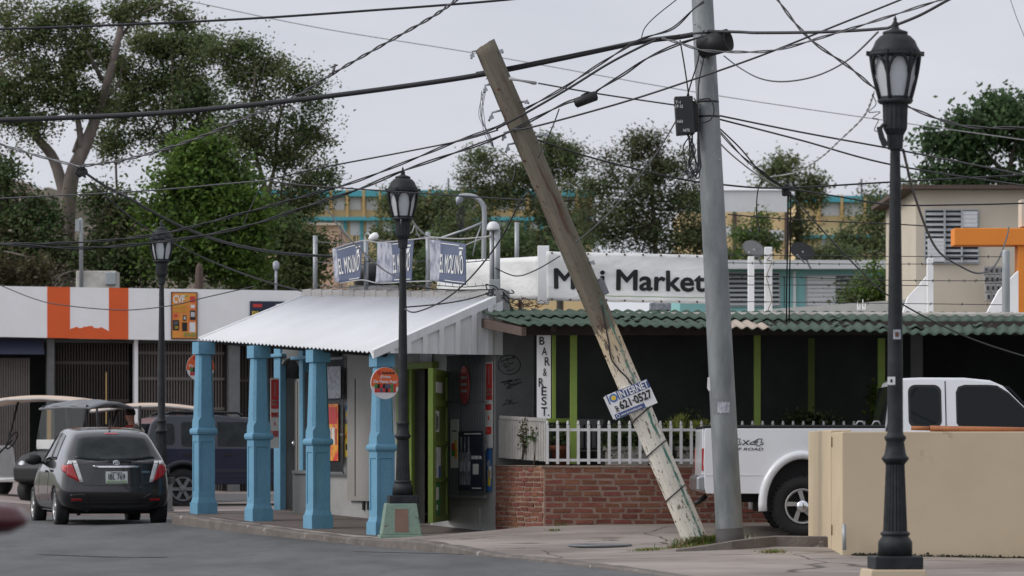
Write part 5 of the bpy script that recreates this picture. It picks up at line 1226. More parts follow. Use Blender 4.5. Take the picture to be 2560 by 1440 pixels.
cable('pale twisted cable in front of the steel pole top', [(1655, 95), (1700, 108), (1760, 126), (1850, 130), (1940, 125), (2060, 92), (2180, 55), (2350, 0), (2400, -16)], 7, 'cablegrey', 7, 44.3, 40)
cable('thin black loop sagging between the steel pole and the nearest lamp top', [(1810, 140), (1850, 170), (1900, 196), (1960, 204), (2040, 190), (2120, 150), (2195, 80)], 4, Y0=44.6, Y1=30.6)
cable('twisted black cable falling from the top right past the nearest lantern', [(1925, -30), (1945, 0), (1990, 60), (2040, 110), (2120, 165), (2180, 215), (2230, 245), (2290, 275), (2370, 305), (2440, 318), (2560, 319), (2640, 315)], 8, 'cable', 8, 44, 40)
cable('pale thin wire pair hanging from the lantern down to the wire bundle', [(2185, 230), (2160, 290), (2100, 350), (2050, 395), (1990, 430), (1925, 442)], 4.5, 'cablelight', 5, 30.6, 46)
cable('thin curled wires hanging left of the nearest lantern', [(2180, 235), (2190, 260), (2172, 280), (2200, 280), (2182, 295), (2196, 300), (2186, 325), (2205, 330)], 2.5, 'cable', Y0=31)
cable('upper of two thin cables sloping right from the steel pole', [(1798, 289), (2000, 330), (2230, 372), (2400, 405), (2560, 437), (2640, 452)], 4.5, Y0=45, Y1=43)
cable('lower of two thin cables sloping right from the steel pole', [(1798, 298), (2000, 350), (2230, 412), (2560, 464), (2640, 478)], 4.5, Y0=45, Y1=43)
def bundle(mb):
    rr = random.Random(4)
    for k in range(9): c = P(1968, 478, 46); mb.tube(smoothpts([c+Vector((rr.uniform(-.07, .03), rr.uniform(-.03, .03), rr.uniform(-.06, .1))) for _ in range(4)], 4), .013, 5)
cable('black wire bundle sloping from the steel pole to the tangled knot', [(1800, 330), (1860, 395), (1920, 440), (1970, 478)], 6, twist=5, Y0=45, Y1=46, extra=bundle)
cable('second black wire to the tangled knot', [(1800, 322), (1850, 370), (1910, 438), (1972, 474)], 4, Y0=45, Y1=46)
cable('white wire curving down the steel pole toward the tangled knot', [(1735, 245), (1760, 290), (1800, 358), (1870, 420), (1925, 455), (1965, 474)], 4, 'cablelight', Y0=44.6, Y1=46)
for dx, w in ((0, 'left'), (7, 'right')): cable('%s of two black wires hanging straight down from the tangled knot' % w, [(1970+dx, 480), (1969+dx, 600), (1967+dx, 700), (1966+dx, 805)], 4, Y0=46, Y1=49)
cable('black wire from the tangled knot slanting down under the green roof edge', [(1972, 480), (2060, 580), (2150, 675), (2230, 745), (2400, 835), (2560, 890), (2640, 905)], 4, Y0=46, Y1=45)
cable('thin black wire from the knot across to the beige house', [(1972, 472), (2100, 492), (2230, 512), (2400, 512), (2560, 508), (2640, 503)], 4, Y0=46, Y1=48)
cable('thin black wire level with the white shed eave', [(1820, 536), (2000, 550), (2230, 560), (2330, 566)], 3, Y0=60, Y1=62)
cable('short black drip wire from the bundle to the small roof tree', [(1908, 440), (1894, 480), (1892, 540), (1900, 580)], 3.5, Y0=46)
cable('faint distant wire crossing the whole sky', [(420, -8), (460, 0), (800, 70), (1200, 135), (1800, 240), (2560, 350), (2640, 362)], 2.4, 'cablelight', Y0=90, Y1=90)
cable('faint thin wire at the top right corner', [(2520, -20), (2540, 40), (2560, 90), (2575, 140)], 2.4, 'cablelight', Y0=60)
cable('black service drop looping from the nearest lamp to the orange beam', [(2258, 375), (2290, 500), (2340, 620), (2400, 665), (2450, 683), (2490, 660), (2515, 600), (2522, 568)], 5, Y0=30.6, Y1=59.9)
cable('thin wire sagging in front of the white and orange shopfront', [(-60, 690), (0, 713), (80, 745), (150, 762), (300, 775), (420, 765), (520, 742), (640, 715)], 2.6, Y0=66, Y1=60)
cable('black wire from the leaning pole down to the middle lamp shaft', [(1322, 480), (1300, 505), (1250, 600), (1180, 690), (1110, 750), (1040, 780), (1012, 772)], 4, Y0=45, Y1=49.8)
cable('black wire from the trees down across the flags to the middle lamp', [(815, 515), (850, 570), (900, 622), (960, 675), (1000, 695)], 4, Y0=55, Y1=50.2)
cable('thin wire from the middle lamp along the porch roof to the service mast', [(1014, 768), (1100, 760), (1170, 748), (1236, 728)], 3.5, Y0=50, Y1=51.2)
cable('thin black wire running along the parapet to the mast', [(1015, 712), (1080, 722), (1150, 725), (1235, 724)], 3.5, Y0=50.2, Y1=51.2)
cable('white string from the middle lantern to the roof post', [(1026, 541), (1036, 560), (1055, 580), (1070, 592)], 4, 'cablelight', Y0=50, Y1=52)
cable('white string looped under the middle lantern', [(1002, 550), (1004, 575), (1015, 585), (1030, 580), (1038, 560), (1042, 580), (1052, 594), (1070, 590)], 3, 'cablelight', Y0=49.8, Y1=52)
cable('thin wire across the banner from mast to white post', [(1238, 670), (1290, 690), (1340, 675), (1400, 640)], 3, Y0=51.5, Y1=52)
cable('thin wire rising from the cable to the top centre of the sky', [(1603, 98), (1612, 70), (1640, 40), (1690, 0), (1710, -18)], 3, Y0=44.6)
cable('thin wire from the splice cable down past the leaning pole', [(1398, 272), (1380, 320), (1345, 395)], 3.5, Y0=44.8)
# ================================================================ ground furniture at the poles
mb = MB(); kq = [(1690, 1402, 219), (1760, 1394, 219), (1830, 1385, 219), (1900, 1370, 218), (1940, 1362, 217), (1990, 1362, 217), (2050, 1366, 217), (2112, 1372, 217)]
for x, y, s in kq:
    p = P(x, y, FP/s); h = .02+.09*sm((x-1690)/200); p.z = side_z(p.x, p.y)+h; b = p.z-h-.02
    mb.v += [(p.x, p.y-.03, b-.15), (p.x, p.y-.02, p.z-.0), (p.x+.01, p.y+.12, p.z+.01), (p.x+.02, p.y+.14, b-.1)]
for i in range(len(kq)-1):
    for j in range(3): mb.f.append((i*4+j, i*4+j+1, i*4+5+j, i*4+4+j)); mb.m.append(0); mb.s.append(False)
mb.build('kerb_stone', M['kerb'], kind='structure')
mb = MB(); rr = random.Random(12)
def tuft(cx, cy, sc, n, w, hgt, dry):
    for _ in range(n):
        p = P(cx+rr.gauss(0, w), cy+rr.gauss(0, 2), FP/sc); p.y += rr.gauss(0, .1); p.z = side_z(p.x, p.y)-.01
        a = rr.uniform(0, 6.28); l = hgt*rr.uniform(.4, 1.2); d = Vector((math.cos(a)*.5, math.sin(a)*.5, 1)).normalized(); wv = Vector((-math.sin(a), math.cos(a), 0))*.006
        mid = p+d*l*.6; tip = p+d*l*.8+Vector((math.cos(a), math.sin(a), -.2))*l*.35; mb.add([p-wv, p+wv, mid+wv*.7, mid-wv*.7, tip], [(0, 1, 2, 3), (3, 2, 4)], 1 if rr.random() < dry else 0)
tuft(1775, 1364, 213, 1900, 36, .2, .35); tuft(1880, 1362, 213, 700, 35, .09, .9); tuft(1720, 1376, 214, 500, 28, .08, .4); tuft(1620, 1378, 215, 220, 18, .06, .3); tuft(1930, 1385, 222, 250, 16, .06, .4); tuft(1385, 1345, 196, 60, 10, .05, .3); tuft(1400, 1316, 192, 40, 14, .06, .3)
M['drygrass'] = mat('dry_grass', (.26, .19, .09), .9, c2=(.17, .12, .06), ns=9)
tag(mb.build('grass', [M['leaf_bright'], M['drygrass']], kind='stuff', fixn=False), 'patchy green and dry grass round the feet of the two poles', 'grass')
mb = MB(); rr2 = random.Random(13)
for i in range(16):
    for j in range(8):
        x = P(1695+285*i/15, 1360, FP/214).x; y = FP/217+.85*j/7; mb.v.append((x, y, side_z(x, y)+.018*math.sin(i/15*math.pi)*math.sin(j/7*math.pi)+.004))
for i in range(15):
    for j in range(7): mb.f.append((i*8+j, i*8+j+1, i*8+j+9, i*8+j+8)); mb.m.append(0); mb.s.append(True)
mb.build('soil', M['soil'], kind='structure')
mh = thing('manhole_cover', 'oval iron manhole cover set in the driveway left of the poles', 'manhole cover', P(1500, 1376, FP/208))
c = P(1500, 1376, FP/208); zz = side_z(c.x, c.y)
mb = MB(); disc(mb, Vector((c.x, c.y, zz-.01)), Vector((1, 0, 0)), Vector((0, 1, 0)), ZUP, .34, .34, .02); ellipse_ring(mb, Vector((c.x, c.y, zz+.01)), Vector((1, 0, 0)), Vector((0, 1, 0)), ZUP, .37, .37, .016)
for i in range(-4, 5): mb.box((c.x+i*.06, c.y, zz+.013), (.02, .5, .008))
mb.build('lid', M['greyplastic'], mh)
# ================================================================ vehicles
def evalmesh(o):
    dg = bpy.context.evaluated_depsgraph_get(); dg.update(); e = o.evaluated_get(dg); return bpy.data.meshes.new_from_object(e)
def wheel(root, name, x, y, z, r, w, side, rimr=.62, spokes=5, rim='alloy', dark=False):
    # x across, y along the car; axle across; side = -1 left, +1 right (outer face)
    Mx = Matrix.Translation((x, y, z)) @ Matrix.Rotation(R(90)*side, 4, 'Y')
    mb = MB(); h = w/2
    mb.lathe([(r*rimr, -h), (r*.9, -h), (r*.985, -h*.75), (r, -h*.4), (r, h*.4), (r*.985, h*.75), (r*.93, h), (r*.75, h*1.06), (r*rimr, h*.9), (r*rimr, h*.55), (.01, h*.5)], n=32, M=Mx)
    t = mb.build(name, M['rubber'], root, local=True)
    mb = MB(); q = r*rimr
    mb.lathe([(q*1.0, h*.6), (q*1.02, h*.98), (q*.93, h*1.0), (q*.88, h*.7)], n=32, M=Mx, cap=False)
    mb.lathe([(q*.3, h*.6), (q*.3, h*.92), (q*.2, h*1.0), (.005, h*1.02)], n=16, M=Mx)
    for k in range(spokes):
        a = 2*math.pi*k/spokes+.3; c, s = math.cos(a), math.sin(a); tv = Vector((-s, c, 0)); rv = Vector((c, s, 0)); zz = Vector((0, 0, 1))
        q0, q1 = rv*q*.25, rv*q*.95; w0, w1 = q*.13, q*.17
        b = [q0-tv*w0+zz*h*.55, q0+tv*w0+zz*h*.55, q1+tv*w1+zz*h*.6, q1-tv*w1+zz*h*.6]; tt = [v+zz*h*.32 for v in b]
        mb.hexa([Mx @ v for v in b], [Mx @ v for v in tt])
    mb.build('rim', M['plasticblack'] if dark else M[rim], t, local=True); return t
def patch(bvh, bot, top, axis, nu=8, nv=5, off=.006, skirt=.02):
    """grid between two polylines of 2D points projected on the body; axis: 'rear' (x,z), 'left'/'right' (y,z), 'top' (x,y)"""
    def lp(pl, t):
        t *= len(pl)-1; i = min(int(t), len(pl)-2); f = t-i; return (pl[i][0]+(pl[i+1][0]-pl[i][0])*f, pl[i][1]+(pl[i+1][1]-pl[i][1])*f)
    vs = []; 
    for j in range(nv+1):
        for i in range(nu+1):
            a, b = lp(bot, i/nu), lp(top, i/nu); p = (a[0]+(b[0]-a[0])*j/nv, a[1]+(b[1]-a[1])*j/nv)
            if axis == 'rear': o, d = Vector((p[0], -4, p[1])), Vector((0, 1, 0))
            elif axis == 'front': o, d = Vector((p[0], 9, p[1])), Vector((0, -1, 0))
            elif axis == 'left': o, d = Vector((-4, p[0], p[1])), Vector((1, 0, 0))
            elif axis == 'right': o, d = Vector((4, p[0], p[1])), Vector((-1, 0, 0))
            h = bvh.ray_cast(o, d)
            vs.append((h[0]-d*off) if h[0] is not None else (vs[-1].copy() if vs else o+d*4))
    W = nu+1; fs = [(j*W+i, j*W+i+1, (j+1)*W+i+1, (j+1)*W+i) for j in range(nv) for i in range(nu)]
    rim = [i for i in range(W)]+[j*W+nu for j in range(1, nv+1)]+[nv*W+i for i in range(nu-1, -1, -1)]+[j*W for j in range(nv-1, 0, -1)]
    n0 = len(vs); vs += [vs[i]+d*skirt for i in rim]; m = len(rim)
    fs += [(rim[i], rim[(i+1) % m], n0+(i+1) % m, n0+i) for i in range(m)]
    return vs, fs
def hatchback(root, paint, plate_text):
    T = dict(y=[0, .05, .12, .27, .43, .65, 1.1, 1.6, 2.05, 2.45, 2.85, 3.2, 3.55, 3.8, 3.88],
        zb=[.34, .27, .24, .22, .2, .19, .18, .18, .18, .18, .18, .19, .21, .26, .32],
        w=[.74, .79, .815, .83, .84, .845, .845, .845, .845, .845, .84, .82, .76, .62, .52],
        wb=[.70, .73, .755, .77, .78, .795, .80, .805, .805, .80, .775, .73, .65, .5, .42],
        zl=[.95, .97, .985, .99, .985, .98, .965, .95, .94, .93, .925, .87, .79, .66, .58],
        wr=[.66, .655, .64, .60, .565, .57, .585, .59, .585, .58, .60, .58, .5, .36, .3],
        zr=[.965, 1.0, 1.04, 1.22, 1.385, 1.435, 1.475, 1.485, 1.46, 1.30, .985, .915, .83, .69, .6])
    ST = list(T['y']); n = len(ST); rows = []
    for i in range(n):
        zb, w, wb, zl, wr, zr = (T[k][i] for k in ('zb', 'w', 'wb', 'zl', 'wr', 'zr')); y = ST[i]
        q = [(w*.84, zb), (w*.96, zb+.09), (w, .48 if zb < .3 else zb+.15), (w*.99, .66 if zl > .8 else (zb+.15+zl)/2), (wb, zl), (wb*.45+wr*.55, zl*.45+zr*.55-.01), (wr, zr-.035), (wr*.86, zr-.004), (wr*.45, zr+.014), (0, zr+.018)]
        dy = [.07, .0, -.03, -.005, .03, .03, .03, .03, .02, .02] if i == 0 else [0]*10
        rows.append([(x, y+dy[j], z) for j, (x, z) in enumerate(q)])
    vs = []; fs = []; m = 19
    for r in rows: vs += [Vector(p) for p in r]+[Vector((-p[0], p[1], p[2])) for p in r[-2::-1]]
    for i in range(n-1):
        for j in range(m): fs.append((i*m+j, i*m+(j+1) % m, (i+1)*m+(j+1) % m, (i+1)*m+j))
    for st, sg in ((0, -1), (n-1, 1)):           # caps as grids
        base = st*m; prev = None
        for j in range(9):
            Rv, Lv = base+j, base+18-j; line = [Rv]
            for k in range(1, 6):
                t = k/6; p = vs[Rv].lerp(vs[Lv], t); vs.append(p+Vector((0, sg*.075*math.sin(math.pi*t), .012*math.sin(math.pi*t) if j == 8 else 0))); line.append(len(vs)-1)
            line.append(Lv)
            if prev:
                for k in range(6): fs.append((prev[k], prev[k+1], line[k+1], line[k]))
            prev = line
        top = base+9
        for k in range(6): fs.append((prev[k], prev[k+1], top))
    mb = MB(); mb.add(vs, fs, 0, True); tmp = mb.build('tmp', M[paint], None, sub=2, local=True)
    me0 = evalmesh(tmp); bvh = BVHTree.FromPolygons([v.co.copy() for v in me0.vertices], [list(p.vertices) for p in me0.polygons])
    cut = MB()
    for y in (.62, 3.12):
        for s in (-1, 1): cut.lathe([(.325, -.3), (.325, .3)], n=32, M=Matrix.Translation((s*.82, y, .30)) @ Matrix.Rotation(R(90), 4, 'Y'))
    co = cut.build('cut', M['dark'], None, local=True)
    bo = tmp.modifiers.new('b', 'BOOLEAN'); bo.operation = 'DIFFERENCE'; bo.object = co; bo.solver = 'EXACT'
    me = evalmesh(tmp); bpy.data.objects.remove(tmp); bpy.data.objects.remove(co); me.materials.clear(); me.materials.append(M[paint])
    me.polygons.foreach_set('material_index', [0]*len(me.polygons)); me.polygons.foreach_set('use_smooth', [True]*len(me.polygons))
    body = bpy.data.objects.new('body', me); COL.objects.link(body); body.parent = root; ORG[body] = Vector((0, 0, 0))
    def pp(name, m, items, par=root, **kw):
        mb = MB()
        for it in items: v, f = patch(bvh, *it, **kw); mb.add(v, f, 0, True)
        return mb.build(name, M[m], par, local=True)
    rg = pp('rear_window', 'carglass', [([(-.60, 1.015), (-.3, .985), (0, .978), (.3, .985), (.60, 1.015)], [(-.505, 1.335), (-.25, 1.36), (0, 1.365), (.25, 1.36), (.505, 1.335)], 'rear')], nu=14, nv=8)
    pp('wiper', 'plasticblack', [([(-.22, 1.015), (.22, .955)], [(-.22, 1.03), (.22, .985)], 'rear')], par=rg, off=.02)
    pp('brake_light', 'redlens', [([(-.10, 1.378), (.10, 1.378)], [(-.10, 1.40), (.10, 1.40)], 'rear')])
    for s in (-1, 1):
        b = [(s*.728, .76), (s*.545, .665)]; t = [(s*.722, .925), (s*.65, .925)]
        tl = pp('tail_light', 'redlens', [(b, t, 'rear')], off=.012)
        pp('clear_lens', 'clearlens', [([(s*.543, .665), (s*.49, .66)], [(s*.648, .985), (s*.585, .985)], 'rear'), ([(s*.722, .928), (s*.652, .928)], [(s*.70, .985), (s*.65, .985)], 'rear')], par=tl, off=.013)
        sd_ = 'left' if s < 0 else 'right'
        pp('light_wrap', 'redlens', [([(.035, .80), (.22, .86)], [(.04, .91), (.24, .93)], sd_)], par=tl, off=.008)
    pp('reflector', 'redlens', [([(s*.66, .385), (s*.50, .385)], [(s*.66, .425), (s*.51, .42)], 'rear') for s in (-1, 1)], off=.004)
    pp('chrome_strip', 'chrome', [([(-.32, .875), (.32, .875)], [(-.36, .905), (.36, .905)], 'rear')], off=.03)
    pp('lower_bumper', 'plasticblack', [([(-.6, .30), (.6, .30)], [(-.68, .385), (-.4, .365), (.4, .365), (.68, .385)], 'rear')], off=.008)
    for s in (-1, 1): pp('bumper_crease', paint, [([(s*.68, .45), (s*.52, .46), (s*.40, .415)], [(s*.68, .475), (s*.50, .49), (s*.39, .43)], 'rear')], off=.018)
    sm_ = MB()
    for it in [([(-.47, .61), (.47, .61)], [(-.47, .616), (.47, .616)], 'rear')]+[([(s*.47, .61), (s*.475, .61)], [(s*.55, .70), (s*.556, .70)], 'rear') for s in (-1, 1)]:
        v, f = patch(bvh, *it, off=.004); sm_.add(v, f, 0)
    for yy in (1.32, 2.35):
        v, f = patch(bvh, [(yy, .25), (yy+.012, .25)], [(yy, .95), (yy+.012, .95)], 'left', off=.003); sm_.add(v, f, 0)
        v, f = patch(bvh, [(yy, .25), (yy+.012, .25)], [(yy, .95), (yy+.012, .95)], 'right', off=.003); sm_.add(v, f, 0)
    sm_.build('panel_gap', M['dark'], root, local=True)
    for s in ('left', 'right'):
        pp('side_window', 'carglass', [([(.80, 1.0), (1.28, .985)], [(.95, 1.36), (1.30, 1.40)], s), ([(1.36, .985), (2.42, .965)], [(1.38, 1.40), (1.75, 1.40), (2.1, 1.27), (2.40, .985)], s)], nu=10, nv=6)
        pp('sill_strip', 'alloy', [([(1.05, .225), (2.7, .225)], [(1.05, .24), (2.7, .24)], s)], off=.006)
        pp('door_handle', paint, [([(1.02, .82), (1.2, .815)], [(1.02, .85), (1.2, .845)], s), ([(1.55, .81), (1.75, .805)], [(1.55, .84), (1.75, .835)], s)], off=.03)
    pp('windscreen', 'carglass', [([(-.6, 1.0), (.6, 1.0)], [(-.5, 1.40), (.5, 1.40)], 'front')], nu=10, nv=6)
    hit = bvh.ray_cast(Vector((0, -4, .955)), Vector((0, 1, 0)))[0]; em = Vector((0, hit.y-.012, .952)); U = Vector((1, 0, 0)); N = Vector((0, -1, 0))
    mb = MB(); ellipse_ring(mb, em, U, ZUP, N, .047, .032, .0055); ellipse_ring(mb, em+ZUP*.009, U, ZUP, N, .032, .012, .005); ellipse_ring(mb, em-ZUP*.003, U, ZUP, N, .013, .028, .005); mb.build('emblem', M['chrome'], root, local=True)
    mb = MB(); mb.lathe([(.02, 0), (.012, .03), (.006, .04), (.004, .16)], (0, .62, 1.45), 8); mb.build('antenna', M['plasticblack'], root, local=True)
    for s in (-1, 1):
        mb = MB(); Mx = Matrix.Translation((s*.93, 2.28, 1.0)) @ Matrix.Diagonal((.13, .085, .085, 1) if paint == 'greycar' else (.135, .085, .052, 1)); mb.lathe([(.05, -1), (.6, -.85), (.95, -.4), (1, .1), (.8, .7), (.4, .95), (.05, 1)], n=16, M=Mx)
        mb.box((s*.83, 2.3, .955), (.12, .05, .04)); mi = mb.build('wing_mirror', M['plasticblack'] if paint == 'greycar' else M[paint], root, local=True)
    for y in (.62, 3.12):
        for s in (-1, 1): wheel(root, 'wheel', s*.735, y, .295, .295, .19, s, rimr=.68, spokes=9)
    mb = MB(); mb.box((0, 1.9, .25), (1.3, 3.0, .12)); mb.tube([(-.42, .1, .25), (-.42, .3, .25)], .03, 8); mb.build('underbody', M['dark'], root, local=True)
    if not plate_text: return bvh
    yp = bvh.ray_cast(Vector((0, -4, .78)), Vector((0, 1, 0)))[0].y-.012; mb = MB()
    mb.box((0, yp, .735), (.325, .012, .175), m=0); mb.box((0, yp-.0065, .67), (.30, .003, .03), m=1)
    text(mb, plate_text, Vector((-.125, yp-.007, .70)), U, ZUP, N, .25, .085, bold=.008, m=2); text(mb, 'Isla del Encanto', Vector((-.10, yp-.008, .663)), U, ZUP, N, .2, .02, m=0); text(mb, 'PUERTO RICO', Vector((-.08, yp-.007, .795)), U, ZUP, N, .16, .018, m=2)
    mb.build('licence_plate', [M['plate'], M['plategreen'], M['ink']], root, local=True)
    mb = MB(); yb = bvh.ray_cast(Vector((.44, -4, .80)), Vector((0, 1, 0)))[0].y-.004; text(mb, 'YARIS', Vector((.37, yb, .80)), Vector((1, .12, 0)), ZUP, N, .13, .03, bold=.01); mb.build('badge', M['chrome'], root, local=True)
    return bvh
hb = thing('parked_car', 'dark grey hatchback seen from behind with chrome strip and red tail lights', 'car', (-5.88, 57.0, .03), rz=R(14.5))
hatchback(hb, 'greycar', 'IBL 769')
mc = thing('parked_car', 'dark maroon car at the left edge, only its rounded wing mirror in view', 'car', (-2.266, 9.62, -.147), rz=R(7.6))
hatchback(mc, 'maroon', '')
# ---------------------------------------------------------------- white pickup (heading +X; local x forward, y away from camera)
tk = thing('pickup_truck', 'white extended cab pickup truck parked behind the cream wall', 'pickup truck', (2.29, 48.27, .08))
HWT = .97
def arch(cx, zc, rx, ry, a0=0, a1=180, n=18): return [(cx+rx*math.cos(R(a0+(a1-a0)*i/n)), zc+ry*math.sin(R(a0+(a1-a0)*i/n))) for i in range(n+1)]
def pl(name, poly, y0, y1, m, par=None, bev=0, mats=None, seg=2):
    mb = MB(); mb.prism(poly, y0, y1, lambda u, v, d: Vector((u, d, v))); return mb.build(name, M[m], par or tk, local=True, bevel=bev, seg=seg)
rw, zw, rt = 1.29, .375, .375; fwx = rw+3.5
bedpoly = [(.085, .60), (.105, .53), (rw-.47, .53)]+arch(rw, .40, .455, .565, 180, 0)+[(rw+.47, .53), (2.31, .53), (2.31, 1.335), (.085, 1.335), (.07, .9)]
bed = pl('bed', bedpoly, -HWT, HWT, 'whitecar', bev=.03)
pl('bed_rail', [(.06, 1.336), (2.31, 1.336), (2.31, 1.375), (.06, 1.375)], -HWT+.005, -HWT+.12, 'plasticblack', bev=.012); pl('bed_rail', [(.06, 1.336), (2.31, 1.336), (2.31, 1.375), (.06, 1.375)], HWT-.12, HWT-.005, 'plasticblack', bev=.012)
mb = MB(); mb.box((1.25, 0, 1.338), (2.05, 1.66, .012)); mb.build('bed_cover', M['plasticblack'], tk, local=True)
# wheel arch flare: a swept lip
mb = MB(); ar = arch(rw, .40, .495, .61, 188, -8, 24)
for y, s in ((-HWT, -1), (HWT, 1)): mb = MB(); mb.tube([Vector((x, y+s*.015, z)) for x, z in ar], .055, 8); mb.build('arch_flare', M['whitecar'], tk, local=True)
mb = MB(); mb.box((rw, 0, .65), (1.0, 1.8, .7)); mb.box((fwx, 0, .65), (1.0, 1.7, .7)); mb.box((2.9, 0, .52), (5.0, 1.2, .2)); mb.build('underbody', M['dark'], tk, local=True)
doorlow = [(2.33, .50), (fwx-.5, .50)]+arch(fwx, .38, .46, .55, 180, 0)+[(fwx+.5, .50), (5.62, .55), (5.66, .8), (5.62, 1.1), (5.4, 1.17), (4.35, 1.30), (2.33, 1.315)]
cab = pl('cab', doorlow, -HWT+.01, HWT-.01, 'whitecar', bev=.035)
mb = MB(); gh = [(2.32, 1.28), (4.42, 1.28), (4.30, 1.33), (3.78, 1.86), (3.62, 1.93), (3.3, 1.962), (2.75, 1.965), (2.52, 1.955), (2.44, 1.92), (2.36, 1.6)]
def ghp(u, v, d): return Vector((u, d*(HWT-.015-.22*max(0, v-1.28)), v))
mb.prism(gh, -1, 1, ghp); mb.build('roof', M['whitecar'], tk, local=True, bevel=.03)
def gpatch(name, poly, m, off, par=None, depth=.02):
    mb = MB(); s = [(u, v) for u, v in poly]
    fn = lambda u, v, d: Vector((u, -(HWT-.015-.22*max(0, v-1.28))-d, v)); mb.prism(s, off-depth, off, fn); return mb.build(name, M[m], par or tk, local=True)
def rnd(x0, x1, z0, z1, r, n=5, sl=0):
    q = []
    for cx, cz, a in ((x1-r, z1-r, 0), (x0+r, z1-r, 90), (x0+r, z0+r, 180), (x1-r, z0+r, 270)):
        for i in range(n+1): t = R(a+90*i/n); q.append((cx+r*math.cos(t)-(sl*(cz-z0)/(z1-z0)), cz+r*math.sin(t)))
    return q
w1 = gpatch('side_window', rnd(2.60, 3.01, 1.345, 1.875, .09), 'plasticblack', .004); gpatch('pane', rnd(2.63, 2.98, 1.385, 1.845, .08), 'glass', .008, w1)
drp = [(3.19, 1.40), (3.23, 1.345), (3.3, 1.335), (4.28, 1.335), (4.25, 1.37), (3.84, 1.78), (3.70, 1.865), (3.6, 1.875), (3.3, 1.875), (3.22, 1.85), (3.19, 1.78)]
w2 = gpatch('side_window', drp, 'plasticblack', .004); ins = [(3.60+(u-3.60)*.95, 1.59+(v-1.59)*.91) for u, v in drp]; gpatch('pane', ins, 'glass', .008, w2)
mb = MB()
for x0 in (3.055,): mb.hexa([(x0, -HWT+.005, .58), (x0+.012, -HWT+.005, .58), (x0+.012, -HWT+.02, .58), (x0, -HWT+.02, .58)], [(x0, -HWT+.005, 1.29), (x0+.012, -HWT+.005, 1.29), (x0+.012, -HWT+.02, 1.29), (x0, -HWT+.02, 1.29)])
gq = lambda u, v, d: Vector((u, -(HWT-.015-.22*max(0, v-1.28))-d, v)); mb.prism([(3.055, 1.29), (3.067, 1.29), (3.067, 1.92), (3.055, 1.92)], -.01, .004, gq); mb.prism([(2.318, 1.29), (2.34, 1.29), (2.46, 1.9), (2.43, 1.9)], -.02, .01, gq)
mb.build('panel_gap', M['dark'], tk, local=True)
pl('rear_window', [(2.30, 1.36), (2.33, 1.36), (2.41, 1.86), (2.38, 1.86)], -.7, .7, 'glass'); pl('windscreen', [(4.30, 1.36), (4.33, 1.36), (3.86, 1.86), (3.83, 1.86)], -.74, .74, 'glass')
pl('tailgate', [(.05, .62), (.086, .62), (.086, 1.33), (.06, 1.33)], -HWT+.1, HWT-.1, 'whitecar', bev=.008)
mb = MB()
for s in (-1, 1): mb.box((.072, s*(HWT-.06), .95), (.045, .09, .28))
mb.build('tail_light', M['redlens'], tk, local=True, bevel=.01)
pl('rear_bumper', [(-.02, .56), (-.02, .74), (.12, .78), (.36, .78), (.36, .64), (.1, .56)], -HWT+.02, HWT-.02, 'bumper', bev=.03); pl('front_bumper', [(5.5, .5), (5.72, .52), (5.74, .74), (5.5, .78)], -HWT+.05, HWT-.05, 'bumper', bev=.03)
mb = MB(); mb.tube([(.15, -.1, .5), (.05, -.1, .42), (.0, -.1, .40)], .03, 8); mb.build('tow_hook', M['black'], tk, local=True)
def twheel(x, s):
    mb = MB(); Mx = Matrix.Translation((x, s*(HWT-.13), zw)) @ Matrix.Rotation(R(-90)*s, 4, 'X'); h = .125; r = rt
    mb.lathe([(r*.57, -h), (r*.9, -h), (r*.985, -h*.75), (r, -h*.4), (r, h*.4), (r*.985, h*.75), (r*.93, h), (r*.75, h*1.06), (r*.57, h*.9), (r*.57, h*.4), (.01, h*.35)], n=40, M=Mx)
    for k in range(40):
        a = 2*math.pi*k/40; mb.box((0, 0, 0), (.02, .03, .2), M=Mx @ Matrix.Rotation(a, 4, 'Z') @ Matrix.Translation((r-.003, 0, 0)))
    t = mb.build('wheel', M['rubber'], tk, local=True)
    mb = MB(); q = r*.57
    mb.lathe([(q, h*.5), (q*1.03, h*1.0), (q*.95, h*1.02), (q*.86, h*.5)], n=36, M=Mx, cap=False); mb.lathe([(q*.36, h*.5), (q*.36, h*1.05), (q*.33, h*1.2), (.005, h*1.24)], n=20, M=Mx, m=1)
    for k in range(5):
        a = 2*math.pi*k/5+.2; c, sn = math.cos(a), math.sin(a); tv = Vector((-sn, c, 0)); rv = Vector((c, sn, 0)); zz = Vector((0, 0, 1)); sk = tv*q*.28
        b = [rv*q*.3-tv*q*.12+zz*h*.5, rv*q*.3+tv*q*.12+zz*h*.5, rv*q*.93+tv*q*.15+sk+zz*h*.5, rv*q*.93-tv*q*.15+sk+zz*h*.5]
        mb.hexa([Mx @ v for v in b], [Mx @ (v+zz*h*.42) for v in b])
    mb.build('rim', [M['alloy'], M['chrome']], t, local=True)
for x in (rw, fwx):
    for s in (-1, 1): twheel(x, s)
dec = MB(); O = Vector((0, -HWT-.002, 0)); U = Vector((1, 0, 0)); N = Vector((0, -1, 0))
def out4(x, z, w, h, sl=.35):
    lines = [[(0, .35), (.62, 1), (.9, 1), (.9, .42), (1.1, .42), (1.1, .2), (.9, .2), (.9, 0), (.6, 0), (.6, .2), (0, .2), (0, .35)], [(.3, .42), (.6, .42), (.6, .72), (.3, .42)]]
    for l in lines: dec.tube([O+U*(x+w*(u+sl*v*.5))+ZUP*(z+h*v) for u, v in l], .006, 4)
out4(.36, 1.12, .15, .085); out4(.63, 1.12, .15, .085)
dec.tube([O+U*.55+ZUP*1.13, O+U*.63+ZUP*1.19], .007, 4); dec.tube([O+U*.56+ZUP*1.19, O+U*.62+ZUP*1.13], .007, 4)
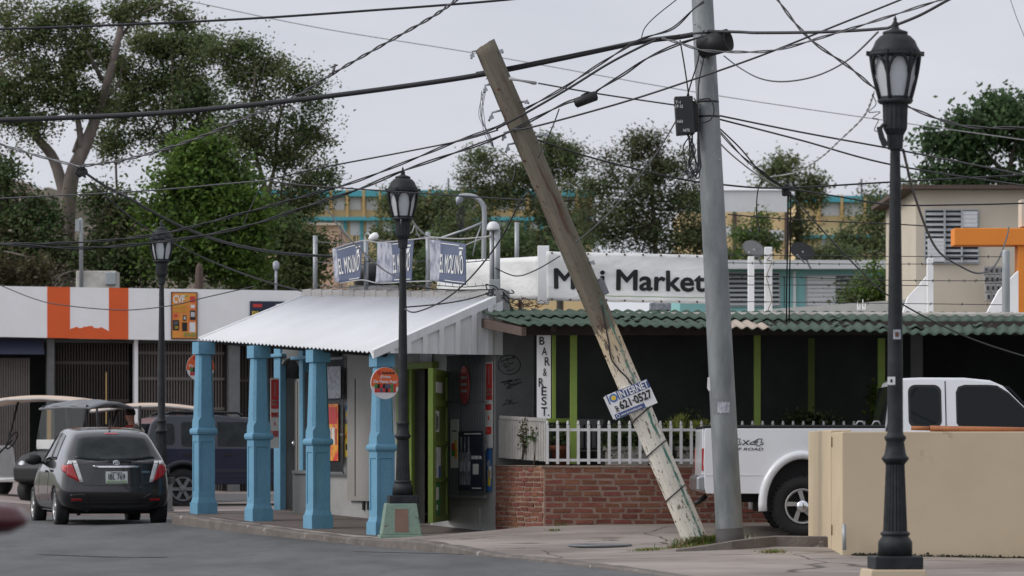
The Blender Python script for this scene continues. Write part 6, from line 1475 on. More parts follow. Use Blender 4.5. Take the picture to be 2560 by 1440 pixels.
text(dec, 'OFF ROAD', O+U*.38+ZUP*1.062, (U+ZUP*0), (ZUP+U*.35), N, .42, .035, bold=.012, th=.001)
dec.build('decal', M['bluecargrey'], tk, local=True)
pl('body_crease', [(.1, .755), (.8, .755), (.78, .763), (.1, .765)], -HWT-.006, -HWT+.01, 'whitecar')
mb = MB(); mb.box((4.2, -HWT-.12, 1.40), (.1, .2, .2)); mb.box((4.2, HWT+.12, 1.40), (.1, .2, .2)); mb.build('wing_mirror', M['plasticblack'], tk, local=True, bevel=.03)
mb = MB()
for x in (.42, 2.0, 2.2):
    mb.tube([(x-.05, -HWT+.06, 1.37), (x-.02, -HWT+.06, 1.42), (x+.03, -HWT+.06, 1.42), (x+.05, -HWT+.06, 1.375)], .012, 6)
mb.build('tie_down', M['galv'], tk, local=True)
# ---------------------------------------------------------------- dark blue off roader behind the columns
M['bluegrey'] = mat('blue_grey_paint', (.024, .027, .040), .35, coat=.5, c2=(.028, .031, .044))
sv = thing('parked_car', 'dark blue boxy off-road car with grey wheel cladding behind the left columns', 'car', (-6.86, 69.3, .13), rz=R(16))
def spl(name, poly, y0, y1, m, par=None, bev=0):
    mb = MB(); mb.prism(poly, y0, y1, lambda u, v, d: Vector((u, d, v))); return mb.build(name, M[m], par or sv, local=True, bevel=bev)
SH = .9
spl('body', [(.06, .6), (.1, .45), (.3, .45)]+arch(.76, .38, .44, .45, 180, 0)+[(1.24, .45), (3.05, .45)]+arch(3.55, .38, .44, .45, 180, 0)+[(4.05, .5), (4.4, .55), (4.42, .95), (4.3, 1.02), (2.75, 1.10), (.04, 1.10)], -SH, SH, 'bluecar', bev=.04)
mb = MB(); g2 = [(.05, 1.06), (2.85, 1.06), (2.76, 1.12), (2.28, 1.56), (2.1, 1.64), (1.4, 1.70), (.5, 1.69), (.3, 1.64), (.2, 1.54)]
s2 = lambda u, v, d: Vector((u, d*(SH-.01-.2*max(0, v-1.08)), v)); mb.prism(g2, -1, 1, s2); mb.build('roof', M['bluegrey'], sv, local=True, bevel=.04)
for poly in (rnd(.28, .62, 1.16, 1.54, .07), rnd(.74, 1.28, 1.13, 1.57, .06), [(1.40, 1.13), (2.52, 1.13), (2.16, 1.47), (2.05, 1.55), (1.9, 1.57), (1.40, 1.57)]):
    for s in (-1, 1):
        mb = MB(); mb.prism(poly, -.012, .006, lambda u, v, d: Vector((u, s*(SH-.01-.2*max(0, v-1.08)+d), v))); mb.build('side_window', M['carglass'], sv, local=True)
spl('rear_window', [(.05, 1.18), (.02, 1.18), (.16, 1.54), (.2, 1.54)], -.68, .68, 'carglass'); spl('rear_bumper', [(-.03, .45), (-.03, .68), (.2, .7), (.2, .45)], -SH+.02, SH-.02, 'bluecargrey', bev=.03)
for cx in (.76, 3.55):
    for s in (-1, 1): mb = MB(); mb.tube([Vector((x, s*(SH+.01), z)) for x, z in arch(cx, .38, .46, .47, 190, -10, 18)], .05, 6); mb.build('arch_cladding', M['bluecargrey'], sv, local=True)
for s in (-1, 1): mb = MB(); mb.tube([(.5, s*.66, 1.72), (.6, s*.66, 1.75), (1.8, s*.66, 1.74), (1.9, s*.66, 1.68)], .025, 6); mb.tube([(.5, s*.66, 1.72), (.46, s*.66, 1.66)], .025, 6); mb.build('roof_rack', M['plasticblack'], sv, local=True)
mb = MB()
for x in (.80, 1.55):
    mb.box((x+.05, -SH-.012, .98), (.16, .025, .04))
mb.build('door_handle', M['plasticblack'], sv, local=True)
mb = MB(); mb.box((2.2, -SH-.004, .70), (2.4, .012, .05)); mb.box((2.2, -SH-.004, .60), (2.4, .012, .015)); mb.build('side_stripe', M['bluecargrey'], sv, local=True)
for cx in (.76, 3.55): mb = MB(); mb.box((cx, 0, .6), (.9, 1.6, .6)); mb.build('wheel_well', M['dark'], sv, local=True)
mb = MB(); 
for s in (-1, 1): mb.box((.06, s*(SH-.08), .95), (.06, .12, .3))
mb.build('tail_light', M['redlens'], sv, local=True, bevel=.01)
for cx in (.76, 3.55):
    for s in (-1, 1):
        Mx = Matrix.Translation((cx, s*(SH-.12), .37)) @ Matrix.Rotation(R(-90)*s, 4, 'X'); mb = MB(); r = .37; h = .12
        mb.lathe([(r*.6, -h), (r*.97, -h*.9), (r, 0), (r*.97, h*.9), (r*.75, h), (r*.6, h*.8), (.01, h*.4)], n=28, M=Mx); t = mb.build('wheel', M['rubber'], sv, local=True)
        mb = MB(); mb.lathe([(r*.58, h*.6), (r*.6, h), (r*.5, h*.7)], n=28, M=Mx, cap=False); mb.lathe([(.07, h*.4), (.06, h), (.01, h)], n=12, M=Mx)
        for k in range(6): mb.box((0, 0, 0), (.2, .06, .06), M=Mx @ Matrix.Rotation(k*math.pi/3, 4, 'Z') @ Matrix.Translation((.12, 0, h*.7)))
        mb.build('rim', M['greyplastic'], t, local=True)
# ---------------------------------------------------------------- golf carts: local x forward
M['clearscreen'] = mat('clear_screen', (.1, .11, .11), .1, alpha=.22, c2=(.1, .11, .11))
def cart(label, X, Y, z, rz, roofm, bodym, screen=False, dark=False, rl=1.0, tilt=0):
    t = thing('golf_cart', label, 'golf cart', (X, Y, z), 'golf carts along the shopfront', rz)
    def prism(name, poly, w, m, par=t, bev=.02):
        mb = MB(); mb.prism(poly, -w, w, lambda u, v, d: Vector((u, d, v))); return mb.build(name, M[m], par, local=True, bevel=bev)
    prism('body', [(-1.15, .35), (-.8, .32), (-.35, .32), (-.3, .26), (.55, .26), (.62, .3), (1.0, .32), (1.2, .4), (1.22, .62), (1.02, .83), (.66, .92), (.6, .86), (.52, .34), (-.28, .34), (-.34, .62), (-.9, .66), (-1.16, .6)], .56, bodym, bev=.03)
    prism('seat', [(-.75, .66), (-.2, .66), (-.18, .76), (-.72, .76)], .52, 'plasticblack'); prism('backrest', [(-.82, .78), (-.72, .78), (-.78, 1.2), (-.88, 1.2)], .52, 'plasticblack')
    mb = MB(); L0, L1 = -1.05*rl, 1.0*rl
    def rf(u, v): 
        x = L0+(L1-L0)*u; y = -.6+1.2*v; return (x, y, 1.66+.11*math.sin(math.pi*min(1, max(0, u*.9+.08)))-.05*(2*v-1)**4+.012*math.cos(v*math.pi*6)+tilt*x)
    mb.grid(rf, 16, 18); rfo = mb.build('roof', M[roofm], t, local=True, solid=.03)
    mb = MB(); mb.tube([rf(0, 0), rf(.33, 0), rf(.66, 0), rf(1, 0), rf(1, .5), rf(1, 1), rf(.66, 1), rf(.33, 1), rf(0, 1), rf(0, .5), rf(0, 0)], .022, 6); mb.build('roof_rim', M['greyplastic' if dark else 'beigeroofrim'], rfo, local=True)
    for s in (-1, 1):
        for q in ([(.72, s*.5, .88), (.5, s*.52, 1.69)], [(-.85, s*.5, .7), (-.8, s*.52, 1.69)]): mb = MB(); mb.tube(q, .022, 6); mb.build('roof_post', M['plasticblack'], t, local=True)
    mb = MB(); c = Vector((.32, .25, 1.0)); mb.tube([(.62, .25, .72), c], .018, 6); a = Vector((.35, 0, .9)).normalized(); mb.tube([c+Vector((0, math.cos(x)*.17, 0))+Vector((-.5, 0, .85)).normalized()*math.sin(x)*.17 for x in [2*math.pi*i/16 for i in range(17)]], .016, 6); mb.build('steering_wheel', M['plasticblack'], t, local=True)
    if screen:
        prism('windscreen', [(.7, .92), (.715, .92), (.545, 1.64), (.53, 1.64)], .5, 'clearscreen', bev=0); mb = MB(); mb.box((.70, 0, 1.02), (.02, .98, .16)); mb.build('screen_panel', M['cartwhite'], t, local=True)
    for s in (-1, 1):
        mb = MB(); mb.lathe([(.07, 0), (.075, .03), (.01, .04)], n=12, M=Matrix.Translation((1.14, s*.4, .66)) @ Matrix.Rotation(R(75), 4, 'Y')); mb.build('headlight', M['clearlens'], t, local=True)
        for x in (-.78, .85): wheel_x(t, x, s*.5, .235, .235, .2, s)
    return t
def wheel_x(root, x, y, z, r, w, s):
    Mx = Matrix.Translation((x, y, z)) @ Matrix.Rotation(R(-90)*s, 4, 'X'); mb = MB(); h = w/2
    mb.lathe([(r*.55, -h), (r*.93, -h), (r, -h*.5), (r, h*.5), (r*.93, h), (r*.55, h*.85), (.01, h*.5)], n=22, M=Mx); t = mb.build('wheel', M['rubber'], root, local=True)
    mb = MB(); mb.lathe([(r*.53, h*.6), (r*.53, h*.9), (r*.2, h*.7), (.005, h*.95)], n=18, M=Mx); mb.build('rim', M['alloy'], t, local=True)
cart('golf cart with a beige roof and white nose at the far left edge', P(85, 0, 68.2).x, 68.2, slab_z(-8.6, 68.2), R(180-14), 'beigeroof', 'cartwhite', tilt=-.015)
cart('black golf cart with a dark curved roof and windscreen behind the grey hatchback', P(215, 0, 66.4).x, 66.4, slab_z(-7.6, 66.4), R(180+52), 'greyplastic', 'black', screen=True, dark=True, rl=.52)
cart('golf cart with a beige roof standing behind the dark blue car', P(362, 0, 72.3).x, 72.3, slab_z(-7, 72.3), R(180+8), 'beigeroof', 'black', tilt=.0)
# ================================================================ people
def person(label, loc, rz, pose, shirt, skin='skin', scale=1.0, vest=None):
    t = thing('person', label, 'person', loc, rz=rz); t.scale = (scale,)*3
    J = pose['J']; names = list(J); idx = {n_: i for i, n_ in enumerate(names)}
    def skinmesh(name, bones, rad, m, root):
        ns = []; 
        for a, b in bones:
            for q in (a, b):
                if q not in ns: ns.append(q)
        ix = {q: i for i, q in enumerate(ns)}
        me = bpy.data.meshes.new(name); me.from_pydata([J[q] for q in ns], [(ix[a], ix[b]) for a, b in bones], []); me.materials.append(m)
        o = bpy.data.objects.new(name, me); COL.objects.link(o); o.parent = t; ORG[o] = Vector((0, 0, 0))
        md = o.modifiers.new('skin', 'SKIN'); md.use_smooth_shade = True; ms = o.modifiers.new('sub', 'SUBSURF'); ms.levels = 1; ms.render_levels = 1
        bm = bmesh.new(); bm.from_mesh(me); ly = bm.verts.layers.skin.verify()
        for v, q in zip(bm.verts, ns): v[ly].radius = rad[q]; v[ly].use_root = (q == root)
        bm.to_mesh(me); bm.free()
        mm = evalmesh(o); o.modifiers.clear(); o.data = mm; mm.materials.clear(); mm.materials.append(m); return o
    rad = dict(pel=(.15, .11), waist=(.14, .10), chest=(.16, .11), neck0=(.07, .07), neck=(.055, .055), head0=(.075, .085), head=(.085, .10), crown=(.06, .07))
    for s in 'lr':
        rad.update({s+'sho': (.06, .06), s+'elb': (.042, .042), s+'wri': (.03, .03), s+'palm': (.035, .022), s+'hip': (.085, .085), s+'kne': (.06, .06), s+'ank': (.042, .042), s+'toe': (.04, .03)})
        for k in range(5): rad['%sf%da' % (s, k)] = (.01, .01); rad['%sf%db' % (s, k)] = (.009, .009)
    B = [('pel', 'waist'), ('waist', 'chest'), ('chest', 'neck0'), ('neck0', 'neck'), ('neck', 'head0'), ('head0', 'head'), ('head', 'crown')]
    for s in 'lr':
        B += [('chest', s+'sho'), (s+'sho', s+'elb'), (s+'elb', s+'wri'), (s+'wri', s+'palm'), ('pel', s+'hip'), (s+'hip', s+'kne'), (s+'kne', s+'ank'), (s+'ank', s+'toe')]
        w = Vector(J[s+'palm']); d = (w-Vector(J[s+'wri'])).normalized(); sdv = d.cross(ZUP) if abs(d.z) < .9 else Vector((1, 0, 0)); sdv.normalize()
        for k in range(5):
            o = sdv*(.02*(k-1.5)) if k < 4 else sdv*(-.045); J['%sf%da' % (s, k)] = tuple(w+o+d*(.045 if k < 4 else .0)); J['%sf%db' % (s, k)] = tuple(w+o*1.1+d*(.085 if k < 4 else .03)-ZUP*.015); B += [(s+'palm', '%sf%da' % (s, k)), ('%sf%da' % (s, k), '%sf%db' % (s, k))]
    skinmesh('body', B, rad, M[skin], 'pel')
    cr = {k: tuple(x+.018 for x in v) for k, v in rad.items()}
    skinmesh('shirt', [('pel', 'waist'), ('waist', 'chest'), ('chest', 'neck0')]+[b for s in 'lr' for b in (('chest', s+'sho'), (s+'sho', s+'elb'))], cr, M[shirt], 'waist')
    skinmesh('trousers', [b for s in 'lr' for b in (('pel', s+'hip'), (s+'hip', s+'kne'), (s+'kne', s+'ank'))], cr, M['greycloth'], 'pel')
    if vest: 
        vr = {k: tuple(x+.026 for x in v) for k, v in rad.items()}; skinmesh('vest', [('pel', 'waist'), ('waist', 'chest')], vr, M[vest], 'waist')
    h = Vector(J['head']); mb = MB(); mb.lathe([(.088, .0), (.098, .05), (.085, .10), (.05, .135), (.001, .145)], h+Vector((0, -.012, .0)), 14); mb.build('hair', M['hair'], t, local=True)
    mb = MB(); mb.lathe([(.014, -.02), (.018, 0), (.001, .03)], h+Vector((0, .10, -.02)), 8); mb.build('nose', M[skin], t, local=True)
    mb = MB()
    for s in (-1, 1): mb.lathe([(.001, -.009), (.009, 0), (.001, .009)], h+Vector((s*.035, .09, .015)), 8)
    mb.box(h+Vector((0, .085, -.06)), (.05, .012, .008)); mb.build('eyes_and_mouth', M['ink'], t, local=True)
    return t
def sitJ(lift=0, arm=None):
    J = dict(pel=(0, 0, .0), waist=(0, -.03, .2), chest=(0, -.05, .42), neck0=(0, -.04, .55), neck=(0, -.03, .60), head0=(0, 0, .66), head=(0, .01, .74), crown=(0, 0, .82))
    for s, k in (('l', -1), ('r', 1)):
        J.update({s+'sho': (k*.19, -.05, .48), s+'elb': (k*.24, .08, .24), s+'wri': (k*.16, .30, .26), s+'palm': (k*.14, .37, .27), s+'hip': (k*.1, .02, -.01), s+'kne': (k*.13, .44, .02), s+'ank': (k*.13, .48, -.38), s+'toe': (k*.14, .62, -.42)})
    return J
def standJ():
    J = dict(pel=(0, 0, .95), waist=(0, 0, 1.12), chest=(0, -.01, 1.34), neck0=(0, 0, 1.47), neck=(0, .01, 1.52), head0=(0, .03, 1.58), head=(0, .03, 1.66), crown=(0, .02, 1.74))
    for s, k in (('l', -1), ('r', 1)):
        J.update({s+'sho': (k*.19, -.01, 1.41), s+'elb': (k*.25, -.03, 1.12), s+'wri': (k*.24, .1, .9), s+'palm': (k*.24, .13, .83), s+'hip': (k*.1, 0, .90), s+'kne': (k*.11, .03, .5), s+'ank': (k*.11, 0, .09), s+'toe': (k*.13, .15, .04)})
    return J
p = P(322, 1068, 72.0); person('person in a red shirt and grey vest seated under the beige cart roof', (p.x, 72.3, 1.12), R(60), {'J': sitJ()}, 'redcloth', vest='greycloth', scale=1.0)
p = P(452, 1012, 75.5); zq = slab_z(p.x, 75.5); person('dark haired person standing behind the dark blue car', (p.x, 75.5, p.z-1.76), R(150), {'J': standJ()}, 'greycloth', 'skindark')
Jd = sitJ(); Jd['lsho'] = (-.2, -.05, .46); Jd['lelb'] = (-.40, .08, .38); Jd['lwri'] = (-.38, .30, .42); Jd['lpalm'] = (-.37, .36, .42)
mcar = Matrix.Rotation(R(14.5), 4, 'Z'); q = Vector(hb.location)+mcar @ Vector((-.36, 1.75, .55)); person('driver of the grey hatchback resting an elbow in the open window', q, R(14.5), {'J': Jd}, 'greycloth', 'skin', .95)
# ================================================================ shopfront on the left, across the side street
LB = Fr((P(0, 0, 80).x, 80), (P(760, 0, 81.5).x, 81.5))
lb = thing('shopfront', 'long low shopfront with a white and orange fascia above dark barred bays', 'shop', LB.pt(3, .3))
mb = MB(); A0 = -3
def fz(px): return LB.px(px, 715+10*px/760)[1], LB.px(px, 842+16*px/760)[1]
zt0, zb0 = LB.px(0, 715)[1], LB.px(0, 842)[1]; zt1, zb1 = LB.px(760, 727)[1], LB.px(760, 857)[1]
aR = LB.px(900, 800)[0]
def fq(m, p0, p1, d, f0=0, f1=1):
    a0, a1 = LB.px(p0, 800)[0], LB.px(p1, 800)[0]
    def z(a, f): t = a/LB.px(760, 800)[0]; return (zb0+(zb1-zb0)*t)*(1-f)+(zt0+(zt1-zt0)*t)*f
    m.hexa([LB.pt(a0, z(a0, f0), d-.3), LB.pt(a1, z(a1, f0), d-.3), LB.pt(a1, z(a1, f0), d), LB.pt(a0, z(a0, f0), d)], [LB.pt(a0, z(a0, f1), d-.3), LB.pt(a1, z(a1, f1), d-.3), LB.pt(a1, z(a1, f1), d), LB.pt(a0, z(a0, f1), d)])
fq(mb, -400, 900, 0); fa = mb.build('fascia', M['white'], lb)
mb = MB(); fq(mb, 118, 175, .004); fq(mb, 272, 321, .004)
a0, a1 = LB.px(175, 800)[0], LB.px(272, 800)[0]; rr = random.Random(4); top = []
for i in range(25): t = i/24; top.append((a0+(a1-a0)*t, LB.px(220, 826-9*math.sin(math.pi*t)**.5+rr.uniform(-3, 3))[1]))
mb.prism([(a0, LB.px(175, 846)[1]), (a1, LB.px(272, 848)[1])]+top[::-1], -.002, .004, lambda u, v, d: LB.pt(u, v, d)); mb.build('orange_stripe', M['orange'], fa)
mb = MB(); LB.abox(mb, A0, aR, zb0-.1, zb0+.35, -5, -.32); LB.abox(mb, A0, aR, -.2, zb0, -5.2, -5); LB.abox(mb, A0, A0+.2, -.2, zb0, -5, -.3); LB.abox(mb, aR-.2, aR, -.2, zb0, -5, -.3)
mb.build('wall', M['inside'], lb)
mb = MB(); LB.abox(mb, A0, aR, .0, .35, -5, -.15); mb.build('floor', M['plaster2'], lb)
for x0, x1, m in ((118, 136, 'plaster2'), (336, 345, 'white'), (572, 600, 'plaster2'), (-160, -140, 'plaster2')):
    mb = MB(); LB.box(mb, (x0, 842, x1, 1240), -.5, -.25); mb.build('pillar', M[m], lb)
def bars(x0, x1, m, step, mid, d=-.6, y0=850):
    mb = MB(); x = x0
    while x < x1: a, _ = LB.px(x, 900); LB.abox(mb, a-.012, a+.012, .3, zb0, d, d+.03); x += step
    for y in mid: a, z = LB.px(x0, y); a2, _ = LB.px(x1, y); LB.abox(mb, a, a2, z-.03, z+.03, d-.005, d+.035)
    mb.build('barred_gate', M[m], lb)
M['gatebrown'] = mat('gate_brown', (.055, .042, .036), .7); M['gategrey'] = mat('gate_grey', (.16, .135, .125), .7)
M['gateback'] = mat('gate_backing', (.055, .045, .041), .8)
mb = MB(); LB.box(mb, (346, 850, 572, 1240), -.75, -.7); LB.box(mb, (602, 850, 760, 1240), -1.5, -1.45); mb.build('gate_backing', M['gateback'], lb)
bars(140, 332, 'gatebrown', 7, (905, 1000, 1090)); bars(348, 572, 'gategrey', 7, (880, 945, 1020, 1090), -.62); bars(602, 760, 'gatebrown', 8, (950, 1060), -.62)
mb = MB(); 
for i in range(14): LB.box(mb, (-8+i*6, 895, -4+i*6, 1240), -.55, -.5)
mb.build('folding_shutter', M['gategrey'], lb)
mb = MB(); LB.box(mb, (264, 930, 267, 1060), -.5, -.47); mb.build('yellow_strip', M['yellow2'], lb); mb = MB(); LB.box(mb, (118, 1020, 128, 1100), -.24, -.2); LB.box(mb, (572, 1040, 586, 1080), -.24, -.2); mb.build('painted_foot', M['yellow2'], lb)
mb = MB(); 
a0, z0 = LB.px(-120, 846); a1, z1 = LB.px(112, 886)
mb.hexa([LB.pt(a0, z1, -.1), LB.pt(a1, z1, -.1), LB.pt(a1, z1, -.06), LB.pt(a0, z1, -.06)], [LB.pt(a0, z0, -.31), LB.pt(a1, z0, -.31), LB.pt(a1, z0, -.27), LB.pt(a0, z0, -.27)]); mb.build('awning', M['navydark'], lb)
# signs on the fascia
mb = MB(); mats = [M['poster_sign'] if 'poster_sign' in M else mat('orange_sign', (.72, .30, .05), .5, c2=(.62, .16, .04), ns=1.6, amt=1), M['rust'], M['signwhite'], M['yellowink'], M['ink'], M['redink'], M['plategreen']]
LB.box(mb, (428, 730, 494, 848), .005, .04, 1); LB.box(mb, (431, 733, 491, 845), .04, .045, 0)
def ltext(tx, r, m, bold=.02): a, z = LB.px(r[0], r[3], .046); a2, z2 = LB.px(r[2], r[1], .046); text(mb, tx, LB.pt(a, z, .046), LB.u, ZUP, LB.n, a2-a, z2-z, bold=bold, m=m)
ltext('CVF', (433, 738, 462, 758), 2, .03); ltext('AUTO PARTS', (433, 763, 466, 770), 3); ltext('MOTORCYCLE', (433, 774, 466, 780), 3); ltext('787-741-0207', (459, 832, 490, 842), 6)
for r, m in (((475, 741, 488, 756), 5), ((477, 762, 487, 770), 2), ((475, 776, 489, 800), 4), ((477, 780, 487, 792), 2), ((457, 788, 466, 802), 4), ((459, 791, 464, 799), 2), ((432, 800, 448, 826), 4), ((435, 803, 445, 812), 2), ((437, 815, 446, 822), 3), ((455, 806, 468, 828), 4), ((474, 806, 488, 830), 2), ((436, 786, 444, 793), 5), ((450, 738, 470, 742), 6)): LB.box(mb, r, .045, .048, m)
tag(mb.build('shop_sign', mats), 'orange and yellow picture board reading CVF on the white fascia', 'sign')
mb = MB(); mats = [M['navydark'], M['redink'], M['yellowink']]; LB.box(mb, (625, 753, 712, 797), .005, .04, 0); LB.box(mb, (632, 760, 655, 768), .04, .044, 1); ltext('PLA', (630, 778, 668, 795), 2)
tag(mb.build('shop_sign', mats), 'dark blue board with yellow letters partly hidden by the porch roof', 'sign')
# bits on and behind its roof
TB = Fr((-1, 84), (1, 84))
mb = MB(); TB.box(mb, (190, 677, 290, 760), -.8, 0, 0); TB.box(mb, (262, 680, 290, 712), .0, .12, 1); tag(mb.build('roof_tank', [M['dirtywhite'], M['galv']], bevel=.02), 'dirty white concrete box with a grey unit behind the fascia', 'roof box')
t = thing('area_lamp', 'slim grey area lamp pole with a small box head left of the tall trunk', 'lamp post', TB.P(203, 740)); mb = MB(); mb.tube([TB.P(203, 760), TB.P(203, 552), TB.P(200, 546)], .045, 8); mb.build('pole', M['galv'], t); mb = MB(); TB.box(mb, (188, 548, 199, 578), -.06, .06); mb.build('head', M['galv'], t)
mb = MB(); mb.lathe([(.1, -.2), (.09, .2), (.07, .4), (.02, .48)], TB.P(498, 712), 8, sm=False); tag(mb.build('stump', M['brownboard']), 'short broken brown post behind the fascia under the bright green tree', 'stump')
mb = MB(); p = TB.P(690, 664); mb.lathe([(.04, -.1), (.07, -.05), (.07, .06), (.03, .1)], p, 10); mb.tube([p-ZUP*.1, p-ZUP*.7], .03, 6); tag(mb.build('solar_lamp', M['silver']), 'small shiny lamp on a stake in front of the bright green tree', 'lamp')
t = thing('area_lamp', 'grey hooked pole with a round lamp head behind the service mast', 'lamp post', P(1213, 660, 56.5)); G = Fr((-1, 56.5), (1, 56.5))
mb = MB(); mb.tube(smoothpts([G.P(1209, 700), G.P(1210, 600), G.P(1211, 540), G.P(1207, 512), (G.P(1190, 494)), G.P(1170, 489), G.P(1155, 490)], 5), .038, 10); mb.build('pole', M['galv'], t)
mb = MB(); mb.lathe([(.02, -.05), (.08, -.02), (.095, .02), (.001, .06)], n=14, M=Matrix.Translation(G.P(1149, 499)) @ Matrix.Rotation(R(-70), 4, 'Y')); mb.build('lamp_head', M['silver'], t)
mb = MB(); mb.tube([G.P(1210, 555), G.P(1170, 572), G.P(1090, 600)], .02, 6); mb.tube([G.P(1206, 553), G.P(1190, 600), G.P(1182, 640)], .012, 6); mb.build('brace', M['galv'], t)
rr = random.Random(22); mb = MB()
for k in range(5): mb.tube(smoothpts([G.P(1148+rr.uniform(-6, 14), 515+14*i+rr.uniform(-5, 5)) for i in range(6)], 4), .008, 4)
tag(mb.build('loose_wires', M['cable']), 'tangle of black wires hanging under the hooked pole lamp', 'wires')
mb = MB(); mb.tube([G.P(1292, 700), G.P(1292, 556)], .035, 10); mb.tube([G.P(1292, 556), G.P(1292, 552)], .03, 10, m=1); tag(mb.build('roof_pipe', [M['galv'], M['rust']]), 'plain grey pipe standing on the roof right of the service mast', 'pipe')
# ================================================================ houses behind
def bfr(Y, dy=0): return Fr((-10, Y-10*dy), (10, Y+10*dy))
def body(f, r, depth, m, root, name='wall', zb=None, bev=0):
    mb = MB(); a0, z1 = f.px(r[0], r[1]); a1, z0 = f.px(r[2], r[3]); z1 = f.px((r[0]+r[2])/2, r[1])[1]
    f.abox(mb, a0, a1, z0 if zb is None else zb, z1, -depth, 0); return mb.build(name, M[m], root, bevel=bev)
def pbox(f, r, d0, d1, m, root, name): mb = MB(); f.box(mb, r, d0, d1); return mb.build(name, M[m], root)
def louvre(f, r, n, root, white, m1='shutter', m2='slot', d=.03, slatm='shutter2'):
    """jalousie window; white = pixel x-ranges whose blades are shut"""
    w = MB(); f.box(w, r, -.02, .012); wo_ = w.build('window', M[m2], root)
    fr = MB(); t = (r[2]-r[0])*.015+1
    for q in ((r[0]-t, r[1]-t, r[2]+t, r[1]), (r[0]-t, r[3], r[2]+t, r[3]+t), (r[0]-t, r[1], r[0], r[3]), (r[2], r[1], r[2]+t, r[3])): f.box(fr, q, .0, d+.02)
    fr.build('frame', M['shutter2'], wo_)
    sl = MB(); h = (r[3]-r[1])/n
    for i in range(n):
        y = r[1]+h*i
        for x0, x1, shut in white:
            if shut: f.box(sl, (x0+.5, y+h*.04, x1-.5, y+h*.93), .013, d)
            else:
                a0, za = f.px(x0, y+h*.42); a1, zc = f.px(x1, y+h*.95)
                sl.hexa([f.pt(a0, zc, d), f.pt(a1, zc, d), f.pt(a1, zc, d+.045), f.pt(a0, zc, d+.045)], [f.pt(a0, za, .014), f.pt(a1, za, .014), f.pt(a1, za, .03), f.pt(a0, za, .03)], 1)
    sl.build('blades', [M[m1], M[slatm]], wo_); return wo_
# beige house on the right
H = bfr(87); t = thing('beige_house', 'beige two storey house with large louvred window behind the orange beam', 'house', H.P(2450, 780))
body(H, (2290, 470, 2900, 800), 7, 'housebeige', t, zb=0); pbox(H, (2256, 462, 2960, 472), -7.2, .35, 'brownboard', t, 'roof')
louvre(H, (2314, 526, 2445, 657), 10, t, [(2314, 2405, False), (2405, 2445, False)])
for r in ((2407, 528, 2444, 569), (2319, 596, 2361, 655)):
    mb = MB(); H.box(mb, r, .08, .1); n = 4 if r[3]-r[1] < 50 else 6
    for i in range(n): y = r[1]+(r[3]-r[1])*i/n; H.box(mb, (r[0], y+1, r[2], y+(r[3]-r[1])/n-2), .098, .112)
    mb.build('shut_blades', M['shutter'], t)
mb = MB(); H.box(mb, (2360, 526, 2364, 657), .02, .12); H.box(mb, (2403, 526, 2407, 657), .02, .13); mb.build('window_post', M['shutter2'], t)
mb = MB(); 
for i in range(5):
    for j in range(4):
        if i+j < 7: x, y = 2466+i*13-j*2, 752-j*22; H.box(mb, (x, y-20, x+12, y), .5, .8); H.box(mb, (x+3, y-15, x+9, y-5), .8, .81, 1)
tag(mb.build('breeze_blocks', [M['block'], M['slot']]), 'stepped stack of pierced concrete blocks in front of the beige house', 'block wall')
# orange building at the right edge
O_ = bfr(60); t = thing('orange_building', 'bright orange concrete beam and pillar at the right edge', 'building', O_.P(2550, 780))
mb = MB(); O_.abox(mb, O_.px(2386, 590)[0], O_.px(2800, 590)[0], O_.px(2470, 613)[1], O_.px(2386, 570)[1], -.5, 0); mb.build('beam', M['orange2'], t, bevel=.01)
mb = MB(); O_.abox(mb, O_.px(2546, 700)[0], O_.px(2640, 700)[0], 1.5, O_.px(2546, 612)[1], -.45, -.05); mb.build('pillar', M['orange2'], t, bevel=.01)
mb = MB(); O_.box(mb, (2554, 498, 2600, 566), -.5, -.1); mb.build('parapet_block', M['housebeige'], t)
# aqua house with louvres
Q = bfr(118); t = thing('aqua_house', 'low aqua house with white roof edge and louvred windows behind the roof posts', 'house', Q.P(1990, 780))
body(Q, (1700, 668, 2300, 830), 8, 'aqua', t, zb=1.5); pbox(Q, (1680, 650, 2320, 672), -8.3, .5, 'shutter', t, 'roof_edge')
louvre(Q, (1822, 684, 1948, 764), 7, t, [(1822, 1880, False), (1880, 1948, False)]); louvre(Q, (2017, 690, 2165, 764), 7, t, [(2017, 2090, True), (2090, 2165, False)])
pbox(Q, (1983, 678, 1990, 772), .02, .1, 'shutter', t, 'pipe'); pbox(Q, (1960, 690, 1962, 770), .02, .06, 'slot', t, 'cable')
# peach house behind the flags
Q = bfr(105); t = thing('peach_house', 'plain peach coloured house behind the blue flags', 'house', Q.P(820, 740)); body(Q, (742, 560, 845, 760), 6, 'peach', t, zb=.5); pbox(Q, (738, 557, 849, 563), -6.1, .1, 'housebeige', t, 'parapet')
mb = MB()
for x, y0 in ((848, 585), (853, 580), (884, 590), (887, 588), (893, 588), (915, 600), (920, 610)): Q.box(mb, (x, y0, x+2, 720), .1, .13)
tag(mb.build('rebar_bundle', M['slot']), 'dark reinforcing rods standing behind the leftmost flag', 'rods')
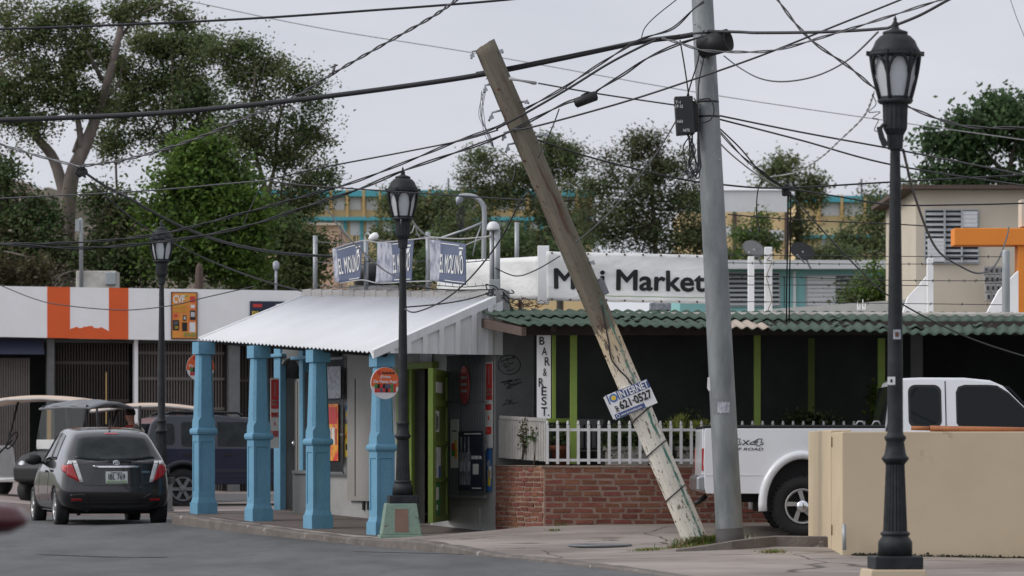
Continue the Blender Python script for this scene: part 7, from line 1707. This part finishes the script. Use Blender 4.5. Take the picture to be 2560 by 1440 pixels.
# white roofed shed
Q = bfr(200); t = thing('roofed_court', 'open shed with a tall white roof fascia and red brown posts', 'shed', Q.P(1890, 640))
mb = MB(); a0, a1 = Q.px(1700, 500)[0], Q.px(1968, 500)[0]; z0, z1 = Q.px(1890, 530)[1], Q.px(1890, 464)[1]
Q.abox(mb, a0, a1, z0, z1-.25, -12, 0); mb.hexa([Q.pt(a0, z1-.25, -12), Q.pt(a1, z1-.25, -12), Q.pt(a1, z1-.25, .1), Q.pt(a0, z1-.25, .1)], [Q.pt(a0, z1+.3, -9), Q.pt(a1-.8, z1+.1, -9), Q.pt(a1-.8, z1, -2), Q.pt(a0, z1, -2)])
mb.build('roof', M['shutter'], t); body(Q, (1700, 530, 1965, 650), 8, 'yellow', t, zb=3, name='wall')
for x in (1832, 1962): pbox(Q, (x, 530, x+10, 650), .05, .3, 'brownboard', t, 'post')
for r in ((1842, 572, 1920, 600), (1925, 575, 1960, 600), (1810, 565, 1828, 590)): pbox(Q, r, .01, .05, 'shutter', t, 'window')
# school: long yellow wings with turquoise trim
def school(Y, x0, x1, top, label, piers, low, sgn):
    S_ = bfr(Y); t = thing('school_building', label, 'school', S_.P((x0+x1)/2, 700)); body(S_, (x0, top+16, x1, 760), 14, 'yellow', t, zb=6)
    pbox(S_, (x0-6, top, x1+6, top+16), -14.5, 1.0, 'turq', t, 'roof_edge')
    for x in piers: pbox(S_, (x, top-2, x+6, top+72), .05, 1.05, 'yellow2', t, 'pier')
    px_ = list(piers)
    for a, b in zip(px_, px_[1:]):
        pbox(S_, (a+9, top+20, b-3, top+50), .02, .08, 'shutter', t, 'window')
    pbox(S_, (x0, top+low, x1, top+low+9), .1, 1.2, 'turq', t, 'canopy')
    for a, b in zip(px_, px_[1:]):
        pbox(S_, (a+10, top+low+12, b-2, top+low+46), .02, .08, 'shutter', t, 'window'); pbox(S_, (b-6, top+low+9, b+2, top+low+90), .1, .4, 'turq' if sgn else 'yellow2', t, 'post')
    return t
school(420, 640, 1480, 475, 'long yellow school wing with turquoise roof edge behind the flags', range(660, 1480, 41), 67, 1)
school(380, 1990, 2300, 489, 'yellow school wing with turquoise roof edge behind the nearest lamp', range(2044, 2300, 58), 98, 0)
Q = bfr(400); mb = MB(); 
for x, y0, y1 in ((1121, 445, 480),): Q.box(mb, (x-2, y0, x+2, y1), 0, .2)
tag(mb.build('far_pole', M['cablegrey']), 'faint far pole rising over the school roof right of the middle lamp', 'pole')
mb = MB(); Q.box(mb, (2152, 447, 2156, 492), 0, .2); Q.box(mb, (2143, 462, 2166, 464), 0, .2); tag(mb.build('far_pole', M['cablegrey']), 'far pole with a crossarm over the right school wing', 'pole')
# satellite dishes on the aqua house
def dish(label, px, py, w, h, ang, m, Y):
    t = thing('satellite_dish', label, 'satellite dish', P(px, py+h*.9, Y), 'satellite dishes'); c = P(px, py, Y); r = w/2/FP*Y; mb = MB()
    Mx = Matrix.Translation(c) @ Matrix.Rotation(R(ang), 4, 'Y') @ Matrix.Rotation(R(72), 4, 'X') @ Matrix.Diagonal((1, .72, 1, 1))
    mb.lathe([(r, .0), (r*.8, -.1), (r*.5, -.17), (.01, -.21), (.01, -.19), (r*.5, -.15), (r*.8, -.07), (r*.97, .015)], n=26, M=Mx); mb.build('bowl', M[m], t)
    mb = MB(); mb.tube([c, P(px+w*.35, py+h*.95, Y)], .03, 6); mb.build('mast', M['galv'], t); mb = MB(); mb.tube([P(px+w*.1, py+h*.6, Y-.1), P(px-w*.2, py+h*.2, Y-.5)], .02, 6); mb.build('arm', M['galv'], t)
dish('pale grey satellite dish left of the corded white post', 1884, 622, 58, 40, 24, 'dishgrey', 114); dish('dark satellite dish right of the corded white post', 2006, 628, 64, 50, 18, 'black', 114)
# ================================================================ trees
LEAVES = []
def tree(name, label, Y, trunks, blobs, leaf, bark='bark', ls=.16, den=1.0, seed=1, dY=1.0, blossom=0, droop=0.0, twigs=True, base=True, group=None, cl=.42, mixm=None, mixr=.0, fill=1):
    rr = random.Random(seed); nr = np.random.RandomState(seed); k = Y/FP
    b0 = trunks[0][0]; p0 = P(b0[0], b0[1], Y); gz = land_z(p0.x, Y)-.3
    t = thing(name, label, 'tree', (p0.x, Y, gz), group); mb = MB(); nodes = []
    for i, tr in enumerate(trunks):
        q = [P(x, y, Y+(tr[0][3] if len(tr[0]) > 3 else 0)+rr.uniform(-.4, .4)*(j > 0)) for j, (x, y, *_) in enumerate(tr)]; r = [w[2]*k/2*.8 for w in tr]
        if i == 0 and base and q[0].z > gz: q = [Vector((q[0].x, q[0].y, gz))]+q; r = [r[0]*1.2]+r
        qs = smoothpts(q, 5); rs = np.interp(np.linspace(0, len(q)-1, len(qs)), range(len(q)), r); mb.tube(qs, list(rs), 8); nodes += [(p, rv) for p, rv in zip(qs, rs) if p.z > gz+1.5]
    lv = []; cls = []
    bl = list(blobs)
    for (bx, by, rx, ry, *dd) in blobs:
        for _ in range(fill): bl.append((bx+rr.uniform(-1, 1)*rx*1.0, by+rr.uniform(-.9, .9)*ry, rx*rr.uniform(.45, .75), ry*rr.uniform(.4, .65), (dd[0] if dd else 1)*.9))
    for (bx, by, rx, ry, *dd) in bl:
        dn = dd[0] if dd else 1.0; yo = rr.uniform(-1, 1)*max(rx, ry)*k*.8*dY; c = P(bx, by, Y+yo); RX, RZ = rx*k, ry*k; RY = (RX+RZ)/2*.8*dY
        vol = RX*RZ; nc = max(4, int(vol*17.0*den*dn/(cl/.42)**2))
        nn = min(nodes, key=lambda q: (q[0]-c).length+max(0, q[0].z-c.z)*1.5) if nodes else None
        if nn and twigs:
            m_ = nn[0].lerp(c, .5)+Vector((rr.uniform(-.2, .2), 0, -.1*(c-nn[0]).length*.5)); r0 = min(nn[1]*.6, .06); mb.tube(smoothpts([nn[0], m_, c], 4), list(np.linspace(r0, .018, 9)), 5)
        for _ in range(nc):
            while True:
                v = Vector((rr.uniform(-1, 1), rr.uniform(-1, 1), rr.uniform(-1, 1)))
                if .15 < v.length < 1: break
            v = v*(v.length**-.35); p = c+Vector((v.x*RX, v.y*RY, v.z*RZ)); cls.append(p)
            if twigs and rr.random() < .55: mb.tube([c, c.lerp(p, .5)+Vector((0, 0, -.08)), p], [.02, .014, .008], 4, cap=False)
    mb.build('trunk', M[bark], t)
    n = int(105*(.16/ls)**1.0); C_ = np.array([list(p) for p in cls]); N_ = len(C_)
    sz = nr.uniform(.65, 1.35, N_)*cl
    off = nr.normal(0, 1, (N_, n, 3))*.52*sz[:, None, None]*np.array([1, 1, .75]); p = (C_[:, None]+off).reshape(-1, 3); keep = nr.rand(len(p)) < .92; p = p[keep]
    d = nr.normal(0, 1, p.shape); d[:, 2] = d[:, 2]*.6-droop; d /= np.linalg.norm(d, axis=1)[:, None]
    w = np.cross(d, nr.normal(0, 1, p.shape)); w /= np.linalg.norm(w, axis=1)[:, None]+1e-9
    s = (ls*nr.uniform(.6, 1.25, len(p)))[:, None]
    V = np.stack([p, p+d*s*.5+w*s*.27, p+d*s, p+d*s*.5-w*s*.27], 1).reshape(-1, 3)-np.array([p0.x, Y, gz])
    me = bpy.data.meshes.new('crown'); nf = len(p); F = np.arange(nf*4).reshape(-1, 4); me.from_pydata(V.tolist(), [], F.tolist())
    me.materials.append(M[leaf]); mi = np.zeros(nf, int)
    if mixm: me.materials.append(M[mixm]); clk = np.repeat(nr.rand(N_) < mixr, n)[keep]; mi[clk] = 1
    if blossom: me.materials.append(M['blossom']); mi[nr.rand(nf) < blossom] = len(me.materials)-1
    me.polygons.foreach_set('material_index', mi.tolist()); me.update(); LEAVES.append((label, nf))
    o = bpy.data.objects.new('crown', me); COL.objects.link(o); o.parent = t; return t
G1 = 'tall trees behind the shopfront'
tree('tall_tree', 'tall forked tree with a thick pale trunk at the far left', 92,
    [[(162, 720, 62), (168, 560, 50), (180, 440, 46), (215, 360, 40), (248, 270, 30), (270, 200, 26), (295, 100, 22), (310, 20, 18), (315, -40, 14)], [(170, 520, 40), (135, 400, 34), (90, 340, 26), (50, 260, 22), (20, 210, 18), (-20, 150, 14)], [(205, 370, 24), (195, 300, 18), (180, 200, 14), (165, 90, 10), (160, 20, 8)], [(255, 200, 16), (225, 140, 12), (205, 100, 9)], [(300, 95, 12), (340, 45, 9), (380, 20, 7), (440, 5, 5)], [(272, 240, 10), (300, 205, 7), (300, 160, 5)], [(185, 380, 14), (205, 320, 10)]],
    [(115, 30, 50, 40, 1.2), (150, 80, 45, 45, 1.2), (60, 95, 55, 40, .7), (215, 115, 42, 28, 1.1), (100, 150, 60, 45, .9), (180, 200, 38, 45, .9), (50, 190, 55, 45, .8), (150, 265, 55, 40, .7), (70, 270, 50, 40, .6), (400, 10, 55, 18, .6), (460, 45, 25, 22, .5), (20, 130, 35, 35, .9), (250, 130, 30, 20, .9), (200, 50, 16, 30, .6), (10, 300, 30, 50, .6), (30, 25, 40, 30, .5), (180, 150, 30, 30, .8), (300, 30, 18, 12, .4), (120, 215, 50, 40, .7), (20, 235, 40, 40, .7), (85, 330, 45, 30, .5), (250, 245, 25, 25, .4)], 'leaf_olive', ls=.10, seed=3, den=.55, blossom=.006, group=G1, mixm='leaf_dark', mixr=.35)
tree('tall_tree', 'dark leafy tree in the middle of the left group', 97,
    [[(455, 740, 26), (450, 560, 20), (440, 420, 16), (435, 280, 11), (430, 150, 7), (428, 90, 4)], [(448, 430, 10), (490, 300, 7), (520, 200, 4)], [(445, 400, 10), (390, 300, 7), (360, 200, 4)], [(300, 560, 9), (290, 420, 7), (300, 250, 4)]],
    [(430, 150, 50, 60, 1.1), (375, 190, 40, 55, .9), (480, 155, 45, 45, .9), (430, 240, 75, 55, 1.2), (510, 120, 25, 22, .7), (365, 105, 20, 30, .6), (390, 310, 60, 60, 1.2), (470, 300, 60, 55, 1.2), (440, 380, 70, 45, 1.1), (300, 290, 20, 60, .7), (290, 380, 24, 40, .7), (520, 245, 25, 40, .7), (530, 340, 30, 45, .8), (300, 180, 14, 30, .5), (340, 250, 26, 32, .8), (430, 100, 22, 26, .7)], 'leaf_dark', 'barkdark', seed=4, ls=.095, den=.85, fill=2, blossom=.004, group=G1, mixm='leaf_olive', mixr=.45)
tree('tall_tree', 'slender tree with two thin trunks right of the leafy tree', 94,
    [[(700, 740, 16), (690, 560, 14), (672, 500, 15), (655, 440, 14), (636, 370, 12), (632, 290, 10), (635, 220, 8), (640, 130, 5)], [(668, 490, 12), (690, 400, 12), (692, 330, 9), (710, 260, 7), (730, 210, 4)], [(690, 330, 6), (650, 240, 5), (615, 130, 3)], [(700, 520, 9), (715, 420, 6), (770, 350, 5), (820, 300, 3)], [(637, 250, 5), (660, 170, 4), (670, 130, 3)]],
    [(612, 115, 28, 25, .9), (600, 180, 45, 40, .7), (560, 210, 35, 55, .7), (660, 190, 55, 45, .5), (720, 190, 35, 35, .7), (690, 260, 60, 40, .6), (770, 250, 40, 40, .7), (800, 320, 45, 38, 1.1), (750, 330, 45, 40, .8), (640, 300, 40, 45, .6), (810, 460, 30, 55, .9), (770, 420, 45, 40, .8), (730, 470, 45, 45, .8), (760, 510, 40, 35, .9), (570, 320, 40, 55, .7), (610, 390, 45, 45, .9), (700, 400, 30, 40, .6), (555, 140, 28, 28, .6), (740, 560, 40, 40, .9), (700, 500, 30, 40, .5), (640, 350, 30, 40, .6)], 'leaf_olive', seed=5, ls=.095, den=.55, blossom=.006, group=G1, mixm='leaf_dark', mixr=.5)
tree('bushy_tree', 'bright green bushy tree in front of the taller dark trees', 88,
    [[(500, 740, 20), (500, 640, 16), (495, 540, 12), (500, 450, 7)], [(500, 620, 12), (560, 540, 8), (620, 500, 5)], [(498, 620, 12), (440, 530, 8), (400, 470, 5)]],
    [(500, 420, 60, 40, 1.3), (430, 460, 60, 45, 1.3), (560, 450, 60, 45, 1.2), (500, 500, 85, 50, 1.4), (410, 540, 60, 45, 1.2), (590, 520, 65, 50, 1.3), (480, 580, 80, 50, 1.3), (570, 600, 75, 55, 1.2), (400, 620, 55, 50, 1.0), (640, 560, 40, 50, 1.1), (500, 660, 90, 45, 1.1), (610, 670, 60, 40, 1.0), (540, 380, 18, 20, .7), (480, 375, 18, 18, .7)], 'leaf_bright', 'barkdark', seed=6, ls=.135, den=2.4, fill=2, group=None, mixm='leaf_dark', mixr=.18)
tree('bushy_tree', 'dark bushes with pale blossom below the tall forked tree', 89,
    [[(60, 740, 16), (60, 640, 12), (50, 560, 7)], [(60, 700, 10), (230, 600, 7), (260, 520, 5)]],
    [(30, 480, 45, 40, .8), (60, 590, 60, 45, 1.2), (20, 640, 40, 50, 1.2), (110, 560, 40, 30, .9), (260, 500, 40, 45, .8), (280, 580, 60, 50, 1.2), (240, 650, 50, 45, 1.1), (330, 640, 45, 60, 1.1), (110, 650, 60, 45, 1.1), (20, 420, 28, 34, .7), (310, 520, 40, 35, .9), (40, 540, 45, 35, .8), (60, 690, 80, 30, 1.1), (260, 700, 80, 25, 1.0)], 'leaf_dark', 'barkdark', seed=7, ls=.12, den=2.2, fill=2, blossom=.012, mixm='leaf_dry', mixr=.18)
tree('bushy_tree', 'dark shrubby trees hanging behind the porch roof left of the flags', 91,
    [[(700, 740, 14), (705, 660, 10), (710, 600, 6)], [(700, 700, 8), (780, 650, 6), (800, 620, 4)]],
    [(690, 590, 55, 45, 1.1), (670, 660, 60, 45, 1.1), (740, 630, 40, 40, 1.0), (770, 680, 45, 35, .9), (790, 620, 25, 30, .5), (720, 700, 80, 25, 1.0), (630, 700, 50, 30, .9)], 'leaf_dark', 'barkdark', seed=17, ls=.12, den=2.2, fill=2, mixm='leaf_olive', mixr=.4)
# bare trunks in the left thicket
tree('thin_tree', 'thin bare crooked stems at the left edge below the thicket', 86, [[(85, 740, 8), (88, 660, 7), (60, 640, 6), (10, 628, 4)], [(120, 740, 7), (150, 690, 5), (210, 675, 4), (260, 690, 3)], [(70, 720, 6), (30, 680, 5), (-20, 690, 4)]], [(100, 690, 40, 18, .5), (10, 690, 30, 25, .7)], 'leaf_dry', 'bark', seed=8, ls=.13)
# trees behind the poles
G2 = 'feathery trees behind the market banner'
tree('feathery_tree', 'tall feathery tree behind the leaning pole', 140, [[(1400, 760, 22), (1395, 600, 16), (1385, 480, 11), (1380, 380, 6)], [(1392, 560, 9), (1330, 470, 6), (1250, 420, 4)]],
    [(1390, 360, 28, 32, .9), (1400, 420, 50, 45, 1.0), (1340, 430, 45, 40, .9), (1250, 410, 50, 30, .9), (1200, 430, 40, 35, .8), (1300, 490, 70, 50, 1.3), (1420, 500, 60, 50, 1.3), (1220, 510, 60, 55, 1.3), (1360, 580, 80, 50, 1.4), (1240, 600, 70, 50, 1.4), (1150, 580, 55, 50, 1.2), (1440, 600, 60, 50, 1.3), (1430, 390, 18, 40, .5)], 'leaf_mid', 'barkdark', seed=9, ls=.12, den=1.5, fill=2, cl=.5, group=G2, mixm='leaf_olive', mixr=.4)
tree('feathery_tree', 'wide feathery tree between the leaning pole and the steel pole', 136, [[(1640, 760, 20), (1638, 600, 15), (1630, 480, 9), (1640, 380, 5)], [(1636, 560, 9), (1560, 470, 6), (1520, 430, 4)]],
    [(1645, 370, 25, 35, .7), (1620, 430, 45, 45, .9), (1560, 430, 45, 35, .8), (1510, 470, 45, 40, 1.0), (1690, 430, 40, 45, .8), (1590, 510, 70, 45, 1.3), (1680, 520, 65, 50, 1.2), (1500, 560, 55, 50, 1.3), (1580, 590, 80, 45, 1.4), (1700, 600, 70, 45, 1.4), (1745, 500, 35, 55, 1.0), (1750, 600, 30, 45, 1.1), (1590, 370, 16, 26, .4)], 'leaf_mid', 'barkdark', seed=10, ls=.12, den=1.5, fill=2, cl=.5, group=G2, mixm='leaf_dry', mixr=.3)
tree('bushy_tree', 'rounded green tree under the middle street lamp', 150, [[(1050, 760, 14), (1055, 620, 10), (1060, 540, 6)]], [(1060, 510, 60, 35, .9), (1120, 540, 50, 45, 1.1), (1010, 560, 50, 50, 1.0), (1080, 590, 60, 45, 1.3), (960, 620, 45, 40, 1.0), (1100, 640, 70, 40, 1.3), (985, 500, 30, 30, .6), (1150, 500, 35, 35, .6)], 'leaf_mid', 'barkdark', seed=11, ls=.16, den=2.2, cl=.55, mixm='leaf_olive', mixr=.5)
tree('round_tree', 'hazy dark tree beside the white roofed shed', 205, [[(2000, 700, 26), (1998, 560, 18), (1990, 470, 9)]], [(1985, 450, 50, 40, 1.1), (2030, 480, 28, 45, 1.0), (1920, 450, 25, 18, .5), (1990, 530, 40, 60, 1.2), (2000, 590, 32, 45, 1.2), (1975, 420, 20, 16, .7), (2035, 450, 18, 22, .8)], 'leaf_mid', 'barkdark', seed=12, ls=.24, den=1.8, cl=.8, mixm='leaf_olive', mixr=.4)
tree('round_tree', 'green tree just left of the nearest lamp shaft', 160, [[(2180, 760, 18), (2185, 640, 12), (2190, 560, 7)]], [(2190, 530, 40, 50, .9), (2150, 590, 40, 45, 1.1), (2210, 600, 40, 60, 1.2), (2110, 620, 30, 28, .9), (2180, 660, 60, 40, 1.2), (2190, 500, 22, 30, .5)], 'leaf_mid', 'barkdark', seed=13, ls=.17, den=1.6, cl=.6, mixm='leaf_olive', mixr=.4)
tree('bushy_tree', 'dark green tree between the nearest lamp shaft and the beige house', 110, [[(2265, 760, 12), (2266, 640, 9), (2264, 540, 5)]], [(2265, 530, 22, 45, 1.2), (2272, 600, 22, 55, 1.3), (2262, 680, 26, 50, 1.3), (2278, 490, 12, 20, .8)], 'leaf_dark', 'barkdark', seed=14, ls=.13, den=1.8)
tree('small_tree', 'light green young tree in front of the aqua house', 100, [[(2190, 790, 8), (2195, 740, 6), (2205, 690, 4)]], [(2200, 690, 40, 30, .9), (2160, 730, 40, 32, 1.0), (2215, 740, 45, 35, 1.0), (2140, 755, 25, 20, .9), (2250, 720, 30, 40, .9)], 'leaf_bright', 'barkdark', seed=15, ls=.12, den=1.6, mixm='leaf_mid', mixr=.5)
tree('small_tree', 'small light green tree beside the grey satellite dish', 128, [[(1880, 720, 8), (1882, 650, 6), (1886, 590, 4)]], [(1865, 600, 40, 26, .9), (1900, 580, 22, 28, .9), (1850, 630, 40, 25, 1.0), (1905, 620, 20, 26, .9)], 'leaf_mid', 'barkdark', seed=16, ls=.13, den=1.5, mixm='leaf_bright', mixr=.4)
tree('spreading_tree', 'broad spreading tree with drooping leaves above the beige house', 112, [[(2530, 640, 40), (2525, 480, 30), (2522, 440, 26)], [(2522, 440, 18), (2480, 400, 13), (2455, 370, 9), (2420, 345, 6)], [(2522, 440, 18), (2535, 370, 13), (2560, 320, 9), (2600, 290, 6)], [(2500, 420, 10), (2440, 425, 7), (2390, 420, 4)]],
    [(2500, 285, 60, 28, 1.3), (2430, 300, 55, 30, 1.3), (2380, 330, 45, 30, 1.2), (2540, 300, 60, 35, 1.2), (2600, 300, 60, 40, 1.2), (2470, 335, 60, 22, 1.0), (2560, 350, 40, 25, .8), (2350, 360, 25, 25, 1.0), (2410, 365, 40, 18, .8), (2490, 258, 25, 12, .8), (2330, 440, 40, 22, 1.2), (2450, 440, 55, 20, 1.2), (2540, 440, 40, 18, 1.0), (2390, 450, 40, 15, 1.0), (2600, 360, 40, 40, 1.0), (2430, 400, 30, 18, .6)], 'leaf_mango', 'barkdark', seed=18, ls=.19, den=2.4, cl=.5, droop=.6)
tree('bushy_tree', 'low dark bushes right of the dark satellite dish', 126, [[(2120, 760, 8), (2120, 700, 6), (2118, 660, 4)]], [(2090, 640, 40, 22, 1.0), (2130, 650, 40, 26, 1.0), (2060, 655, 30, 15, .8)], 'leaf_mid', 'barkdark', seed=19, ls=.14, den=1.6)
tree('bushy_tree', 'dense dark thicket behind the shop roof and the blank banner', 115, [[(1040, 780, 12), (1040, 700, 8), (1045, 650, 5)], [(1300, 780, 12), (1300, 690, 8), (1300, 640, 5)]], [(980, 680, 50, 35, 1.0), (1060, 670, 60, 40, 1.2), (1140, 650, 60, 40, 1.2), (1230, 650, 60, 40, 1.3), (1320, 640, 60, 40, 1.3), (1420, 640, 60, 30, 1.2)], 'leaf_dark', 'barkdark', seed=20, ls=.15, den=2.4, fill=2, cl=.5)
